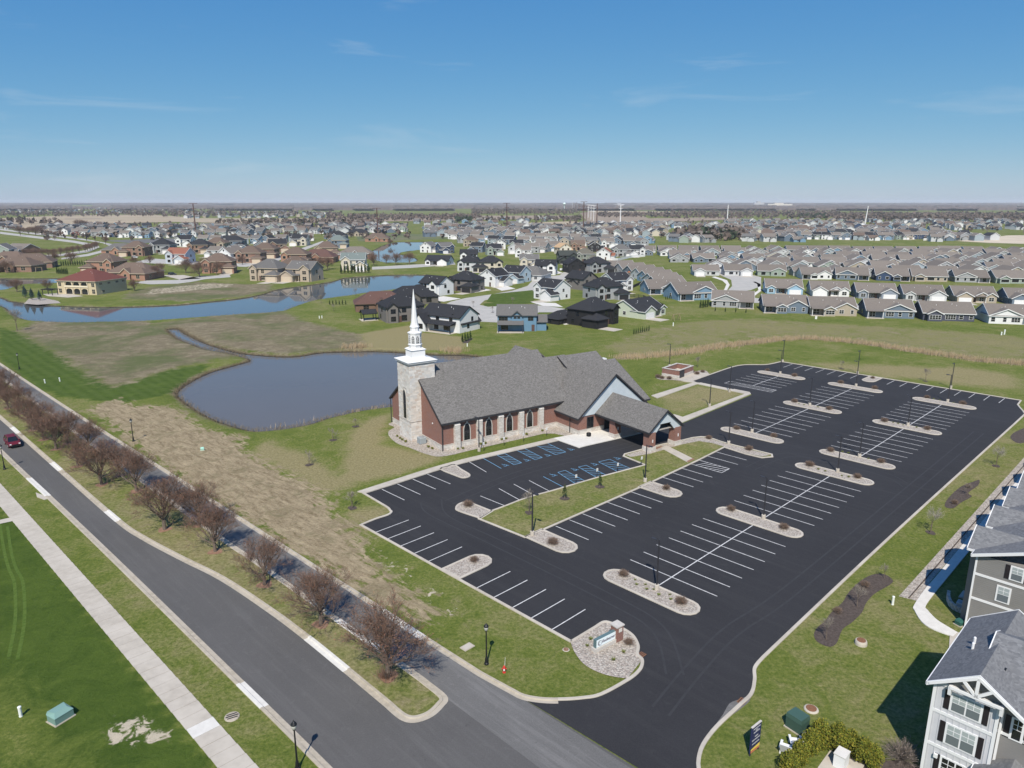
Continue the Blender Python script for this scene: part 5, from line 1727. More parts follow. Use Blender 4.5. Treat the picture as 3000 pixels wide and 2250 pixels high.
sh = [(C7(1178, 108), 'left end of the island nearest the monument sign'), (C7(1645, 332), 'right end of the island nearest the monument sign'), (C7(1222, 660), 'beside the brick pillar of the monument sign'),
      (C4(265, 1385), 'right end of the second island in the right hand row'), (C3(2048, 1235), 'left end of the second island in the right hand row'), (C4(475, 875), 'left end of the island before the cross aisle'), (C4(862, 972), 'right end of the island before the cross aisle'),
      (C4(645, 757), 'left end of the island past the cross aisle'), (C4(1052, 848), 'right end of the island past the cross aisle'), (C4(1080, 515), 'left end of the fifth island in the right hand row'), (C4(1428, 580), 'right end of the fifth island in the right hand row'),
      (C4(1425, 325), 'left end of the farthest right hand island'), (C4(1715, 375), 'right end of the farthest right hand island'), (C4(352, 358), 'left end of the second middle row island'), (C4(632, 418), 'right end of the second middle row island'),
      (C4(727, 205), 'left end of the farthest middle row island'), (C4(1000, 250), 'right end of the farthest middle row island'), (C4(132, 104), 'left end of the far left row island'), (C4(353, 148), 'right end of the far left row island'),
      (C4(183, 640), 'right end of the nearest middle row island'), (C3(2095, 578), 'left end of the nearest middle row island'), (C4(985, 165), 'on the half island at the far kerb'), (C3(610, 1508), 'at the near tip of the grass island'), (C3(1525, 1065), 'on the half island beside the grass island'),
      (C3(1870, 655), 'at the bend of the gravel point past the canopy'), (C3(2195, 745), 'on the gravel point past the canopy, toward the lot'), (C2(1905, 1512), 'on the gravel half island by the left stalls'), (C2(1858, 1062), 'on the gravel tip by the drop off lane'),
      (GC(1400, 760, [(1460, 960)])[0], 'leftmost before the trash enclosure'), (GC(1400, 760, [(1492, 968)])[0], 'second before the trash enclosure'), (GC(1400, 760, [(1550, 972)])[0], 'nearest the gate of the trash enclosure'),
      (GC(1400, 760, [(1735, 918)])[0], 'left of three beside the enclosure drive'), (GC(1400, 760, [(1775, 934)])[0], 'middle of three beside the enclosure drive'), (GC(1400, 760, [(1820, 918)])[0], 'right of three beside the enclosure drive'),
      (C8(700, 400), 'in the long mulch bed beside the lot, lower half'), (C8(920, 190), 'in the long mulch bed beside the lot, upper half'), (C4(1650, 1180), 'in the middle mulch bed, nearer end'), (C4(1760, 1050), 'in the middle mulch bed, farther end')]
for i, (p, where) in enumerate(sh):
    s = R.uniform(.80, 1.05) * (1.3 if i in (27,) else .75 if i in (2, 21) or i > 33 else 1)
    POOL.put(SHR[i % 3], (*p, .10), R.uniform(0, 6), s, 'round leafless red brown shrub, ' + where, 'bare shrubs on the lot islands')
# low golden evergreens round the church
GOLD = evergreen('low_evergreen', 'small golden evergreen', 'shrub', 9, 260, .30, .2, .02, OLIVE, .11, .1, False, 10)
gl = [(C2(1282, 497), 'leftmost of the four before the stone tower'), (C2(1307, 513), 'second of the four before the stone tower'), (C2(1325, 527), 'third of the four before the stone tower'), (C2(1350, 542), 'fourth of the four before the stone tower'),
      (C2(1535, 585), 'left of the pair below the air conditioner'), (C2(1566, 598), 'right of the pair below the air conditioner'), (C2(1776, 600), 'at the first buttress, left'), (C2(1816, 597), 'at the first buttress, right'), (C2(1960, 562), 'at the second buttress, left'), (C2(1996, 556), 'at the second buttress, right'),
      (C2(2130, 524), 'at the third buttress, left'), (C2(2166, 518), 'at the third buttress, right'), (C3(395, 622), 'between the third and fourth windows'), (C3(522, 592), 'at the last buttress'), (C3(60, 693), 'beside the lamp at the church wall')]
for p, w_ in gl:
    POOL.put(GOLD, (*p, .02), R.uniform(0, 6), R.uniform(.9, 1.15), 'small rounded golden evergreen ' + w_, 'golden evergreens round the church')
# tufts in the gravel
TUFT = thing('grass_tuft', 'small tuft', 'plant')
tf = MB()
for i in range(60):
    a = R.uniform(0, 6.28)
    tf.ribbon((0, 0, 0), (math.cos(a) * R.uniform(.05, .28), math.sin(a) * R.uniform(.05, .28), R.uniform(.08, .24)), .035, c=R.choice([(.12, .17, .03), (.16, .19, .04), (.20, .18, .07)]))
part('blades', tf, MT['leaf'], TUFT)
tl = [C7(a, b) for a, b in ((1272, 143), (1285, 183), (1356, 184), (1366, 221), (1425, 222), (1465, 268), (1555, 265), (1562, 304), (985, 612), (912, 626), (888, 680), (1178, 731), (1098, 795))] + \
     [C4(a, b) for a, b in ((545, 905), (600, 920), (735, 958), (790, 968), (740, 765), (790, 775), (950, 820), (1150, 525), (1190, 535), (1230, 545), (1340, 565), (1480, 335), (1530, 345), (1640, 365), (390, 375), (430, 382), (540, 400))]
for i, p in enumerate(tl):
    a_, b_, w_ = [q for q in ((0, 8, 'on the island nearest the monument sign'), (8, 13, 'in the sign bed'), (13, 17, 'on the island before the cross aisle'), (17, 20, 'on the island past the cross aisle'), (20, 24, 'on the fifth right hand island'),
                  (24, 27, 'on the farthest right hand island'), (27, 30, 'on the second middle row island')) if q[0] <= i < q[1]][0]
    POOL.put(TUFT, (*p, .11), R.uniform(0, 6), R.uniform(.8, 1.3), f'small green tuft in gravel {w_}, {nth(i - a_)} from the left' if w_ != 'in the sign bed' else f'small green tuft in the sign bed, {nth(i - a_)} from the back', 'green tufts in the gravel')
# evergreen hedge, lower right
HG = [evergreen('evergreen_bush', 'olive green arborvitae', 'shrub', 40 + i, 3600, .95, 1.25, .0, OLIVE, .17, .45, True, 46) for i in range(2)]
hb = [((300, 1600), 1.0, 'front left'), ((400, 1500), .95, 'left'), ((470, 1420), 1.0, 'third from the left'), ((560, 1370), 1.15, 'middle'), ((690, 1390), 1.12, 'right of the middle'), ((800, 1430), 1.0, 'third from the right'), ((900, 1490), 1.0, 'second from the right'), ((990, 1540), .95, 'rightmost')]
for i, (p, s, w_) in enumerate(hb):
    POOL.put(HG[i % 2], (*C8(p[0], p[1] + 120), .0), R.uniform(0, 6), (s, s, s * .9), 'olive green arborvitae bush in the curved hedge at the lower right, ' + w_, 'arborvitae hedge at the lower right')
BS = thing('bare_bush', 'big leafless grey bush in the apartment shadow', 'shrub', (*C8(1215, 1590), .0))
part('twigs', twig_shrub(77, [(.20, .17, .15), (.24, .20, .17), (.17, .14, .12), (.22, .18, .15)], 520, 1.0, 1.9), MT['twig'], BS)
# lawn chairs behind the hedge
def lawn_chair(loc, rz, label):
    t = thing('lawn_chair', label, 'chair', (*loc, 0), rz, 'white lawn chairs by the hedge')
    part('seat', MB().hull([(-.35, -.4, .38), (.35, -.4, .38), (.35, .4, .25), (-.35, .4, .25)], [(-.35, -.4, .44), (.35, -.4, .44), (.35, .4, .31), (-.35, .4, .31)]), MT['white'], t)
    part('backrest', MB().hull([(-.38, .35, .25), (.38, .35, .25), (.38, .42, .25), (-.38, .42, .25)], [(-.45, .75, 1.15), (.45, .75, 1.15), (.45, .82, 1.15), (-.45, .82, 1.15)]), MT['white'], t)
    for s in (-1, 1):
        part('armrest', MB().box(s * .42 - .09, s * .42 + .09, -.45, .5, .6, .64), MT['white'], t)
        part('leg', MB().box(s * .4 - .05, s * .4 + .05, -.4, -.3, 0, .6), MT['white'], t)
        part('leg', MB().box(s * .4 - .05, s * .4 + .05, .3, .4, 0, .6), MT['white'], t)
lawn_chair(C8(285, 1530), rad(150), 'white lawn chair on the grass, left of the pair by the hedge')
lawn_chair(C8(360, 1480), rad(170), 'white lawn chair close to the hedge, right of the pair')
t = thing('equipment_cabinet', 'white cabinet standing on the concrete pad at the bottom edge', 'cabinet', (*C8(725, 1640), .06), LOT_ROT)
part('body', MB().box(-.5, .5, -.4, .4, 0, 1.1), MT['white'], t)
part('lid', MB().box(-.54, .54, -.44, .44, 1.1, 1.16), MT['conc_new'], t)

# ------------------------------------------------------------------ reeds and litter of stalks
def reeds():
    mb = MB()
    mud = [(.19, .15, .095), (.24, .19, .12), (.15, .12, .08)]
    cols = [(.40, .30, .18), (.46, .36, .22), (.33, .24, .15), (.42, .33, .24)]
    def tuft(x, y, n, h0, sp, w=.07):
        for _ in range(n):
            px_, py_ = x + R.gauss(0, sp), y + R.gauss(0, sp)
            hh = h0 * R.uniform(.6, 1.2)
            mb.ribbon((px_, py_, -.4), (px_ + R.gauss(0, .15), py_ + R.gauss(0, .15), hh), w, c=R.choice(cols) if w > .05 else R.choice(mud))
    def along(pts, step, n, h0, sp, w, bw=.07):
        for i in range(len(pts) - 1):
            a, b = Vector(pts[i]), Vector(pts[i + 1])
            L = (b - a).length
            for k in range(max(1, int(L / step))):
                p = a.lerp(b, R.random())
                tuft(p.x + R.gauss(0, w), p.y + R.gauss(0, w), n, h0, sp, bw)
    C_C = lambda a, b: G(1400 + a / 2.765, 760 + b / 2.765)
    C_D = lambda a, b: G(2200 + a / 2.765, 760 + b / 2.765)
    band = [C_C(1140, 800), C_C(1400, 785), C_C(1700, 755), C_C(1950, 710), C_C(2212, 680), C_D(250, 650), C_D(500, 645), C_D(900, 680), C_D(1250, 735), C_D(1600, 785), C_D(1900, 825), C_D(2212, 850), C_D(2500, 880)]
    band = smooth(band)
    along(band, .09, 7, 1.0, .5, 1.3)
    edge = [p for p in P_POND]
    along(edge, .10, 3, .10, .35, .45, .045)
    along([GC(700, 1100, [(150, 425)])[0], GC(700, 1100, [(700, 345)])[0], GC(700, 1100, [(1270, 225)])[0]], 1.4, 4, .5, .35, .5)
    for p, s in ((GC(700, 760, [(950, 715)])[0], 2.0), (GC(700, 760, [(1750, 745)])[0], 1.9)):
        for _ in range(60):
            tuft(p[0] + R.gauss(0, s), p[1] + R.gauss(0, s * .5), 8, 1.3, .25)
    lake_near = [p for p in P_LAKE if p[1] < 300 or True]
    along(lake_near, .5, 3, .12, .5, .5, .045)
    return mb
o = part('reeds', reeds(), facetint('dry_reeds', .9, .2, 1.0, .1), kind='stuff')
tag(o, 'tan dry reeds and cattails along the ditch and pond banks', 'reeds')

# ------------------------------------------------------------------ apartment buildings (lot grid)
MT['apt_light'] = surf('light_grey_board_siding', (.55, .55, .57), (.50, .50, .52), .5, rough=.65)
def lapsiding(name, c):
    m, nt, b = newmat(name)
    sp = nd(nt, 'ShaderNodeSeparateXYZ')
    nt.links.new(objpos(nt), sp.inputs[0])
    w = math_(nt, 'FRACT', math_(nt, 'MULTIPLY', sp.outputs['Z'], 5.0))
    n = noise(nt, pos(nt), .6, 3)
    col = mixc(nt, mrange(nt, n, .3, .7), c, tuple(x * .9 for x in c))
    setc(nt, b, col)
    bump(nt, b, w, .03, .9)
    b.inputs['Roughness'].default_value = .7
    return m
MT['apt_dark'] = lapsiding('warm_grey_lap_siding', (.245, .235, .225))
MT['shutter'] = surf('black_shutter', (.018, .014, .016), rough=.6)
A_O = (53.0, 10.3)
aptA = thing('apartment_building', 'three storey grey apartment house with white trim and truss gable at the lower right', 'building', (*UV(*A_O), 0), LOT_ROT)
def ap(name, mb, mat, parent, **k):
    return part(name, mb, MT[mat], parent, **k)
wA = ap('wall', MB().box(0, 10.6, -3.9, 0, 0, 8.15), 'apt_light', aptA)
wB = ap('wall', MB().box(.75, 10.4, -16, -3.85, 0, 8.15), 'apt_dark', aptA)
g = gable_walls(.02, 8, -5.15, 0, 8.1, 8.12, .68, 'x')
ap('gable', g, 'apt_dark', aptA)
rb, fb = gable_roof(0, 10.6, -5.15, 0, 8.15, .68, 'x', .18, .45, .45)
r1 = ap('roof', rb, 'apt_roof', aptA)
ap('fascia', fb, 'white', r1)
rb, fb = gable_roof(.75, 10.6, -16, -2.6, 8.2, .42, 'y', .18, .45, .4)
r2 = ap('roof', rb, 'apt_roof', aptA)
ap('fascia', fb, 'white', r2)
for x, y in ((4.4, -1.1), (5.3, -1.0)):
    ap('vent_pipe', MB().lathe([(.1, 8.4), (.1, 9.55), (.07, 9.6)], 10, x, y), 'white', r1)
ap('roof_vent', MB().box(2.5, 2.8, -3.55, -3.25, 8.9, 9.5), 'black', r1)
for z in (3.0, 5.78):
    ap('band', MB().box(-.05, 0, -3.9, .02, z - .12, z + .12).box(-.05, 10.6, 0, .05, z - .12, z + .12), 'white', wA)
    ap('band', MB().box(.70, .75, -16, -3.9, z - .12, z + .12), 'white', wB)
for y in (-3.9, -.02):
    ap('corner_board', MB().box(-.06, .12, y - .1, y + .1, 0, 8.15), 'white', wA)
ap('frieze', MB().box(-.08, 0, -4.0, .1, 7.95, 8.25), 'white', wA)
bm = None
for i in range(9):
    y = -3.55 + i * .42
    for z0, z1 in ((.1, 2.86), (3.14, 5.64), (5.92, 7.94)):
        if bm is None or True:
            ap('batten', MB().box(-.03, 0, y - .035, y + .035, z0, z1), 'apt_light', wA)
# truss ornament
tr = MB()
for p, q in (((-.5, -1.0, 8.32), (-.5, -4.15, 8.32)), ((-.5, -2.57, 8.4), (-.5, -2.57, 9.75)), ((-.5, -2.57, 8.4), (-.5, -1.75, 9.2)), ((-.5, -2.57, 8.4), (-.5, -3.4, 9.2)), ((-.5, .3, 8.0), (-.5, -2.57, 9.85)), ((-.5, -5.45, 8.0), (-.5, -2.57, 9.85))):
    tr.bar(p, q, .12, .2)
ap('gable_truss', tr, 'white', r1)
for y in (-1.0, -4.1):
    ap('bracket', MB().hull([(-.5, y - .1, 7.7), (-.3, y - .1, 7.6), (-.3, y + .1, 7.6), (-.5, y + .1, 7.7)], [(-.55, y - .1, 8.35), (-.05, y - .1, 8.35), (-.05, y + .1, 8.35), (-.55, y + .1, 8.35)]), 'white', r1)
def sash(parent, x, y0, y1, z0, z1, n=1, shut=None, d=.06, blind=True):
    """double-hung window facing -x, at wall plane x"""
    fr = ap('window', MB().box(x - d, x, y0 - .1, y1 + .1, z0 - .12, z1 + .12), 'white', parent)
    for i in range(n):
        w = (y1 - y0) / n
        a, b = y0 + i * w + .05, y0 + (i + 1) * w - .05
        zm = (z0 + z1) / 2
        ap('pane', MB().box(x - d - .012, x - d + .01, a, b, zm + .03, z1), 'glass_blind' if blind else 'glass', fr)
        ap('pane', MB().box(x - d - .012, x - d + .01, a, b, z0, zm - .03), 'glass_shade' if blind else 'glass', fr)
        mu = MB().box(x - d - .022, x - d - .010, (a + b) / 2 - .02, (a + b) / 2 + .02, zm, z1).box(x - d - .021, x - d - .009, a, b, (zm + z1) / 2 - .02, (zm + z1) / 2 + .02)
        ap('muntin', mu, 'white', fr)
    if shut:
        for ya, yb in ((y0 - .1 - shut, y0 - .12), (y1 + .12, y1 + .1 + shut)):
            ap('shutter', MB().box(x - .05, x, ya, yb, z0 - .1, z1 + .1), 'shutter', fr)
for z0, z1, bl in ((6.35, 7.65, True), (3.62, 5.1, True), (.75, 2.3, False)):
    sash(wA, 0, -2.95, -1.15, z0, z1, 2, .36, blind=bl)
sash(wB, .75, -5.3, -4.7, 5.7, 7.2, 1, .34, blind=False)
sash(wB, .75, -8.9, -7.6, 6.3, 7.6, 2, .36)
sash(wB, .75, -8.9, -7.6, 3.6, 5.0, 2, .36)
rb, fb = gable_roof(-1.6, 1.0, -7.0, -3.4, 3.0, .6, 'x', .15, .3, .3)
pr = ap('porch_roof', rb, 'apt_roof', aptA)
ap('fascia', fb, 'white', pr)
for y in (-6.8, -3.6):
    ap('porch_post', MB().box(-1.55, -1.35, y - .1, y + .1, 0, 3.0), 'white', aptA)
ap('downspout', MB().box(.55, .7, -4.15, -4.0, 3.2, 7.9), 'white', aptA)
ap('meter', MB().box(-.22, 0, -.9, -.65, 2.1, 2.4), 'white', wA)

B_O = (77.0, 13.3)
aptB = thing('apartment_building', 'long warm grey apartment house with stepped shingle roofs at the right edge', 'building', (*UV(*B_O), 0), LOT_ROT)
wall = ap('wall', MB().box(0, 72, -14, 0, 0, 8.1), 'apt_dark', aptB)
rb, fb = gable_roof(0, 72, -14, 0, 8.1, .40, 'x', .18, .4, .45)
rr_ = ap('roof', rb, 'apt_roof', aptB)
ap('fascia', fb, 'white', rr_)
for i in range(10):
    x0 = 1.2 + i * 7.1
    rb, fb = gable_roof(x0, x0 + 4.4, -7, .75, 8.15, .62, 'y', .17, .35, .3)
    r_ = ap('roof', rb, 'apt_roof', aptB)
    ap('fascia', fb, 'white', r_)
    ap('bay', gable_walls(x0, x0 + 4.4, -1, .75, 0, 8.1, .62, 'y'), 'apt_dark', aptB)
    ap('patio_divider', MB().box(x0 + 5.3, x0 + 5.5, .1, 1.6, 0, 2.2), 'white', aptB)
    for k in range(3):
        ap('stoop_step', MB().box(x0 + 4.7, x0 + 6.5, 1.0 + .35 * k, 1.35 + .35 * k, 0, .36 - .11 * k), 'conc', aptB)
for z in (3.45, 6.05):
    ap('band', MB().box(-.05, 0, -14, .04, z - .12, z + .12), 'white', wall)
ap('corner_board', MB().box(-.06, .12, -.1, .06, 0, 8.1), 'white', wall)
sash(wall, 0, -3.85, -2.9, 6.62, 7.85, 1, .4)
sash(wall, 0, -3.1, -2.1, 4.05, 5.5, 1)
sash(wall, 0, -7.5, -6.5, 4.05, 5.5, 1)
sash(wall, 0, -7.8, -6.7, 6.62, 7.85, 1, .4)
# bits between the apartments
ac_unit((*S6(715, 118), 0), LOT_ROT, 'grey air conditioner beside the curved retaining wall of the apartments', 1.0)
rw = thing('retaining_wall', 'curved block retaining wall beside the apartment air conditioner', 'wall', (0, 0, 0))
arc = smooth([S6(590, -20), S6(588, 30), S6(610, 85), S6(650, 120), S6(700, 145), S6(768, 170)], n=4)
for c in range(3):
    for i in range(len(arc) - 1):
        a, b = Vector(arc[i]), Vector(arc[i + 1])
        mid = (a + b) / 2
        L = (b - a).length
        part('block', MB().box(-L / 2 + .01, L / 2 - .01, -.15, .15, 0, .19), MT['cap'] if (i + c) % 3 else MT['conc_old'], rw, loc=(mid.x, mid.y, c * .2), rz=math.atan2((b - a).y, (b - a).x))
bk = thing('bike_rack', 'dark wave bike rack against the grey apartment wall', 'bike rack', (*S6(1000, 262), 0), LOT_ROT - rad(90))
for i in range(5):
    l = MB()
    x = i * .5 - 1
    pts = [(x, 0, 0), (x, 0, .7), (x + .12, 0, .85), (x + .24, 0, .7), (x + .24, 0, 0)]
    for a, b in zip(pts, pts[1:]):
        l.tube(a, b, .035, .035, 6)
    part('hoop', l, MT['black'], bk)
part('rail', MB().tube((-1.1, 0, .04), (1.4, 0, .04), .03, .03, 6), MT['black'], bk)
evg = evergreen('low_evergreen', 'little upright evergreen against the grey apartment wall', 'shrub', 91, 160, .2, .4, .0, GREENS, .12, .5, False)
evg.location = (*S6(1262, 330), 0)

# ------------------------------------------------------------------ vehicles
MT['tyre'] = surf('tyre_rubber', (.015, .015, .016), rough=.8)
MT['rim'] = surf('alloy_rim', (.45, .45, .47), rough=.35, metal=.6)
def loft(secs, m=0):
    """secs: list of rings (equal length)"""
    mb = MB()
    n = len(secs[0])
    vs = [p for s in secs for p in s]
    fs = []
    for k in range(len(secs) - 1):
        for i in range(n):
            fs.append((k * n + i, k * n + (i + 1) % n, (k + 1) * n + (i + 1) % n, (k + 1) * n + i))
    fs.append(tuple(range(n))[::-1])
    fs.append(tuple(range((len(secs) - 1) * n, len(secs) * n)))
    return mb.add(vs, fs, m)
def ring(x, w, z0, z1, k=.06):
    return [(x, -w + k, z0), (x, w - k, z0), (x, w, z0 + k), (x, w, z1 - k), (x, w - k, z1), (x, -w + k, z1), (x, -w, z1 - k), (x, -w, z0 + k)]
def vehicle(name, label, loc, rz, col, kind='suv'):
    t = thing(name, label, 'car' if kind != 'pickup' else 'pickup truck', (*loc, .02), rz)
    L = 4.7 if kind != 'pickup' else 5.6
    h = L / 2
    hood = .98 if kind != 'pickup' else 1.08
    body = loft([ring(-h, .78, .42, hood - .22), ring(-h + .12, .90, .30, hood - .05), ring(-h + .9, .93, .26, hood + .02), ring(h - 1.6, .93, .26, hood), ring(h - .5, .90, .28, hood - .10), ring(h - .05, .80, .36, hood - .28)])
    b = part('body', body, MT['paint'], t, color=col)
    if kind == 'pickup':
        c0, c1 = -.35, 1.55
        part('bed', MB().box(-h + .2, c0 - .15, -.75, .75, hood - .06, hood + .03), MT['black'], t)
        for s in (-1, 1):
            part('bed_side', MB().box(-h + .1, c0, s * .86 - .07, s * .86 + .07, hood - .1, hood + .22), MT['paint'], t, color=col)
        part('tailgate', MB().box(-h + .05, -h + .15, -.86, .86, hood - .3, hood + .2), MT['paint'], t, color=col)
    else:
        c0, c1 = -h + .25, 1.1
    zr = 1.62 if kind != 'pickup' else 1.78
    cab = loft([[(c0, -.84, hood - .03), (c0, .84, hood - .03), (c0 + .35, .64, zr - .02), (c0 + .35, -.64, zr - .02)], [(c1, -.84, hood - .03), (c1, .84, hood - .03), (c1 - .75, .64, zr), (c1 - .75, -.64, zr)]])
    part('windows', cab, MT['glass'], t)
    part('roof', loft([[(c0 + .38, -.66, zr - .06), (c0 + .38, .66, zr - .06), (c0 + .42, .6, zr + .03), (c0 + .42, -.6, zr + .03)], [(c1 - .72, -.66, zr - .06), (c1 - .72, .66, zr - .06), (c1 - .78, .6, zr + .04), (c1 - .78, -.6, zr + .04)]]), MT['paint'], t, color=col)
    pb = MB()
    for s in (-1, 1):
        for xa, xb in ((c0 + .02, c0 + .36), (c1 - .02, c1 - .76), ((c0 + c1) / 2 - .2, (c0 + c1) / 2 - .22)):
            pb.bar((xa, s * .845, hood), (xb, s * .655, zr), .09, .05)
    part('pillars', pb, MT['paint'], t, color=col)
    for s in (-1, 1):
        for x in (-h + .95, h - 1.0):
            wq = part('wheel', MB().tube((x, s * .72, .34), (x, s * .95, .34), .345, .345, 16), MT['tyre'], t)
            part('rim', MB().tube((x, s * .94, .34), (x, s * .965, .34), .23, .2, 12), MT['rim'], wq)
        part('headlight', MB().box(h - .22, h - .04, s * .66 - .13, s * .66 + .13, hood - .32, hood - .18), MT['white'], t)
        part('taillight', MB().box(-h - .02, -h + .08, s * .72 - .1, s * .72 + .1, hood - .25, hood - .05), MT['hyd'], t)
        part('mirror', MB().box(c1 - .35, c1 - .2, s * .98 - .09, s * .98 + .09, hood, hood + .16), MT['paint'], t, color=col)
    part('bumper', MB().box(h - .12, h + .02, -.75, .75, .32, .52), MT['black'], t)
    part('grille', MB().box(h - .1, h - .01, -.45, .45, .52, hood - .3), MT['black'], t)
    return t
mid = UV(21.6, 146.2)
vehicle('parked_car', 'dark red car driving toward us on the boulevard at the left edge', mid, LOT_ROT - rad(90) , (.115, .012, .022))
vehicle('pickup_truck', 'dark grey pickup on the white driveway behind the steeple', G(1245, 878), rad(8), (.06, .062, .068), 'pickup')
vehicle('pickup_truck', 'white pickup parked on the cul-de-sac drive', G(1514, 829), rad(-8), (.75, .76, .78), 'pickup')
vehicle('pickup_truck', 'white pickup before the white house with the black garage doors', G(1653, 793), rad(5), (.75, .76, .78), 'pickup')
vehicle('parked_car', 'white car in the drive of the brick house on the left', G(395, 756), rad(3), (.75, .76, .78))
vehicle('parked_car', 'dark car on the tan driveway by the low brick house', G(505, 806), rad(2), (.02, .025, .03))
for i, (a, b) in enumerate(((1235, 395), (1280, 385), (1315, 388))):
    vehicle('parked_car', nth(i) + ' of three dark cars parked in the lot beyond the curving road', G(a / 2.765, 560 + b / 2.765), rad(10 + 40 * i), (.025, .026, .03))

# ------------------------------------------------------------------ houses
WHITE, CREAM, GREY, LGREY, BLUE, SLATE, NAVY, TAN, GREEN_, BLACK_, BRICK, DBRICK, TAUPE = (.66, .66, .66), (.52, .47, .38), (.30, .31, .32), (.48, .49, .50), (.16, .26, .36), (.13, .17, .22), (.035, .06, .12), (.36, .31, .245), (.26, .31, .27), (.018, .018, .02), (.32, .18, .13), (.24, .15, .115), (.17, .155, .145)
R_TAUPE, R_BLACK, R_GREY, R_BROWN, R_RED, R_GREENG, R_DRED = (.170, .148, .129), (.028, .029, .033), (.13, .125, .12), (.13, .095, .075), (.145, .055, .045), (.16, .19, .18), (.105, .06, .05)
T_WHITE, T_BLACK, T_TAN = (.66, .66, .66), (.02, .02, .022), (.50, .42, .32)

def win_mesh(w, h, far):
    k = ('win', w, h, far)
    if k not in mesh_cache:
        if far:
            mb = MB().box(-w / 2 - .1, w / 2 + .1, -.05, 0, -.1, h + .1, 0).box(-w / 2, w / 2, -.07, -.04, 0, h, 1)
            mesh_cache[k] = (mb.mesh('window', [MT['trim'], MT['glass']]), None)
        else:
            mb = MB().box(-w / 2 - .1, w / 2 + .1, -.06, 0, -.1, h + .1)
            nn = max(1, round(w / .9))
            for i in range(1, nn):
                x = -w / 2 + w * i / nn
                mb.box(x - .04, x + .04, -.1, -.06, 0, h)
            mb.box(-w / 2, w / 2, -.098, -.06, h * .5 - .03, h * .5 + .03)
            mesh_cache[k] = (mb.mesh('window', [MT['trim']]), MB().box(-w / 2, w / 2, -.085, -.055, 0, h).mesh('pane', [MT['glass']]))
    return mesh_cache[k]

def spec(name, blocks, wins=(), gars=(), doors=(), porches=(), chim=(), wallmat='siding'):
    """blocks: (x0,x1,y0,y1,eave,kind,pitch); wins: (x,y,z,facing deg,w,h); facing 0 = front (-y), 90 = +x, 180 = back, 270 = -x"""
    return dict(name=name, blocks=blocks, wins=wins, gars=gars, doors=doors, porches=porches, chim=chim, wallmat=wallmat, cache={})

def F(x, y, z, w, h): return (x, y, z, 0, w, h)
SPECS = {}
# ranch seen from the back: big gable right, sun room left of the middle, covered patio at the left
SPECS['ranch_back'] = spec('ranch_back', [(-8, 8, -5.5, 7.5, 2.8, 'x', .5), (.3, 7.95, -6.7, 0, 2.82, 'y', .52), (-3.6, .1, -8.6, -4, 2.6, 'y', .5)],
    [F(-1.75, -8.6, .8, 3.0, 1.4), F(2.6, -6.7, .9, 1.5, 1.3), F(6.3, -6.7, .9, .9, 1.3), F(-6, -5.5, .3, 2.2, 2.0), (-8, 1, .9, 270, 1.2, 1.2), (8, 2, .9, 90, 1.2, 1.2)], porches=[(-8, -3.6, -8.2, -5.5, 2.5)])
SPECS['ranch_back2'] = spec('ranch_back2', [(-8.3, 8.3, -5.5, 7.5, 2.8, 'x', .5), (-7.2, -2.6, -7.4, -2, 2.7, 'y', .52)],
    [F(-4.9, -7.4, .8, 3.6, 1.4), F(.6, -5.5, .7, 3.2, 1.5), F(4.0, -5.5, .8, 1.2, 1.3), F(7.2, -5.5, .8, 1.1, 1.3), (8.3, 1, .9, 90, 1.2, 1.2)])
SPECS['ranch_back3'] = spec('ranch_back3', [(-8, 8, -5.5, 7.5, 2.8, 'x', .5), (-2.6, 8.05, -5.6, 2, 2.82, 'y', .42)],
    [F(-.2, -5.6, .8, 2.6, 1.4), F(3.2, -5.6, .8, 1.0, 1.4), F(6.8, -5.6, .8, 1.2, 1.4), F(-6, -5.5, .4, 1.8, 1.9), (-8, 1, .9, 270, 1.2, 1.2)], porches=[(-8, -2.7, -7.4, -5.5, 2.5)])
# ranch seen from the street: garage gable, small porch, bay gable
SPECS['ranch_front'] = spec('ranch_front', [(-8, 8, -5, 8, 2.8, 'x', .5), (1.2, 7.8, -8, -2, 2.8, 'y', .55), (-7.6, -4.0, -6.4, -2, 2.8, 'y', .55)],
    [F(-5.8, -6.4, .8, 1.8, 1.4), F(-1.5, -5, .6, 1.6, 1.6), (8, 1, .9, 90, 1.2, 1.2), (-8, 2, .9, 270, 1.2, 1.2)], [(4.5, -8, 5.0, 2.2)], [(-.2, -5)], porches=[(-3.9, 1.1, -7, -5, 2.5)])
SPECS['ranch_front2'] = spec('ranch_front2', [(-8, 8, -5, 8, 2.8, 'x', .5), (-7.8, -1.8, -8, -2, 2.8, 'y', .55), (3.6, 7.7, -6.2, -2, 2.8, 'y', .6), (0.2, 4.6, -5.6, 1, 3.1, 'y', .5)],
    [F(5.7, -6.2, .8, 1.8, 1.4), F(2.2, -5.6, .6, 1.6, 1.6), (8, 1, .9, 90, 1.2, 1.2), (-8, 2, .9, 270, 1.2, 1.2)], [(-4.8, -8, 4.8, 2.2)], [(.0, -5)], porches=[(-1.7, 3.5, -7, -5.6, 2.5)])
SPECS['ranch_side'] = spec('ranch_side', [(-6, 6, -8, 8, 2.8, 'y', .5), (-6.9, -1, -3, 3, 2.8, 'x', .5)], [F(-2.5, -8, .9, 1.4, 1.3), F(2.5, -8, .9, 1.4, 1.3), F(0, -8, 3.6, 1.8, .5)], [], [])
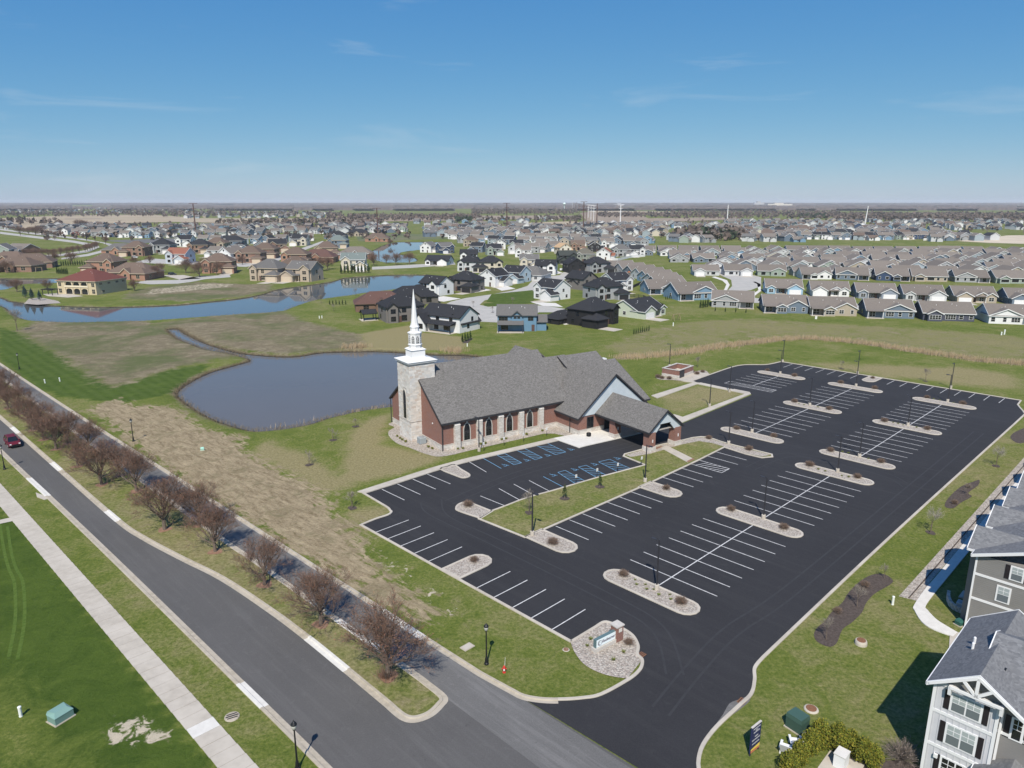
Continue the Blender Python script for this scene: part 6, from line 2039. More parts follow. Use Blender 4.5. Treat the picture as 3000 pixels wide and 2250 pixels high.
# two storey
SPECS['two_a'] = spec('two_a', [(-6, 6, -4.5, 5.5, 5.4, 'x', .6), (-5.6, -1.2, -5.6, 0, 5.42, 'y', .75), (1.0, 7.2, -8.2, -3, 2.8, 'y', .6)],
    [F(-3.4, -5.6, 3.3, 1.8, 1.4), F(-3.4, -5.6, .7, 1.8, 1.5), F(2.2, -4.5, 3.6, 1.2, 1.3), F(4.6, -4.5, 3.6, 1.2, 1.3), (-6, 0, 3.4, 270, 1.2, 1.3), (6, 1, 3.4, 90, 1.2, 1.3), (-6, 2, .8, 270, 1.2, 1.3), (6, 3, .8, 90, 1.2, 1.3)], [(4.1, -8.2, 4.8, 2.2)], [(-.1, -4.5)], porches=[(-1.1, .9, -6.5, -4.5, 2.6)])
SPECS['back_two'] = spec('back_two', [(-6.5, 6.3, -4.5, 5.5, 5.3, 'x', .55), (-1.7, 1.5, -4.75, 0, 5.2, 'y', .8), (6.2, 9.6, -3.2, 4, 2.9, 'x', .5)],
    [F(-4.6, -4.5, 3.5, 2.8, 1.2), F(-.7, -4.75, 4.3, .8, .5), F(.5, -4.75, 4.3, .8, .5), F(4.4, -4.5, 3.6, 1.6, 1.1), F(-4.2, -4.5, .5, 2.2, 1.9), F(-.6, -4.5, .4, 1.8, 2.1), (-6.5, 0, 3.4, 270, 1.0, 1.3)], doors=[(5.2, -4.5)], porches=[(-6.3, 1.9, -7.6, -4.5, 2.5)])
SPECS['back_farm'] = spec('back_farm', [(-8, 8, -4.5, 5.5, 5.1, 'x', .6), (-8.2, -3.6, -8.2, -2, 3.0, 'y', 1.15), (1.5, 7.9, -3.5, 6.5, 3.0, 'y', .9)],
    [F(-5.9, -8.2, .9, 2.6, 1.5), F(-1.2, -4.5, 3.6, 1.2, 1.3), F(4.4, -4.5, 3.6, 1.2, 1.3), F(-1.8, -4.5, .5, 1.6, 1.9), F(2.6, -4.5, .5, 2.4, 1.9), (8, 0, 1.2, 90, 1.0, 1.3), (8, 2.2, 3.4, 90, .9, 1.2)], porches=[(-3.5, 6.4, -7.6, -4.5, 2.6)])
SPECS['far_side'] = spec('far_side', [(-6.2, 6.2, -7.5, 7.5, 2.8, 'y', .5), (-7.0, 0, -3.2, 3.4, 2.82, 'x', .5), (1.0, 6.0, -8.8, -3, 2.7, 'y', .5)], [F(-3, -7.5, .9, 1.6, 1.3), F(3.5, -8.8, .8, 2.2, 1.4), F(-.5, -7.5, 3.5, 1.4, .5)])
SPECS['two_b'] = spec('two_b', [(-5, 5, -6, 6, 5.4, 'y', .62), (-4.9, 7.8, -2.5, 5, 2.9, 'x', .5)],
    [F(-2.4, -6, 3.4, 1.4, 1.4), F(2.4, -6, 3.4, 1.4, 1.4), F(-2.4, -6, .7, 1.4, 1.5), F(0, -6, 6.5, .9, 1.0), (5, -3, 3.5, 90, 1.2, 1.3), (-5, 2, 3.4, 270, 1.2, 1.3), (-5, -3, 3.4, 270, 1.2, 1.3)], [(6.4, -2.5, 2.6, 2.2)], [(1.8, -6)])
SPECS['two_hip'] = spec('two_hip', [(-7, 7, -5.5, 5.5, 5.5, 'hip', .62), (2.5, 8.5, -8.5, -2, 2.9, 'hip', .55), (-6.5, -3, -6.6, -1, 5.52, 'y', .8)],
    [F(-4.75, -6.6, 3.4, 1.6, 1.4), F(-4.75, -6.6, .7, 1.6, 1.5), F(-.5, -5.5, 3.5, 1.4, 1.4), F(-.5, -5.5, .6, 1.8, 1.8), F(5.3, -5.5, 3.5, 1.4, 1.3), (-7, 0, 3.4, 270, 1.2, 1.3), (7, 1, 3.4, 90, 1.2, 1.3), (-7, 2, .8, 270, 1.4, 1.4), (7, 3, .8, 90, 1.2, 1.3)], [(5.5, -8.5, 4.6, 2.2)], [(-1.9, -5.5)])
SPECS['hip_ranch'] = spec('hip_ranch', [(-10, 10, -6, 6, 3.0, 'hip', .62), (4, 10.5, -9, -2, 2.95, 'hip', .6), (-2.2, 2.2, -7.4, 0, 3.2, 'y', .8)],
    [F(-6, -6, .9, 2.0, 1.5), F(0, -7.4, .4, 1.2, 2.1), F(7.2, -9, .9, 1.6, 1.4), (-10, 0, .9, 270, 1.4, 1.3), (10.5, -5, .9, 90, 1.4, 1.3)], [], [], [])
SPECS['far_two'] = spec('far_two', [(-5.5, 5.5, -4.5, 5, 5.2, 'x', .6), (.6, 6.2, -7.5, -3, 2.8, 'y', .6)], [F(-3.2, -4.5, 3.3, 1.5, 1.4), F(-3.2, -4.5, .7, 1.5, 1.4), F(2.8, -4.5, 3.5, 1.5, 1.3), (5.5, 1, 3.3, 90, 1.3, 1.3), (-5.5, 1, 3.3, 270, 1.3, 1.3)], [(3.4, -7.5, 4.4, 2.2)])
SPECS['far_gable'] = spec('far_gable', [(-4.6, 4.6, -6, 6, 5.2, 'y', .62), (-6.6, -2, -2, 4, 2.9, 'x', .5)], [F(-2, -6, 3.3, 1.4, 1.4), F(2, -6, 3.3, 1.4, 1.4), (4.6, 0, 3.3, 90, 1.3, 1.3), (4.6, -3, .8, 90, 1.3, 1.3)], [(.8, -6, 4.6, 2.2)])
SPECS['far_ranch'] = spec('far_ranch', [(-7.5, 7.5, -5, 7, 2.8, 'x', .5), (.8, 7.2, -7.6, 0, 2.82, 'y', .5)], [F(-4, -5, .7, 2.2, 1.4), F(-1, -5, .7, 1.0, 1.4)], [(4, -7.6, 4.6, 2.1)])
SPECS['far_ranch_b'] = spec('far_ranch_b', [(-7.5, 7.5, -5, 7, 2.8, 'x', .5), (-.5, 7.3, -6.2, 0, 2.82, 'y', .45)], [F(-4.4, -5, .5, 2.4, 1.7), F(2.0, -6.2, .7, 1.6, 1.4), F(5.6, -6.2, .7, 1.2, 1.4)])

def house(sp, loc, rot, wall, roof, trim, label, group, far=False, mirror=False, cat='house', garage=None, brick=False, z=0.0, name='house', scale=1.0):
    S = SPECS[sp]
    key = (mirror, far, brick)
    if key not in S['cache']:
        mx = (lambda x: -x) if mirror else (lambda x: x)
        recs = []
        for i, (x0, x1, y0, y1, e, kd, pt) in enumerate(S['blocks']):
            a, b = sorted((mx(x0), mx(x1)))
            wm = MT['brickwall'] if brick else MT['siding']
            recs.append(('wall', gable_walls(a, b, y0, y1, -.3, e, pt, kd, kd != 'hip').mesh('wall', [wm]), 'wall', None, None, 0))
            rb, fb = hip_roof(a, b, y0, y1, e, pt) if kd == 'hip' else gable_roof(a, b, y0, y1, e + .03, pt, kd, .18, .42, .36)
            ri = len(recs)
            recs.append(('roof', rb.mesh('roof', [MT['roofing']]), 'roof', None, None, 0))
            recs.append(('fascia', fb.mesh('fascia', [MT['trim']]), 'trim', ri, None, 0))
        for (x, y, zz, fc, w, h) in S['wins']:
            fr, pn = win_mesh(w, h, far)
            f2 = (360 - fc) % 360 if mirror else fc
            wi = len(recs)
            recs.append(('window', fr, 'trim', None, (mx(x), y, zz), rad(f2)))
            if pn:
                recs.append(('pane', pn, None, wi, None, 0))
        for (x, y, w, h) in S['gars']:
            gd = MB().box(-w / 2, w / 2, -.06, 0, .03, h)
            for q in range(1, 4):
                gd.box(-w / 2, w / 2, -.075, -.055, h * q / 4 - .02, h * q / 4 + .02)
            recs.append(('drive_apron', MB().box(-w / 2 - .3, w / 2 + .3, -6.5, -.08, .0, .065).mesh('drive_apron', [MT['conc']]), None, None, (mx(x), y, 0), 0))
            recs.append(('garage_door', gd.mesh('garage_door', [MT['trim']]), 'garage', None, (mx(x), y, 0), 0))
        for (x, y) in S['doors']:
            recs.append(('door', MB().box(-.5, .5, -.06, 0, .1, 2.2).mesh('door', [MT['trim']]), 'door', None, (mx(x), y, 0), 0))
        for (x0, x1, y0, y1, h) in S['porches']:
            a, b = sorted((mx(x0), mx(x1)))
            pr = MB().hull([(a, y0, h), (b, y0, h), (b, y1 + .05, h), (a, y1 + .05, h)], [(a - .2, y0 - .3, h + .15), (b + .2, y0 - .3, h + .15), (b + .2, y1 + .05, h + .15 + .3 * (y1 - y0)), (a - .2, y1 + .05, h + .15 + .3 * (y1 - y0))])
            recs.append(('porch_roof', pr.mesh('porch_roof', [MT['roofing']]), 'roof', None, None, 0))
            for px_ in (a + .12, b - .12):
                recs.append(('porch_post', MB().box(px_ - .1, px_ + .1, y0 + .02, y0 + .22, 0, h).mesh('porch_post', [MT['trim']]), 'trim', None, None, 0))
            recs.append(('patio', MB().box(a - .3, b + .3, y0 - .5, y1, -.02, .07).mesh('patio', [MT['conc']]), None, None, None, 0))
        for (x, y, h) in S['chim']:
            recs.append(('chimney', MB().box(mx(x) - .5, mx(x) + .5, y - .4, y + .4, 0, h).mesh('chimney', [MT['brickwall']]), 'wall', None, None, 0))
        if not far:
            x0, x1, y0, y1, e, kd, pt = S['blocks'][0]
            for fx_, fy_ in ((.3, .3), (.62, .36), (.7, .3)):
                vx, vy = mx(x0 + (x1 - x0) * fx_), y0 + (y1 - y0) * fy_
                d_ = (y1 - y0) * fy_ if kd in 'x hip' else min((x1 - x0) * fx_, (x1 - x0) * (1 - fx_))
                vz = e + d_ * pt
                recs.append(('vent_pipe', MB().lathe([(.07, vz - .2), (.07, vz + .55), (.05, vz + .58)], 7, vx, vy).mesh('vent_pipe', [MT['white']]), None, None, None, 0))
        S['cache'][key] = recs
    cols = dict(wall=wall, roof=roof, trim=trim, garage=garage or trim, door=(.10, .06, .05))
    t = thing(name, label, cat, (loc[0], loc[1], z), rad(rot), group)
    if scale != 1.0:
        t.scale = (scale,) * 3
    objs = []
    jit = R.uniform(.9, 1.1)
    for nm, me_, ck, par, lc, rz in S['cache'][key]:
        c = cols[ck] if ck else None
        if c and ck == 'roof':
            c = tuple(x * jit for x in c)
        objs.append(link(nm, me_, t if par is None else objs[par], lc, rz, c))
    return t

# ------------------------------------------------------------------ residential streets and drives
def street(name, px, label=None, mat='street', z=.03):
    o = sheet(name, [G(*p) for p in px], z, mat)
    if label:
        o["label"] = label
    return o
street('street', [(1290, 900), (1320, 884), (1365, 873), (1430, 864), (1500, 852), (1545, 838), (1560, 822), (1590, 812), (1640, 806), (1650, 798), (1700, 792), (1720, 796), (1700, 806), (1655, 818), (1640, 832), (1600, 846), (1540, 858), (1470, 868), (1420, 880), (1405, 893), (1430, 899),
                  (1520, 893), (1600, 896), (1655, 905), (1650, 915), (1580, 915), (1460, 945), (1400, 942), (1380, 930), (1368, 905), (1340, 908)], 'pale concrete street of the near subdivision')
for px in ([(1265, 872), (1300, 868), (1350, 875), (1300, 884), (1262, 880)], [(1350, 850), (1400, 842), (1440, 850), (1390, 858)], [(1440, 838), (1480, 836), (1510, 846), (1470, 852)], [(1555, 885), (1628, 888), (1650, 900), (1590, 896)], [(1640, 930), (1700, 945), (1655, 952), (1625, 940)],
           [(1560, 790), (1600, 783), (1650, 800), (1600, 808)]):
    street('driveway', px, mat='conc_new', z=.045)
street('lawn', [(1415, 889), (1480, 885), (1560, 878), (1560, 887), (1480, 897), (1420, 897)], None, 'ground', .04)
street('lawn', [(1440, 862), (1560, 850), (1575, 868), (1560, 884), (1470, 890), (1425, 884)], None, 'ground', .038)
street('street', [(2020, 778), (2045, 776), (2100, 783), (2160, 795), (2230, 812), (2230, 838), (2200, 850), (2140, 858), (2128, 856), (2145, 838), (2142, 820), (2110, 806), (2060, 795)], 'pale street curving into the ranch houses')
street('street', [(2150, 858), (2200, 872), (2300, 880), (2500, 890), (2700, 900), (3060, 915), (3060, 935), (2700, 913), (2500, 902), (2300, 892), (2150, 884)], 'street between the two nearest ranch rows')
street('sidewalk', [(2104, 860), (2122, 848), (2128, 833), (2116, 822), (2085, 812), (2095, 810), (2130, 821), (2138, 835), (2130, 850), (2112, 864)], None, 'conc_new')
street('sidewalk', [(2205, 862), (2222, 850), (2218, 832), (2206, 826), (2212, 825), (2228, 832), (2230, 852), (2212, 866)], None, 'conc_new')
street('street', [(2550, 782), (2800, 795), (2800, 803), (2700, 802), (2590, 795), (2560, 790)])
street('street', [(390, 828), (430, 822), (520, 820), (560, 812), (672, 805), (676, 812), (600, 818), (560, 826), (520, 831), (440, 833)], 'pale cul-de-sac beside the red roofed villa')
street('driveway', [(475, 806), (540, 806), (590, 816), (530, 820)], None, 'conc')
street('street', [(395, 768), (440, 757), (560, 765), (700, 772), (770, 765), (860, 735), (945, 706), (955, 708), (880, 738), (800, 770), (720, 782), (560, 775), (450, 772)], 'street through the brick houses')
street('street', [(1090, 782), (1200, 776), (1330, 768), (1335, 775), (1205, 785), (1090, 790)], 'street across the dam between two ponds')
street('street', [(0, 679), (108, 692), (217, 705), (282, 716), (292, 724), (262, 738), (185, 750), (60, 758), (0, 762), (0, 756), (60, 752), (180, 744), (250, 733), (275, 723), (215, 711), (105, 698), (0, 685)], 'curving pale boulevard at the far left')
street('street', [(325, 714), (345, 722), (318, 735), (260, 750), (180, 760), (180, 756), (255, 744), (305, 732), (325, 722), (300, 712), (220, 700), (110, 688), (0, 674), (0, 670), (110, 683), (225, 696)])
street('parking_area', [(300, 705), (500, 698), (620, 700), (560, 712), (380, 712)], None, 'road_far')
street('patio', [(85, 875), (120, 872), (170, 882), (178, 888), (110, 893), (70, 890)], None, 'gravel', .05)
street('patio', [(125, 862), (190, 858), (245, 868), (200, 872), (140, 868)], None, 'conc', .06)
for px in ([(700, 864), (790, 845), (900, 832)],):
    pass
for c in ((480, 860), (560, 852), (640, 840)):
    pass

# ------------------------------------------------------------------ named houses
GRP1 = 'houses of the near subdivision'
GRP2 = 'ranch houses on the right'
GRP3 = 'brick houses on the left'
def H(sp, at, rot, wall, roof, trim, label, grp, **k):
    return house(sp, at, rot, wall, roof, trim, label, grp, **k)
def B(px, py, d=6.0):
    x, y = G(px, py)
    k = math.hypot(x, y)
    return (x + x / k * d, y + y / k * d)
H('ranch_back', (106, 279), -11, SLATE, R_TAUPE, T_WHITE, 'slate blue ranch house, leftmost of the row facing the meadow', GRP2)
H('ranch_back', (121.5, 272.5), -11, TAN, R_TAUPE, T_WHITE, 'tan ranch house, second in the row facing the meadow', GRP2)
H('ranch_back3', (139.5, 265.5), -13, SLATE, R_TAUPE, T_WHITE, 'slate ranch house with open patio, third in the row facing the meadow', GRP2)
H('ranch_back2', (157, 259), -13, (.065, .07, .10), R_TAUPE, T_WHITE, 'dark ranch house with a wide sun room, fourth in the row facing the meadow', GRP2)
H('ranch_back3', (176, 252), -14, WHITE, R_TAUPE, T_WHITE, 'white ranch house at the right edge facing the meadow', GRP2, mirror=True)
H('ranch_back3', (90, 292), -16, GREY, R_TAUPE, T_WHITE, 'grey ranch house beside the big blue gable', GRP2, mirror=True)
H('ranch_back3', (79, 316), 13, BLUE, R_TAUPE, T_WHITE, 'bright blue ranch house with a wide white edged gable', GRP2, scale=1.15)
H('ranch_back3', (70, 336), 8, BLUE, R_TAUPE, T_WHITE, 'smaller blue ranch house behind the wide blue gable', GRP2)
for i, (x, y, s, w, nm, mr) in enumerate(((127, 337, 'ranch_front', (.26, .40, .52), 'light blue', False), (144.5, 328, 'ranch_front2', WHITE, 'white', False), (161.5, 320, 'ranch_front', (.22, .25, .30), 'blue grey', False),
                                      (178.5, 313, 'ranch_front', LGREY, 'light grey', False), (197, 307.5, 'ranch_front2', TAN, 'tan', False), (215, 300, 'ranch_front', SLATE, 'slate', True))):
    H(s, (x, y), -13, w, R_TAUPE, T_WHITE, f'{nm} ranch house with white garage, {nth(i)} from the left across the street', GRP2, mirror=mr)
R_GROUPS = [0]
CW = [(WHITE, 'white'), (LGREY, 'light grey'), (GREY, 'grey'), (SLATE, 'slate'), (BLUE, 'blue'), (TAN, 'tan'), ((.28, .33, .36), 'blue grey'), (CREAM, 'cream'), (NAVY, 'navy'), (GREEN_, 'sage'), ((.20, .05, .04), 'dark red')]
WT = [14, 17, 18, 15, 10, 7, 14, 3, 4, 5, 1]
def ranchrow(p0, p1, n, rot, rowname, specs, roofs, grp, weights=WT, jitter=.8, far=True, cat='house', flip=0.0):
    for i in range(n):
        t = i / max(1, n - 1)
        x, y = p0[0] + (p1[0] - p0[0]) * t + R.uniform(-jitter, jitter), p0[1] + (p1[1] - p0[1]) * t + R.uniform(-jitter, jitter)
        (w, wn_), = R.choices(CW, weights)
        rf, rn = R.choice(roofs)
        sp = R.choice(specs)
        house(sp, (x, y), rot + R.uniform(-7, 7) + (180 if R.random() < flip else 0), w, rf, T_WHITE, f'{wn_} house with {rn} roof, {nth(i)} from left in {rowname}', grp, far=far, mirror=R.random() < .5, scale=R.uniform(.95, 1.06))
RT = [(R_TAUPE, 'taupe')]
FR = ['far_ranch', 'far_ranch_b', 'far_side', 'far_side']
ranchrow((168, 402), (262, 380), 6, -12, 'third ranch row from meadow', ['ranch_back', 'ranch_back2', 'ranch_back3'], RT, GRP2)
ranchrow((112, 421), (300, 408), 11, -8, 'fourth ranch row from meadow', FR, RT, GRP2)
ranchrow((128, 455), (330, 438), 13, -8, 'fifth ranch row from meadow', FR, RT, GRP2)
ranchrow((140, 480), (352, 462), 13, -8, 'sixth ranch row from meadow', FR, RT, GRP2)
ranchrow((118, 515), (378, 492), 16, -6, 'seventh ranch row from meadow', FR, RT, GRP2)
ranchrow((125, 542), (400, 518), 17, -6, 'eighth ranch row from meadow', FR, RT, GRP2)
ranchrow((105, 580), (425, 556), 19, -5, 'ninth ranch row from meadow', FR, RT, GRP2)
ranchrow((112, 610), (445, 588), 20, -5, 'tenth ranch row from meadow', FR, RT, GRP2)
for i, (x, y, w, nm) in enumerate(((76, 356, SLATE, 'slate'), (77, 371, (.28, .33, .36), 'blue grey'), (77, 386, BLUE, 'blue'), (76, 401, LGREY, 'light grey'), (74, 417, SLATE, 'dark slate'), (71, 433, GREY, 'grey'), (67, 450, WHITE, 'white'))):
    H('ranch_side', (x, y), -72, w, R_TAUPE, T_WHITE, f'{nm} ranch house in the stepped row along the fence line, {nth(i)} from the front', GRP2)
# near subdivision
H('two_hip', (28, 248.5), 47, BLACK_, R_BLACK, T_BLACK, 'all black two storey house with dark hipped roof behind the church', GRP1, mirror=True)
H('hip_ranch', (17.5, 252), 47, BLACK_, R_BLACK, T_BLACK, 'low black garage wing beside the all black house', GRP1, scale=.6)
H('back_two', (1.8, 237.4), -1, (.12, .22, .32), R_GREY, (.05, .06, .07), 'bright blue two storey house with back porch behind the church roof', GRP1, mirror=False)
H('back_farm', (-21.0, 237.0), -34, WHITE, R_BLACK, T_BLACK, 'white two storey house with black roof and back porch beside the steeple', GRP1)
H('two_hip', (-40, 257), 25, TAUPE, R_BLACK, T_BLACK, 'dark taupe two storey house with black hipped roof left of the steeple', GRP1)
pav = thing('pavilion', 'black roofed open pavilion on the lawn beside the dark taupe house', 'pavilion', (*B(1080, 938, 1), 0), rad(25))
rb, fb = gable_roof(-2.4, 2.4, -2.2, 2.2, 2.6, .5, 'x', .15, .4, .3)
pq = part('roof', rb, MT['roofing'], pav, color=R_BLACK)
part('fascia', fb, MT['black'], pq)
for x in (-2.2, 2.2):
    for y in (-2, 2):
        part('post', MB().box(x - .12, x + .12, y - .12, y + .12, 0, 2.6), MT['black'], pav)
part('patio', MB().box(-3, 3, -2.8, 2.8, 0, .08), MT['conc'], pav)
H('hip_ranch', (-52, 283), 14, (.16, .10, .07), R_DRED, (.14, .09, .07), 'low brown house with a red brown roof by the lawn', GRP1)
H('hip_ranch', (-42, 302), 16, (.12, .11, .10), R_BLACK, T_BLACK, 'long black roofed house behind the red brown roof', GRP1, mirror=True)
near_list = [('two_a', (-35, 330), -38, WHITE, R_BLACK, T_BLACK, 'white house with black roof above the dark pickup', True, T_BLACK), ('two_hip', (-22, 345), -30, TAUPE, R_BLACK, T_BLACK, 'grey stone house with twin black gables', False, T_BLACK),
    ('two_b', (-9, 366), -35, WHITE, R_BLACK, T_WHITE, 'tall white gable front house on the curving street', False, None), ('two_a', (2, 384), -35, (.35, .44, .50), R_BLACK, T_WHITE, 'pale blue house behind the white gable front', False, None),
    ('hip_ranch', (10, 398), -25, LGREY, R_GREY, T_WHITE, 'low grey house with grey hipped roof at the street corner', False, None), ('two_a', (17.5, 315.5), -47, WHITE, R_BLACK, T_WHITE, 'white house with black roof and two white garage doors facing the loop', False, T_WHITE),
    ('two_b', (34, 352), 40, TAUPE, R_BLACK, T_BLACK, 'dark taupe house with steep black gable', False, None), ('two_hip', (40, 316), 25, GREY, R_BLACK, T_BLACK, 'grey and black house with black dormers behind the loop', False, T_BLACK),
    ('two_a', (50, 345), 35, WHITE, R_BLACK, T_WHITE, 'white house with black roof beside the fenced back yard', True, None), ('ranch_front', (48, 268), 44, (.48, .52, .42), R_BLACK, T_WHITE, 'low pale green house behind the black house', True, None),
    ('two_a', B(1600, 806), -10, WHITE, R_BLACK, T_BLACK, 'white house with black garage doors up the street', True, T_BLACK), ('two_b', B(1680, 800), 15, BLACK_, R_BLACK, T_BLACK, 'black house with black porch up the street', False, None), ('two_hip', B(1745, 800), 25, GREY, R_BLACK, T_BLACK, 'grey house with wide black roof beyond the fence', False, None),
    ('two_a', B(1550, 786), 0, CREAM, R_GREY, T_WHITE, 'cream stone house with arched gables', False, None), ('two_hip', B(1438, 796), 5, CREAM, R_BLACK, T_BLACK, 'cream house with black hipped roof', True, None), ('two_hip', B(1377, 795), -5, LGREY, R_BLACK, T_BLACK, 'grey stone house with black hipped roof by the dam', False, None),
    ('two_a', B(1374, 768), 0, WHITE, R_BLACK, T_BLACK, 'white house with arched black trimmed gables', False, None), ('ranch_front', B(1286, 777), -12, WHITE, R_BLACK, T_BLACK, 'low white house with black roof at the pond dam', False, T_WHITE), ('two_b', B(1256, 740), -20, WHITE, R_GREY, T_WHITE, 'plain white gabled house on the pond point', False, None),
    ('two_a', B(1304, 742), 35, NAVY, R_GREY, T_WHITE, 'navy blue house with white windows on the pond point', True, None), ('two_a', B(1446, 748), 10, GREEN_, R_BLACK, T_WHITE, 'grey green house with black roof', False, None), ('two_b', B(1465, 730), 0, WHITE, R_BLACK, T_WHITE, 'white gabled house behind the grey green one', True, None),
    ('two_hip', B(1380, 722), 0, TAN, R_BROWN, T_TAN, 'tan house with brown gables beyond the pond', False, None), ('two_a', B(1532, 754), 0, WHITE, R_TAUPE, T_WHITE, 'white house with arched dormers and brown roof', False, None), ('two_b', B(1648, 745), 20, (.62, .58, .50), (.50, .34, .20), (.50, .36, .24), 'half built house with bare plywood roof', False, None),
    ('two_a', B(1660, 772), 10, (.05, .06, .055), (.05, .055, .05), T_BLACK, 'dark green black house behind the white garages', True, None), ('two_hip', B(1713, 768), 0, (.20, .22, .19), (.14, .13, .105), T_WHITE, 'olive roofed green grey house', False, None), ('two_a', B(1692, 734), 0, DBRICK, R_BROWN, T_TAN, 'dark brown house behind the plywood roof', False, None),
    ('two_b', B(1770, 762), -15, WHITE, (.25, .10, .06), T_WHITE, 'white house with terracotta roof behind the white fence', False, None), ('two_hip', B(1818, 752), 0, GREY, R_GREY, T_WHITE, 'grey hipped house beside the terracotta roof', False, None), ('two_a', B(1862, 752), 10, WHITE, R_BLACK, T_WHITE, 'white house with dark roof at the edge of the ranches', True, None),
    ('two_b', B(1740, 738), 0, BLACK_, R_BLACK, T_WHITE, 'small black gabled house in the second street', False, None), ('two_a', B(1778, 726), 0, WHITE, R_TAUPE, T_WHITE, 'white house with brown roof in the second street', False, None), ('two_a', B(1513, 732), 0, GREEN_, R_BLACK, T_WHITE, 'sage house with dark roof in the second street', False, None), ('two_a', B(1590, 728), 0, LGREY, R_TAUPE, T_WHITE, 'light grey house left of the plywood roof', True, None)]
for sp, at, rot, w, rf, tr_, lab, mr, gar in near_list:
    H(sp, at, rot, w, rf, tr_, lab, GRP1, mirror=mr, garage=gar, far=at[1] > 470)
# brick houses on the left
left_list = [('hip_ranch', B(400, 818), -8, BRICK, R_BROWN, T_TAN, 'long low brick house behind the villa', False), ('two_hip', B(318, 800), -6, BRICK, R_BROWN, T_TAN, 'two storey brick house with pale chimney', True), ('two_a', B(530, 772), -8, (.42, .46, .52), (.26, .11, .075), T_WHITE, 'blue grey house with red gabled roof', False),
    ('two_hip', B(645, 800), 8, BRICK, R_BROWN, T_TAN, 'square brick house with brown hipped roof', False), ('two_hip', (-131, 393), -17, (.40, .33, .26), R_GREY, T_TAN, 'big tan brick walkout house above the long pond', False), ('two_a', (-112, 390), -17, (.40, .33, .26), R_GREY, T_TAN, 'gabled end of the tan brick walkout house', True),
    ('two_hip', B(868, 812), 5, (.20, .17, .15), R_BROWN, T_TAN, 'dark stone house with stacked gables by the patio', True), ('two_a', B(1038, 792), 5, CREAM, R_GREENG, T_WHITE, 'cream gabled house with grey green roof above the hedge', False), ('hip_ranch', B(935, 768), 0, BRICK, R_DRED, T_TAN, 'brick house with wide maroon roof', False),
    ('two_b', B(14, 756), 15, GREEN_, R_GREY, T_WHITE, 'sage gabled house at the far left edge', False), ('ranch_front', B(62, 742), -20, BRICK, R_TAUPE, T_WHITE, 'white gabled brick house at the far left', False), ('hip_ranch', B(38, 776), 0, DBRICK, R_BROWN, T_TAN, 'brown hipped house at the left edge, rear', False),
    ('hip_ranch', B(58, 796), 0, DBRICK, R_BROWN, T_TAN, 'brown hipped house at the left edge, front', True), ('hip_ranch', B(100, 784), 20, DBRICK, R_BROWN, T_TAN, 'brown roofed house beside the dark arborvitae', False), ('two_hip', B(480, 742), 0, GREY, R_BLACK, T_WHITE, 'grey house with charcoal roof beyond the parked cars', False),
    ('hip_ranch', B(357, 746), 0, BRICK, R_GREY, T_TAN, 'brick house with grey roof at the road bend', False), ('two_hip', B(405, 750), 0, DBRICK, R_BROWN, T_TAN, 'brown house right of the road bend', True), ('two_b', B(682, 770), -25, WHITE, R_TAUPE, T_WHITE, 'white gabled house with long brown roof', False), ('two_hip', B(738, 770), 0, DBRICK, R_BROWN, T_TAN, 'dark brick house with white garage', False),
    ('two_hip', B(690, 728), 0, SLATE, R_BLACK, T_WHITE, 'slate house with dark hipped roof', False), ('two_hip', B(780, 756), 0, DBRICK, R_BROWN, T_TAN, 'brown brick house on the sloping street', False), ('two_a', B(815, 738), 20, DBRICK, R_BLACK, T_TAN, 'black roofed brick house up the sloping street', False), ('two_a', B(882, 720), 0, CREAM, R_BLACK, T_WHITE, 'cream house with dark roof at the top of the sloping street', True),
    ('hip_ranch', B(985, 700), 0, SLATE, R_BLACK, T_WHITE, 'slate house with white gables beyond the sloping street', False), ('hip_ranch', B(1050, 692), 0, TAN, R_BLACK, T_TAN, 'tan house with charcoal gables near the green', True), ('hip_ranch', B(1107, 708), 0, BRICK, R_BROWN, T_TAN, 'square brown roofed house at the head of the pond', False),
    ('two_hip', B(958, 752), 10, (.36, .28, .20), R_BROWN, T_TAN, 'brown house with a tall tan chimney', False), ('two_hip', B(992, 726), 0, SLATE, R_GREENG, T_TAN, 'grey green roofed house above the brown chimney house', False), ('hip_ranch', B(1045, 758), 5, BRICK, R_TAUPE, T_WHITE, 'brick house with white gable and pale brown roof', True), ('two_hip', B(870, 775), 0, BRICK, R_BROWN, T_TAN, 'brick house half hidden behind the dark stone house', False),
    ('two_hip', B(640, 735), 0, TAN, R_BROWN, T_TAN, 'tan house left of the slate hipped house', True), ('two_hip', B(590, 742), 0, DBRICK, R_BLACK, T_TAN, 'dark house behind the red gabled roof', False), ('two_a', B(545, 722), 0, WHITE, R_BLACK, T_WHITE, 'white gable above the red gabled roof', False)]
for sp, at, rot, w, rf, tr_, lab, mr in left_list:
    H(sp, at, rot, w, rf, tr_, lab, GRP3, mirror=mr, scale=1.22, brick=w in (BRICK, DBRICK, TAN) or w[0] == .40, far=at[1] > 480)
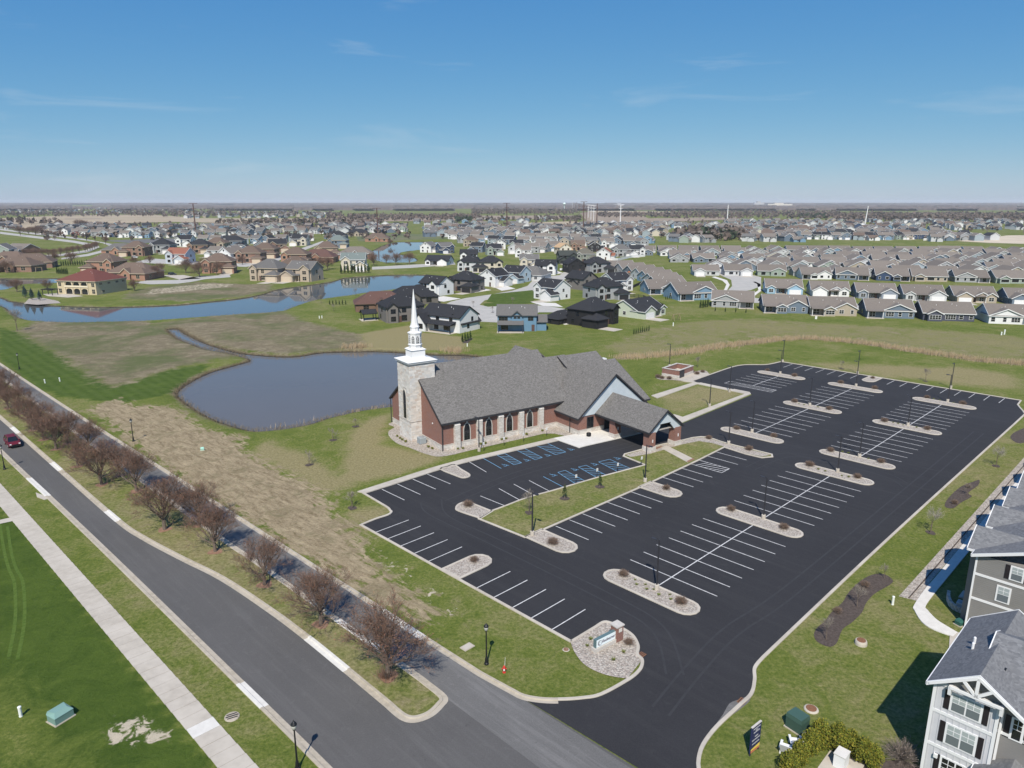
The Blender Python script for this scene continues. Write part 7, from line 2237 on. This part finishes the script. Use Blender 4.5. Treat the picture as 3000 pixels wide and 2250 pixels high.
# villa
SPECS['villa'] = spec('villa', [(-10.5, 10.5, -9, 10, 6.0, 'hip', .48)], [F(-9, -9, .6, 1.5, 1.9), F(-9, -9, 3.7, 1.5, 1.6), F(9, -9, .6, 1.5, 1.9), F(9, -9, 3.7, 1.5, 1.6)] + [(10.5, y, 4.4, 90, 1.6, .8) for y in (-6, -1, 4, 8)] + [(10.5, -5, .8, 90, 1.4, 1.0)])
villa = H('villa', (-197.5, 338), -13, (.50, .42, .28), R_RED, (.56, .50, .38), 'cream villa with red hipped roof and arcaded balcony at the pond', 'houses at the pond')
for zz, hh in ((.15, 2.5), (3.3, 2.3)):
    for x in (-5.4, -1.8, 1.8, 5.4) if False else (-4.2, 0, 4.2):
        pts = [(-1.6, 0), (1.6, 0)] + [(1.6 * math.cos(t), hh - .9 + .9 * math.sin(t)) for t in [math.pi * k / 8 for k in range(9)]]
        part('archway', MB().add([(x + a, -9.04, zz + b) for a, b in pts], [tuple(range(len(pts)))]), MT['glass'], villa)
    part('balustrade', MB().box(-6.4, 6.4, -9.25, -9.15, zz + .02, zz + .75), MT['trim'], villa, color=(.68, .60, .45)) if zz > 1 else None
    for x in (-6.2, -2.1, 2.1, 6.2):
        part('column', MB().lathe([(.22, zz), (.17, zz + .2), (.16, zz + hh - .3), (.24, zz + hh)], 10, x, -9.25), MT['trim'], villa, color=(.70, .62, .47))
for x in (-4.5, -2.2, 1.0, 2.0, 3.0):
    part('skylight', MB().hull([(x - .4, -5.4, 7.3), (x + .4, -5.4, 7.3), (x + .4, -4.4, 7.75), (x - .4, -4.4, 7.75)], [(x - .4, -5.45, 8.08), (x + .4, -5.45, 8.08), (x + .4, -4.4, 8.52), (x - .4, -4.4, 8.52)]), MT['glass_shade'], villa)
pg = thing('pergola', 'dark timber pergola on the patio left of the villa', 'pergola', (*B(148, 864, 0), 0), rad(-13))
for x in (-2.6, 2.6):
    for y in (-1.5, 1.5):
        part('post', MB().box(x - .12, x + .12, y - .12, y + .12, 0, 2.6), MT['darkgrey'], pg)
for i in range(9):
    part('rafter', MB().box(-3 + i * .75 - .06, -3 + i * .75 + .06, -2, 2, 2.62, 2.8), MT['darkgrey'], pg)
for y in (-1.5, 1.5):
    part('beam', MB().box(-3.1, 3.1, y - .08, y + .08, 2.45, 2.62), MT['darkgrey'], pg)

# fence, play sets
def fence(name, px, label, hh, mat, step=2.4, solid=False):
    pts = [Vector(G(*p)) for p in px]
    t = thing(name, label, 'fence', (pts[0].x, pts[0].y, 0))
    for a, b in zip(pts, pts[1:]):
        L = (b - a).length
        n = max(1, round(L / step))
        for i in range(n):
            p = a.lerp(b, i / n) - pts[0]
            ang = math.atan2((b - a).y, (b - a).x)
            part('post', MB().box(-.06, .06, -.06, .06, 0, hh + .08), mat, t, loc=(p.x, p.y, 0), rz=ang)
            w = L / n
            mb = MB()
            if solid:
                mb.box(.05, w - .05, -.03, .03, .05, hh)
            else:
                for z in (.15, hh - .08):
                    mb.box(.05, w - .05, -.025, .025, z, z + .06)
                x = .15
                while x < w - .1:
                    mb.box(x, x + .03, -.015, .015, .08, hh)
                    x += .16
            part('panel', mb, mat, t, loc=(p.x, p.y, 0), rz=ang)
fence('black_fence', [(1865, 798), (1884, 806), (1880, 832), (1845, 848)], 'black metal fence round the back yard with the play set', 1.4, MT['black'])
fence('black_fence', [(1830, 868), (1885, 874), (1947, 902)], 'black metal fence running past the blue gables', 1.4, MT['black'])
fence('white_fence', [(1742, 757), (1810, 764), (1850, 755), (1890, 752)], 'white panel fence below the terracotta roof', 1.8, MT['white'], 4, True)
fence('white_fence', [(2705, 705), (2780, 702), (2860, 692)], 'long white fence at the far right field', 2.6, MT['white'], 8, True)
def aframe(name, label, at, s=1.0, tower=False):
    t = thing(name, label, 'play set', (*at, 0), .4)
    for x in (-1.4 * s, 1.4 * s):
        for y in (-.9, .9):
            part('leg', MB().bar((x, y * s, 0), (x * .92, 0, 2.3 * s), .12, .12), MT['paint'], t, color=(.30, .22, .14))
    part('beam', MB().bar((-1.5 * s, 0, 2.3 * s), (1.5 * s, 0, 2.3 * s), .14, .14), MT['paint'], t, color=(.30, .22, .14))
    for x in (-.6, .5):
        part('swing', MB().box(x - .2, x + .2, -.1, .1, .5, .55).box(x - .2, x - .18, -.01, .01, .5, 2.25 * s).box(x + .18, x + .2, -.01, .01, .5, 2.25 * s), MT['black'], t)
    if tower:
        part('tower', MB().box(1.6, 3.0, -.7, .7, 1.2, 1.35).box(1.6, 1.7, -.7, -.6, 0, 2.6).box(2.9, 3, -.7, -.6, 0, 2.6).box(1.6, 1.7, .6, .7, 0, 2.6).box(2.9, 3, .6, .7, 0, 2.6), MT['paint'], t, color=(.25, .16, .09))
        part('tower_roof', MB().hull([(1.5, -.8, 2.6), (3.1, -.8, 2.6), (3.1, .8, 2.6), (1.5, .8, 2.6)], [(2.2, -.1, 3.4), (2.4, -.1, 3.4), (2.4, .1, 3.4), (2.2, .1, 3.4)]), MT['paint'], t, color=(.35, .13, .05))
    return t
aframe('swing_set', 'timber swing frame in the meadow behind the pale green house', G(1981, 939), 1.0)
aframe('play_set', 'wooden play set with roofed tower in the fenced yard', G(1832, 812), 1.1, True)
aframe('swing_set', 'swing frame on the lawn behind the villa pond', G(115, 797), 1.2)

# ------------------------------------------------------------------ trees among the houses
CONE = evergreen('conifer', 'cone shaped evergreen', 'tree', 61, 520, 1.0, 2.0, .1, GREENS, .42, .92, True, 30)
SPR = evergreen('spruce', 'blue green spruce', 'tree', 62, 900, 1.7, 2.6, .2, [(.045, .085, .075), (.06, .10, .09), (.035, .065, .055)], .42, .88, True, 40)
for i, (a, b, s) in enumerate(((207, 312, 1.0), (262, 327, .95), (325, 333, .85))):
    POOL.put(SPR, (*GC(0, 760, [(a, b)])[0], 0), R.uniform(0, 6), s, f'blue green spruce, {nth(i)} of three beside the villa beach', 'spruces by the villa')
def conerow(p0, p1, n, s, where):
    for i in range(n):
        t = i / max(1, n - 1)
        POOL.put(CONE, (*G(p0[0] + (p1[0] - p0[0]) * t, p0[1] + (p1[1] - p0[1]) * t), 0), R.uniform(0, 6), (s * .8, s * .8, s * R.uniform(.85, 1.1)), f'{nth(i)} from left of {where}', 'rows of garden evergreens')
conerow((1857, 980), (1901, 970), 8, .48, 'the little arborvitae row behind the black house')
conerow((2052, 902), (2073, 900), 4, .9, 'the tall arborvitae clump by the grey ranch house')
conerow((1950, 878), (1966, 877), 4, .45, 'the low evergreens under the wide blue gable')
conerow((2095, 912), (2185, 917), 4, .5, 'the small cones along the meadow edge of the ranch yards')
conerow((168, 802), (198, 804), 7, 1.0, 'the dark arborvitae screen behind the villa')
conerow((180, 780), (262, 776), 13, .95, 'the long arborvitae screen across the villa pond')
conerow((28, 794), (46, 794), 4, 1.2, 'the evergreens before the brown hipped house')
conerow((82, 792), (128, 790), 7, 1.4, 'the dense evergreens at the corner of the pond lawn')
conerow((1000, 802), (1080, 800), 9, 1.5, 'the conifer hedge below the cream gabled house')
conerow((968, 836), (1010, 830), 5, .45, 'the shrubs by the young lawn trees') if False else None
conerow((320, 852), (345, 850), 3, .9, 'the round golden shrubs at the villa corner')
conerow((1355, 1003), (1378, 996), 4, .75, 'the evergreens in the mulch bed by the white house')
sheet('mulch_bed', [G(1355, 1006), G(1372, 1005), G(1386, 990), G(1376, 990), G(1362, 998)], .03, 'mulch')
conerow((966, 893), (1013, 893), 6, .55, 'the shrub row on the lawn by the red brown roof')
big_ = [(60, 690, 1.9), (85, 688, 1.7), (105, 690, 2.0), (122, 688, 1.8), (230, 668, 2.3), (245, 668, 2.1), (310, 716, 1.3), (285, 790, 1.1), (455, 815, 1.2), (440, 775, 1.0), (545, 800, 1.4), (585, 812, 1.4), (600, 795, 1.3), (635, 805, 1.3), (655, 800, 1.2), (710, 775, 1.0), (395, 780, 1.1), (210, 772, 1.3), (160, 770, 1.2), (935, 795, 1.5),
        (960, 790, 1.3), (1095, 778, 1.2), (1132, 772, 1.1), (1160, 776, 1.3), (1200, 774, 1.3), (1070, 690, 1.2), (1145, 720, 1.0), (910, 708, 1.2), (970, 712, 1.1), (820, 712, 1.0), (20, 800, 1.2), (140, 852, .9), (50, 855, 1.0), (395, 852, .9), (1090, 770, 1.2), (840, 698, 1.2), (700, 712, 1.2), (470, 800, 1.0)]
for i, (a, b, s) in enumerate(big_):
    where = 'at far left' if a < 400 else 'among the brick houses' if a < 800 else 'near the far pond'
    k = [q for q in range(len(big_)) if (big_[q][0] < 400) == (a < 400) and (big_[q][0] < 800) == (a < 800)]
    rank = sorted(k, key=lambda q: big_[q][0]).index(i)
    POOL.put(TREES[i % 3], (*G(a, b), 0), R.uniform(0, 6), s * 1.15, f'bare brown garden tree {where}, {nth(rank)} from left', 'bare trees among the houses')
n_ = 0
for pl, n, where in (([(12, 672), (95, 683), (180, 694)], 13, 'farther row of curving boulevard'), ([(75, 752), (160, 752), (250, 738), (285, 728)], 16, 'nearer row of curving boulevard')):
    pts = [Vector(p) for p in pl]
    for i in range(n):
        t = i / (n - 1) * (len(pts) - 1)
        k = min(int(t), len(pts) - 2)
        p = pts[k].lerp(pts[k + 1], t - k)
        POOL.put(TREES[i % 3], (*G(p.x, p.y), 0), R.uniform(0, 6), 1.2, f'bare red brown tree, {nth(i)} from left in {where}', 'street trees of the far boulevard')

# ------------------------------------------------------------------ farther streets of houses
RF = [(R_TAUPE, 'taupe'), (R_TAUPE, 'taupe'), (R_GREY, 'grey'), (R_BLACK, 'dark')]
F2 = ['far_two', 'far_gable', 'far_two']
def pxrow(px, n, rowname, grp):
    pts = [Vector(G(*p)) for p in px]
    for i in range(n):
        t = i / (n - 1) * (len(pts) - 1)
        k = min(int(t), len(pts) - 2)
        p = pts[k].lerp(pts[k + 1], t - k)
        (w, wn_), = R.choices(CW, WT)
        rf, rn = R.choice(RF)
        house(R.choice(F2), (p.x + R.uniform(-1.5, 1.5), p.y + R.uniform(-2, 2)), R.uniform(-25, 25), w, rf, T_WHITE, f'{wn_} house with {rn} roof, {nth(i)} from left in {rowname}', grp, far=True, mirror=R.random() < .5)
pxrow([(130, 684), (200, 687), (300, 693), (420, 697), (560, 694), (700, 690), (860, 686), (1000, 683), (1180, 679)], 32, 'long row behind brick houses', 'houses beyond the brick quarter')
pxrow([(600, 712), (700, 714), (800, 712), (900, 704)], 9, 'short row above the brick street', 'houses beyond the brick quarter')
pxrow([(640, 752), (720, 748), (800, 724)], 5, 'row lining the sloping street', 'houses beyond the brick quarter')
pxrow([(1360, 712), (1500, 716), (1640, 719), (1760, 718), (1880, 722)], 14, 'row behind the plywood roof', 'houses beyond the near subdivision')
pxrow([(1400, 738), (1500, 742), (1570, 740), (1620, 734)], 6, 'row left of plywood roof', 'houses beyond the near subdivision')
pxrow([(1330, 700), (1480, 702), (1620, 706), (1760, 709), (1900, 712)], 19, 'first row beyond near subdivision', 'houses beyond the near subdivision')
pxrow([(2360, 700), (2480, 702), (2600, 702), (2700, 700)], 13, 'row just behind ranch roofs', 'houses behind the ranches')

def distant():
    mb = MB()
    rr = random.Random(21)
    def one(x, y, s):
        c = rr.choices([q[0] for q in CW], WT)[0]
        rf = rr.choice([R_TAUPE, R_TAUPE, R_GREY, R_BLACK, R_BROWN])
        w, d, e = rr.uniform(9, 13), rr.uniform(9, 12), rr.choice((2.9, 5.2, 5.4))
        a = rr.uniform(-.5, .5) + (math.pi / 2 if rr.random() < .5 else 0)
        ca, sa = math.cos(a), math.sin(a)
        f = lambda px_, py_, z: (x + px_ * ca - py_ * sa, y + px_ * sa + py_ * ca, z)
        n0 = len(mb.v)
        q = gable_walls(-w / 2, w / 2, -d / 2, d / 2, 0, e, .55, 'x')
        mb.add([f(*p) for p in q.v], q.f, 0, c)
        r_, fb = gable_roof(-w / 2, w / 2, -d / 2, d / 2, e, .55, 'x', .2, .5, .5)
        mb.add([f(*p) for p in r_.v], r_.f, 0, rf)
        mb.add([f(*p) for p in fb.v[:32]], fb.f[:24], 0, (.78, .79, .8))
        q = gable_walls(0, w / 2 + .4, -d / 2 - 3, 0, 0, 2.9, .55, 'y')
        mb.add([f(*p) for p in q.v], q.f, 0, c)
        r_, _ = gable_roof(0, w / 2 + .4, -d / 2 - 3, 0, 2.9, .55, 'y', .2, .4, .3)
        mb.add([f(*p) for p in r_.v], r_.f, 0, rf)
        for _ in range(3):
            wx = rr.uniform(-w / 2 + 1, w / 2 - 1)
            b = MB().box(wx - .7, wx + .7, -d / 2 - .08, -d / 2 - .02, e - 1.9, e - .6)
            mb.add([f(*p) for p in b.v], b.f, 0, (.05, .06, .07))
    def fill(px0, px1, py0, py1, n, avoid=None):
        for _ in range(n):
            x_, y_ = rr.uniform(px0, px1), 590 + 1 / rr.uniform(1 / (py1 - 590), 1 / (py0 - 590))
            if avoid and avoid(x_, y_):
                continue
            one(*G(x_, y_), 1)
    fill(1240, 1950, 668, 694, 240)
    fill(1700, 2130, 658, 672, 60)
    fill(2100, 3000, 650, 690, 330, lambda x, y: x > 2760 and y > 676)
    fill(2300, 2700, 676, 700, 60)
    fill(2170, 3060, 693, 709, 120, lambda x, y: 2340 < x < 2720 or x > 2840)
    fill(1960, 2100, 700, 712, 16)
    fill(120, 1180, 664, 685, 210)
    fill(0, 560, 608, 626, 170)
    fill(540, 960, 622, 640, 110)
    fill(980, 1560, 650, 672, 40)
    fill(1380, 1640, 640, 652, 12)
    fill(2500, 3060, 700, 706, 10)
    fill(-40, 60, 660, 672, 10)
    return mb
o = part('distant_houses', distant(), facetint('distant_house_paint', .8, .06, .2), kind='stuff')
tag(o, 'hundreds of small pale houses in the far subdivisions', 'houses')

# ------------------------------------------------------------------ open fields
MT['stubble'] = surf('tan_stubble_field', (.34, .27, .175), (.42, .34, .235), .004, (.30, .24, .16), .02, .95)
MT['brownfield'] = surf('brown_ploughed_field', (.26, .20, .145), (.33, .26, .185), .006, (.24, .18, .13), .02, .95)
MT['soil'] = surf('pale_bare_soil', (.48, .40, .30), (.56, .48, .37), .05, rough=.95)
MT['meadow'] = surf('far_green', (.075, .105, .035), (.12, .14, .055), .02, (.16, .15, .08), .012, .95)
def field(px, mat, z=.4):
    o = sheet('field', [G(*p) for p in px], z, mat)
field([(-60, 664), (0, 640), (200, 631), (440, 629), (600, 640), (900, 640), (1000, 650), (700, 655), (500, 650), (350, 655), (250, 668), (120, 672)], 'stubble')
field([(900, 640), (1400, 632), (1690, 632), (1700, 640), (1560, 642), (1380, 645), (1250, 648), (1000, 650)], 'brownfield', .45)
field([(1500, 655), (1680, 648), (1740, 660), (1700, 672), (1560, 668)], 'stubble')
field([(1700, 625), (1760, 612), (1850, 620), (1900, 640), (2150, 636), (2180, 641), (1990, 650), (1850, 660), (1760, 668), (1720, 650)], 'brownfield')
field([(2440, 638), (2530, 640), (2540, 645), (2420, 644)], 'stubble')
field([(2860, 702), (2950, 690), (3060, 688), (3060, 716), (2900, 712), (2800, 706)], 'soil', .1)
field([(1720, 618), (1790, 618), (2000, 621), (2000, 625), (1760, 626)], 'stubble', .5)
field([(1040, 684), (1180, 684), (1300, 690), (1330, 700), (1180, 703), (1120, 712), (1050, 706)], 'meadow', .02)
field([(1490, 700), (1560, 700), (1560, 704), (1490, 704)], 'meadow', .03)
field([(190, 640), (300, 640), (300, 643), (190, 643)], 'brownfield', .5)

# ------------------------------------------------------------------ power lines and towers
MT['weathering'] = surf('weathering_steel', (.085, .045, .038), (.11, .06, .05), .4, rough=.8)
MT['galv'] = surf('galvanised_white_steel', (.72, .72, .72), rough=.5)
def pylon(px, py, top, mat, label, arms=True, w=.55):
    x, y = G(px, py)
    t = thing('power_pole', label, 'power pole', (x, y, 0), R.uniform(-.1, .1), 'power line poles')
    hh = top
    part('pole', MB().lathe([(w * 1.3, 0), (w * .8, hh)], 8), mat, t)
    if arms:
        for i, z in enumerate((hh - .3, hh - 6.5, hh - 13)):
            part('crossarm', MB().bar((-5.2 if i == 0 else -3.4, 0, z), (5.2 if i == 0 else 3.4, 0, z + .2), .5, .6), mat, t)
    return t
pylon(575, 690, 39, MT['weathering'], 'rust brown power pole behind the brick houses, leftmost of the line', w=.75)
pylon(1107, 686, 33, MT['weathering'], 'rust brown power pole above the far pond', w=.75)
pylon(1485, 675, 39, MT['weathering'], 'rust brown power pole beyond the near subdivision', w=.75)
pylon(1709, 672, 41, MT['weathering'], 'tallest rust brown power pole in the middle of the view', w=.8)
pylon(1748, 662, 38, MT['weathering'], 'dark pole without arms right of the tallest pole', False, .8)
for i, (px, py, h_, dk) in enumerate(((1717, 655, 33, 1), (1739, 648, 33, 0), (1731, 644, 33, 0), (1705, 640, 33, 1), (1723, 638, 33, 0), (1698, 632, 33, 1), (1694, 626, 33, 1), (1686, 622, 33, 1), (1680, 618, 35, 1), (1678, 614, 40, 0), (1688, 612, 38, 1))):
    pylon(px, py, h_, MT['weathering'] if dk else MT['galv'], ('rust brown' if dk else 'white') + f' power pole receding along the corridor, {nth(i)} from the front', w=.5)
pylon(1817, 656, 35, MT['galv'], 'white power pole standing alone right of the corridor', w=.8)
pylon(2130, 651, 35, MT['galv'], 'white monopole above the far right houses, nearer the middle', False, .9)
pylon(2533, 662, 34, MT['galv'], 'white leaning monopole at the right', False, .8).rotation_euler = (0, rad(4), 0)
x, y = G(1653, 616)
wt = thing('water_tower', 'pale green water tower on the horizon left of the power corridor', 'water tower', (x, y, 0))
part('tank', MB().lathe([(2.5, 24), (6.5, 27), (7.5, 30), (6.5, 33.5), (3, 35.5), (.5, 36)], 16), MT['paint'], wt, color=(.62, .74, .70), smooth=True)
part('stem', MB().lathe([(3.4, 0), (2.0, 4), (1.7, 20), (2.6, 24.4)], 12), MT['paint'], wt, color=(.50, .60, .58))
for i, (px, py, w_, h_, c, lab) in enumerate(((2285, 605, 50, 14, (.60, .56, .48), 'tan hospital block on the right horizon'), (2224, 603, 20, 18, (.42, .42, .42), 'white building on the right horizon'), (1815, 603, 22, 10, (.42, .43, .45), 'long white building on the horizon'))):
    x, y = G(px, py)
    t = thing('distant_building', lab, 'building', (x, y, 0))
    k = y / 3000
    part('block', MB().box(-w_ * k, w_ * k, 0, 40, 0, h_ * k * .7), MT['paint'], t, color=c)
    part('upper_storey', MB().box(-w_ * k * .4, w_ * k * .3, 5, 35, h_ * k * .7, h_ * k), MT['paint'], t, color=tuple(q * .9 for q in c))
x, y = G(2850, 604)
for i, (a, b, w_) in enumerate(((2760, 604.5, 90), (2900, 605.5, 150), (2990, 606, 80))):
    x, y = G(a, b)
    t = thing('warehouse', f'long white warehouse at the right horizon, {nth(i)} from the left', 'warehouse', (x, y, 0), 0, 'horizon warehouses')
    part('hall', MB().box(-w_ * y / 2100 / 1.6, w_ * y / 2100 / 1.6, 0, 80, 0, 9), MT['galv'], t)
    part('roof', MB().box(-w_ * y / 2100 / 1.6, w_ * y / 2100 / 1.6, -1, 81, 9, 9.6), MT['galv'], t)

# ------------------------------------------------------------------ woods that read as one mass
def woods():
    rr = np.random.default_rng(4)
    V, Fc, C = [], [], []
    browns = np.array([(.130, .100, .086), (.150, .116, .098), (.118, .094, .082), (.160, .122, .102), (.130, .110, .092)])
    dark = np.array([(.035, .052, .03), (.045, .062, .035)])
    def clump(x, y, r, h, pal, n=11):
        a = rr.normal(size=(n, 3))
        a /= np.linalg.norm(a, axis=1)[:, None] + 1e-9
        c = a * rr.uniform(.3, .95, (n, 1)) * np.array([r, r, h * .42]) + np.array([x, y, h * .58])
        for k in range(n):
            d1 = rr.normal(size=3)
            d1 /= np.linalg.norm(d1)
            d2 = np.cross(d1, rr.normal(size=3))
            d2 /= np.linalg.norm(d2) + 1e-9
            s = r * rr.uniform(.45, .85)
            b = len(V)
            V.extend([tuple(c[k] - d1 * s), tuple(c[k] + d2 * s * .8), tuple(c[k] + d1 * s), tuple(c[k] - d2 * s * .8)])
            Fc.append((b, b + 1, b + 2, b + 3))
            C.append(tuple(pal[rr.integers(len(pal))] * rr.uniform(.9, 1.1)))
        b = len(V)
        V.extend([(x - .4, y, 0), (x + .4, y, 0), (x + .2, y, h * .7), (x - .2, y, h * .7)])
        Fc.append((b, b + 1, b + 2, b + 3))
        C.append((.10, .08, .07))
    def fill(px0, px1, py0, py1, n, h=(7, 12), pal=browns, r=.42):
        for _ in range(n):
            x_ = rr.uniform(px0, px1)
            y_ = 590 + 1 / rr.uniform(1 / (py1 - 590), 1 / (py0 - 590))
            x, y = G(x_, y_)
            hh = rr.uniform(*h)
            clump(x, y, hh * r * rr.uniform(.8, 1.2), hh, pal)
    fill(-40, 1000, 626, 636, 420)
    fill(380, 560, 612, 634, 160)
    fill(960, 1410, 634, 648, 420)
    fill(640, 1120, 652, 664, 130)
    fill(1380, 1690, 615, 630, 520)
    fill(1750, 1960, 628, 638, 200)
    fill(1950, 2460, 622, 642, 620)
    fill(2450, 3050, 630, 650, 900, (9, 13))
    fill(1980, 2190, 680, 706, 150, (6, 11))
    fill(2060, 2160, 690, 706, 40, (7, 11), dark)
    fill(1335, 1380, 640, 652, 40, (8, 11), dark)
    fill(2340, 2420, 634, 641, 70, (8, 11), dark)
    fill(670, 1010, 652, 662, 40, (6, 9), dark)
    fill(0, 700, 615, 628, 260)
    fill(1560, 1700, 640, 650, 50)
    fill(1400, 1560, 644, 652, 30)
    fill(-20, 180, 648, 664, 26, (9, 13))
    fill(120, 1200, 658, 706, 300, (4, 8))
    fill(1250, 1950, 655, 700, 200, (4, 7))
    fill(2000, 3050, 648, 692, 260, (4, 8))
    fill(-30, 560, 608, 632, 220, (6, 10))
    # far canopy masses: uneven height fields
    def canopy(px0, px1, py0, py1, h0, h1, cols=220, rows=14, dens=.62):
        xs = np.linspace(px0, px1, cols)
        inv = np.linspace(1 / (py1 - 590), 1 / (py0 - 590), rows)
        g = np.zeros((rows, cols), int)
        hp = rr.uniform(0, 1, (rows, cols))
        low = np.repeat(np.repeat(rr.uniform(0, 1, (rows // 3 + 1, cols // 9 + 1)), 3, 0)[:rows], 9, 1)[:, :cols]
        for j in range(rows):
            for i in range(cols):
                x, y = G(xs[i], 590 + 1 / inv[j])
                hh = (h0 + (h1 - h0) * hp[j, i]) if low[j, i] < dens else .3
                g[j, i] = len(V)
                V.append((x, y, hh))
        for j in range(rows - 1):
            for i in range(cols - 1):
                if low[j, i] < dens or low[j + 1, i] < dens:
                    Fc.append((int(g[j, i]), int(g[j, i + 1]), int(g[j + 1, i + 1]), int(g[j + 1, i])))
                    C.append(tuple(browns[rr.integers(len(browns))] * rr.uniform(.88, 1.08)))
    canopy(-200, 3200, 608, 618, 8, 11, 520, 16, .66)
    canopy(-200, 3200, 600, 608, 9, 13, 520, 12, .82)
    canopy(-200, 3200, 595.5, 600, 11, 18, 420, 8, .92)
    me = bpy.data.meshes.new('woods')
    me.from_pydata(V, [], Fc)
    at = me.attributes.new('tint', 'FLOAT_COLOR', 'FACE')
    c = np.ones((len(C), 4))
    c[:, :3] = np.array(C)
    at.data.foreach_set('color', c.ravel())
    me.materials.append(facetint('leafless_woods', .95, .2, .05, .05))
    return me
o = link('woods', woods(), kind='stuff')
tag(o, 'grey brown leafless woods stretching to the horizon', 'woods')

# ------------------------------------------------------------------ haze
HZ = MB().box(-17500, 17500, -600, 17600, -8, 70)
hm = bpy.data.materials.new('thin_haze')
hm.use_nodes = True
hn = hm.node_tree
hn.nodes.clear()
ho = hn.nodes.new('ShaderNodeOutputMaterial')
hv = hn.nodes.new('ShaderNodeVolumePrincipled')
hv.inputs['Color'].default_value = (.88, .93, .99, 1)
hv.inputs['Density'].default_value = HAZE
hv.inputs['Anisotropy'].default_value = -.1
hn.links.new(hv.outputs[0], ho.inputs['Volume'])
if HAZE > 0:
    hz = part('haze', HZ, hm, kind='stuff')
    tag(hz, 'thin blue haze over the far plain', 'haze')
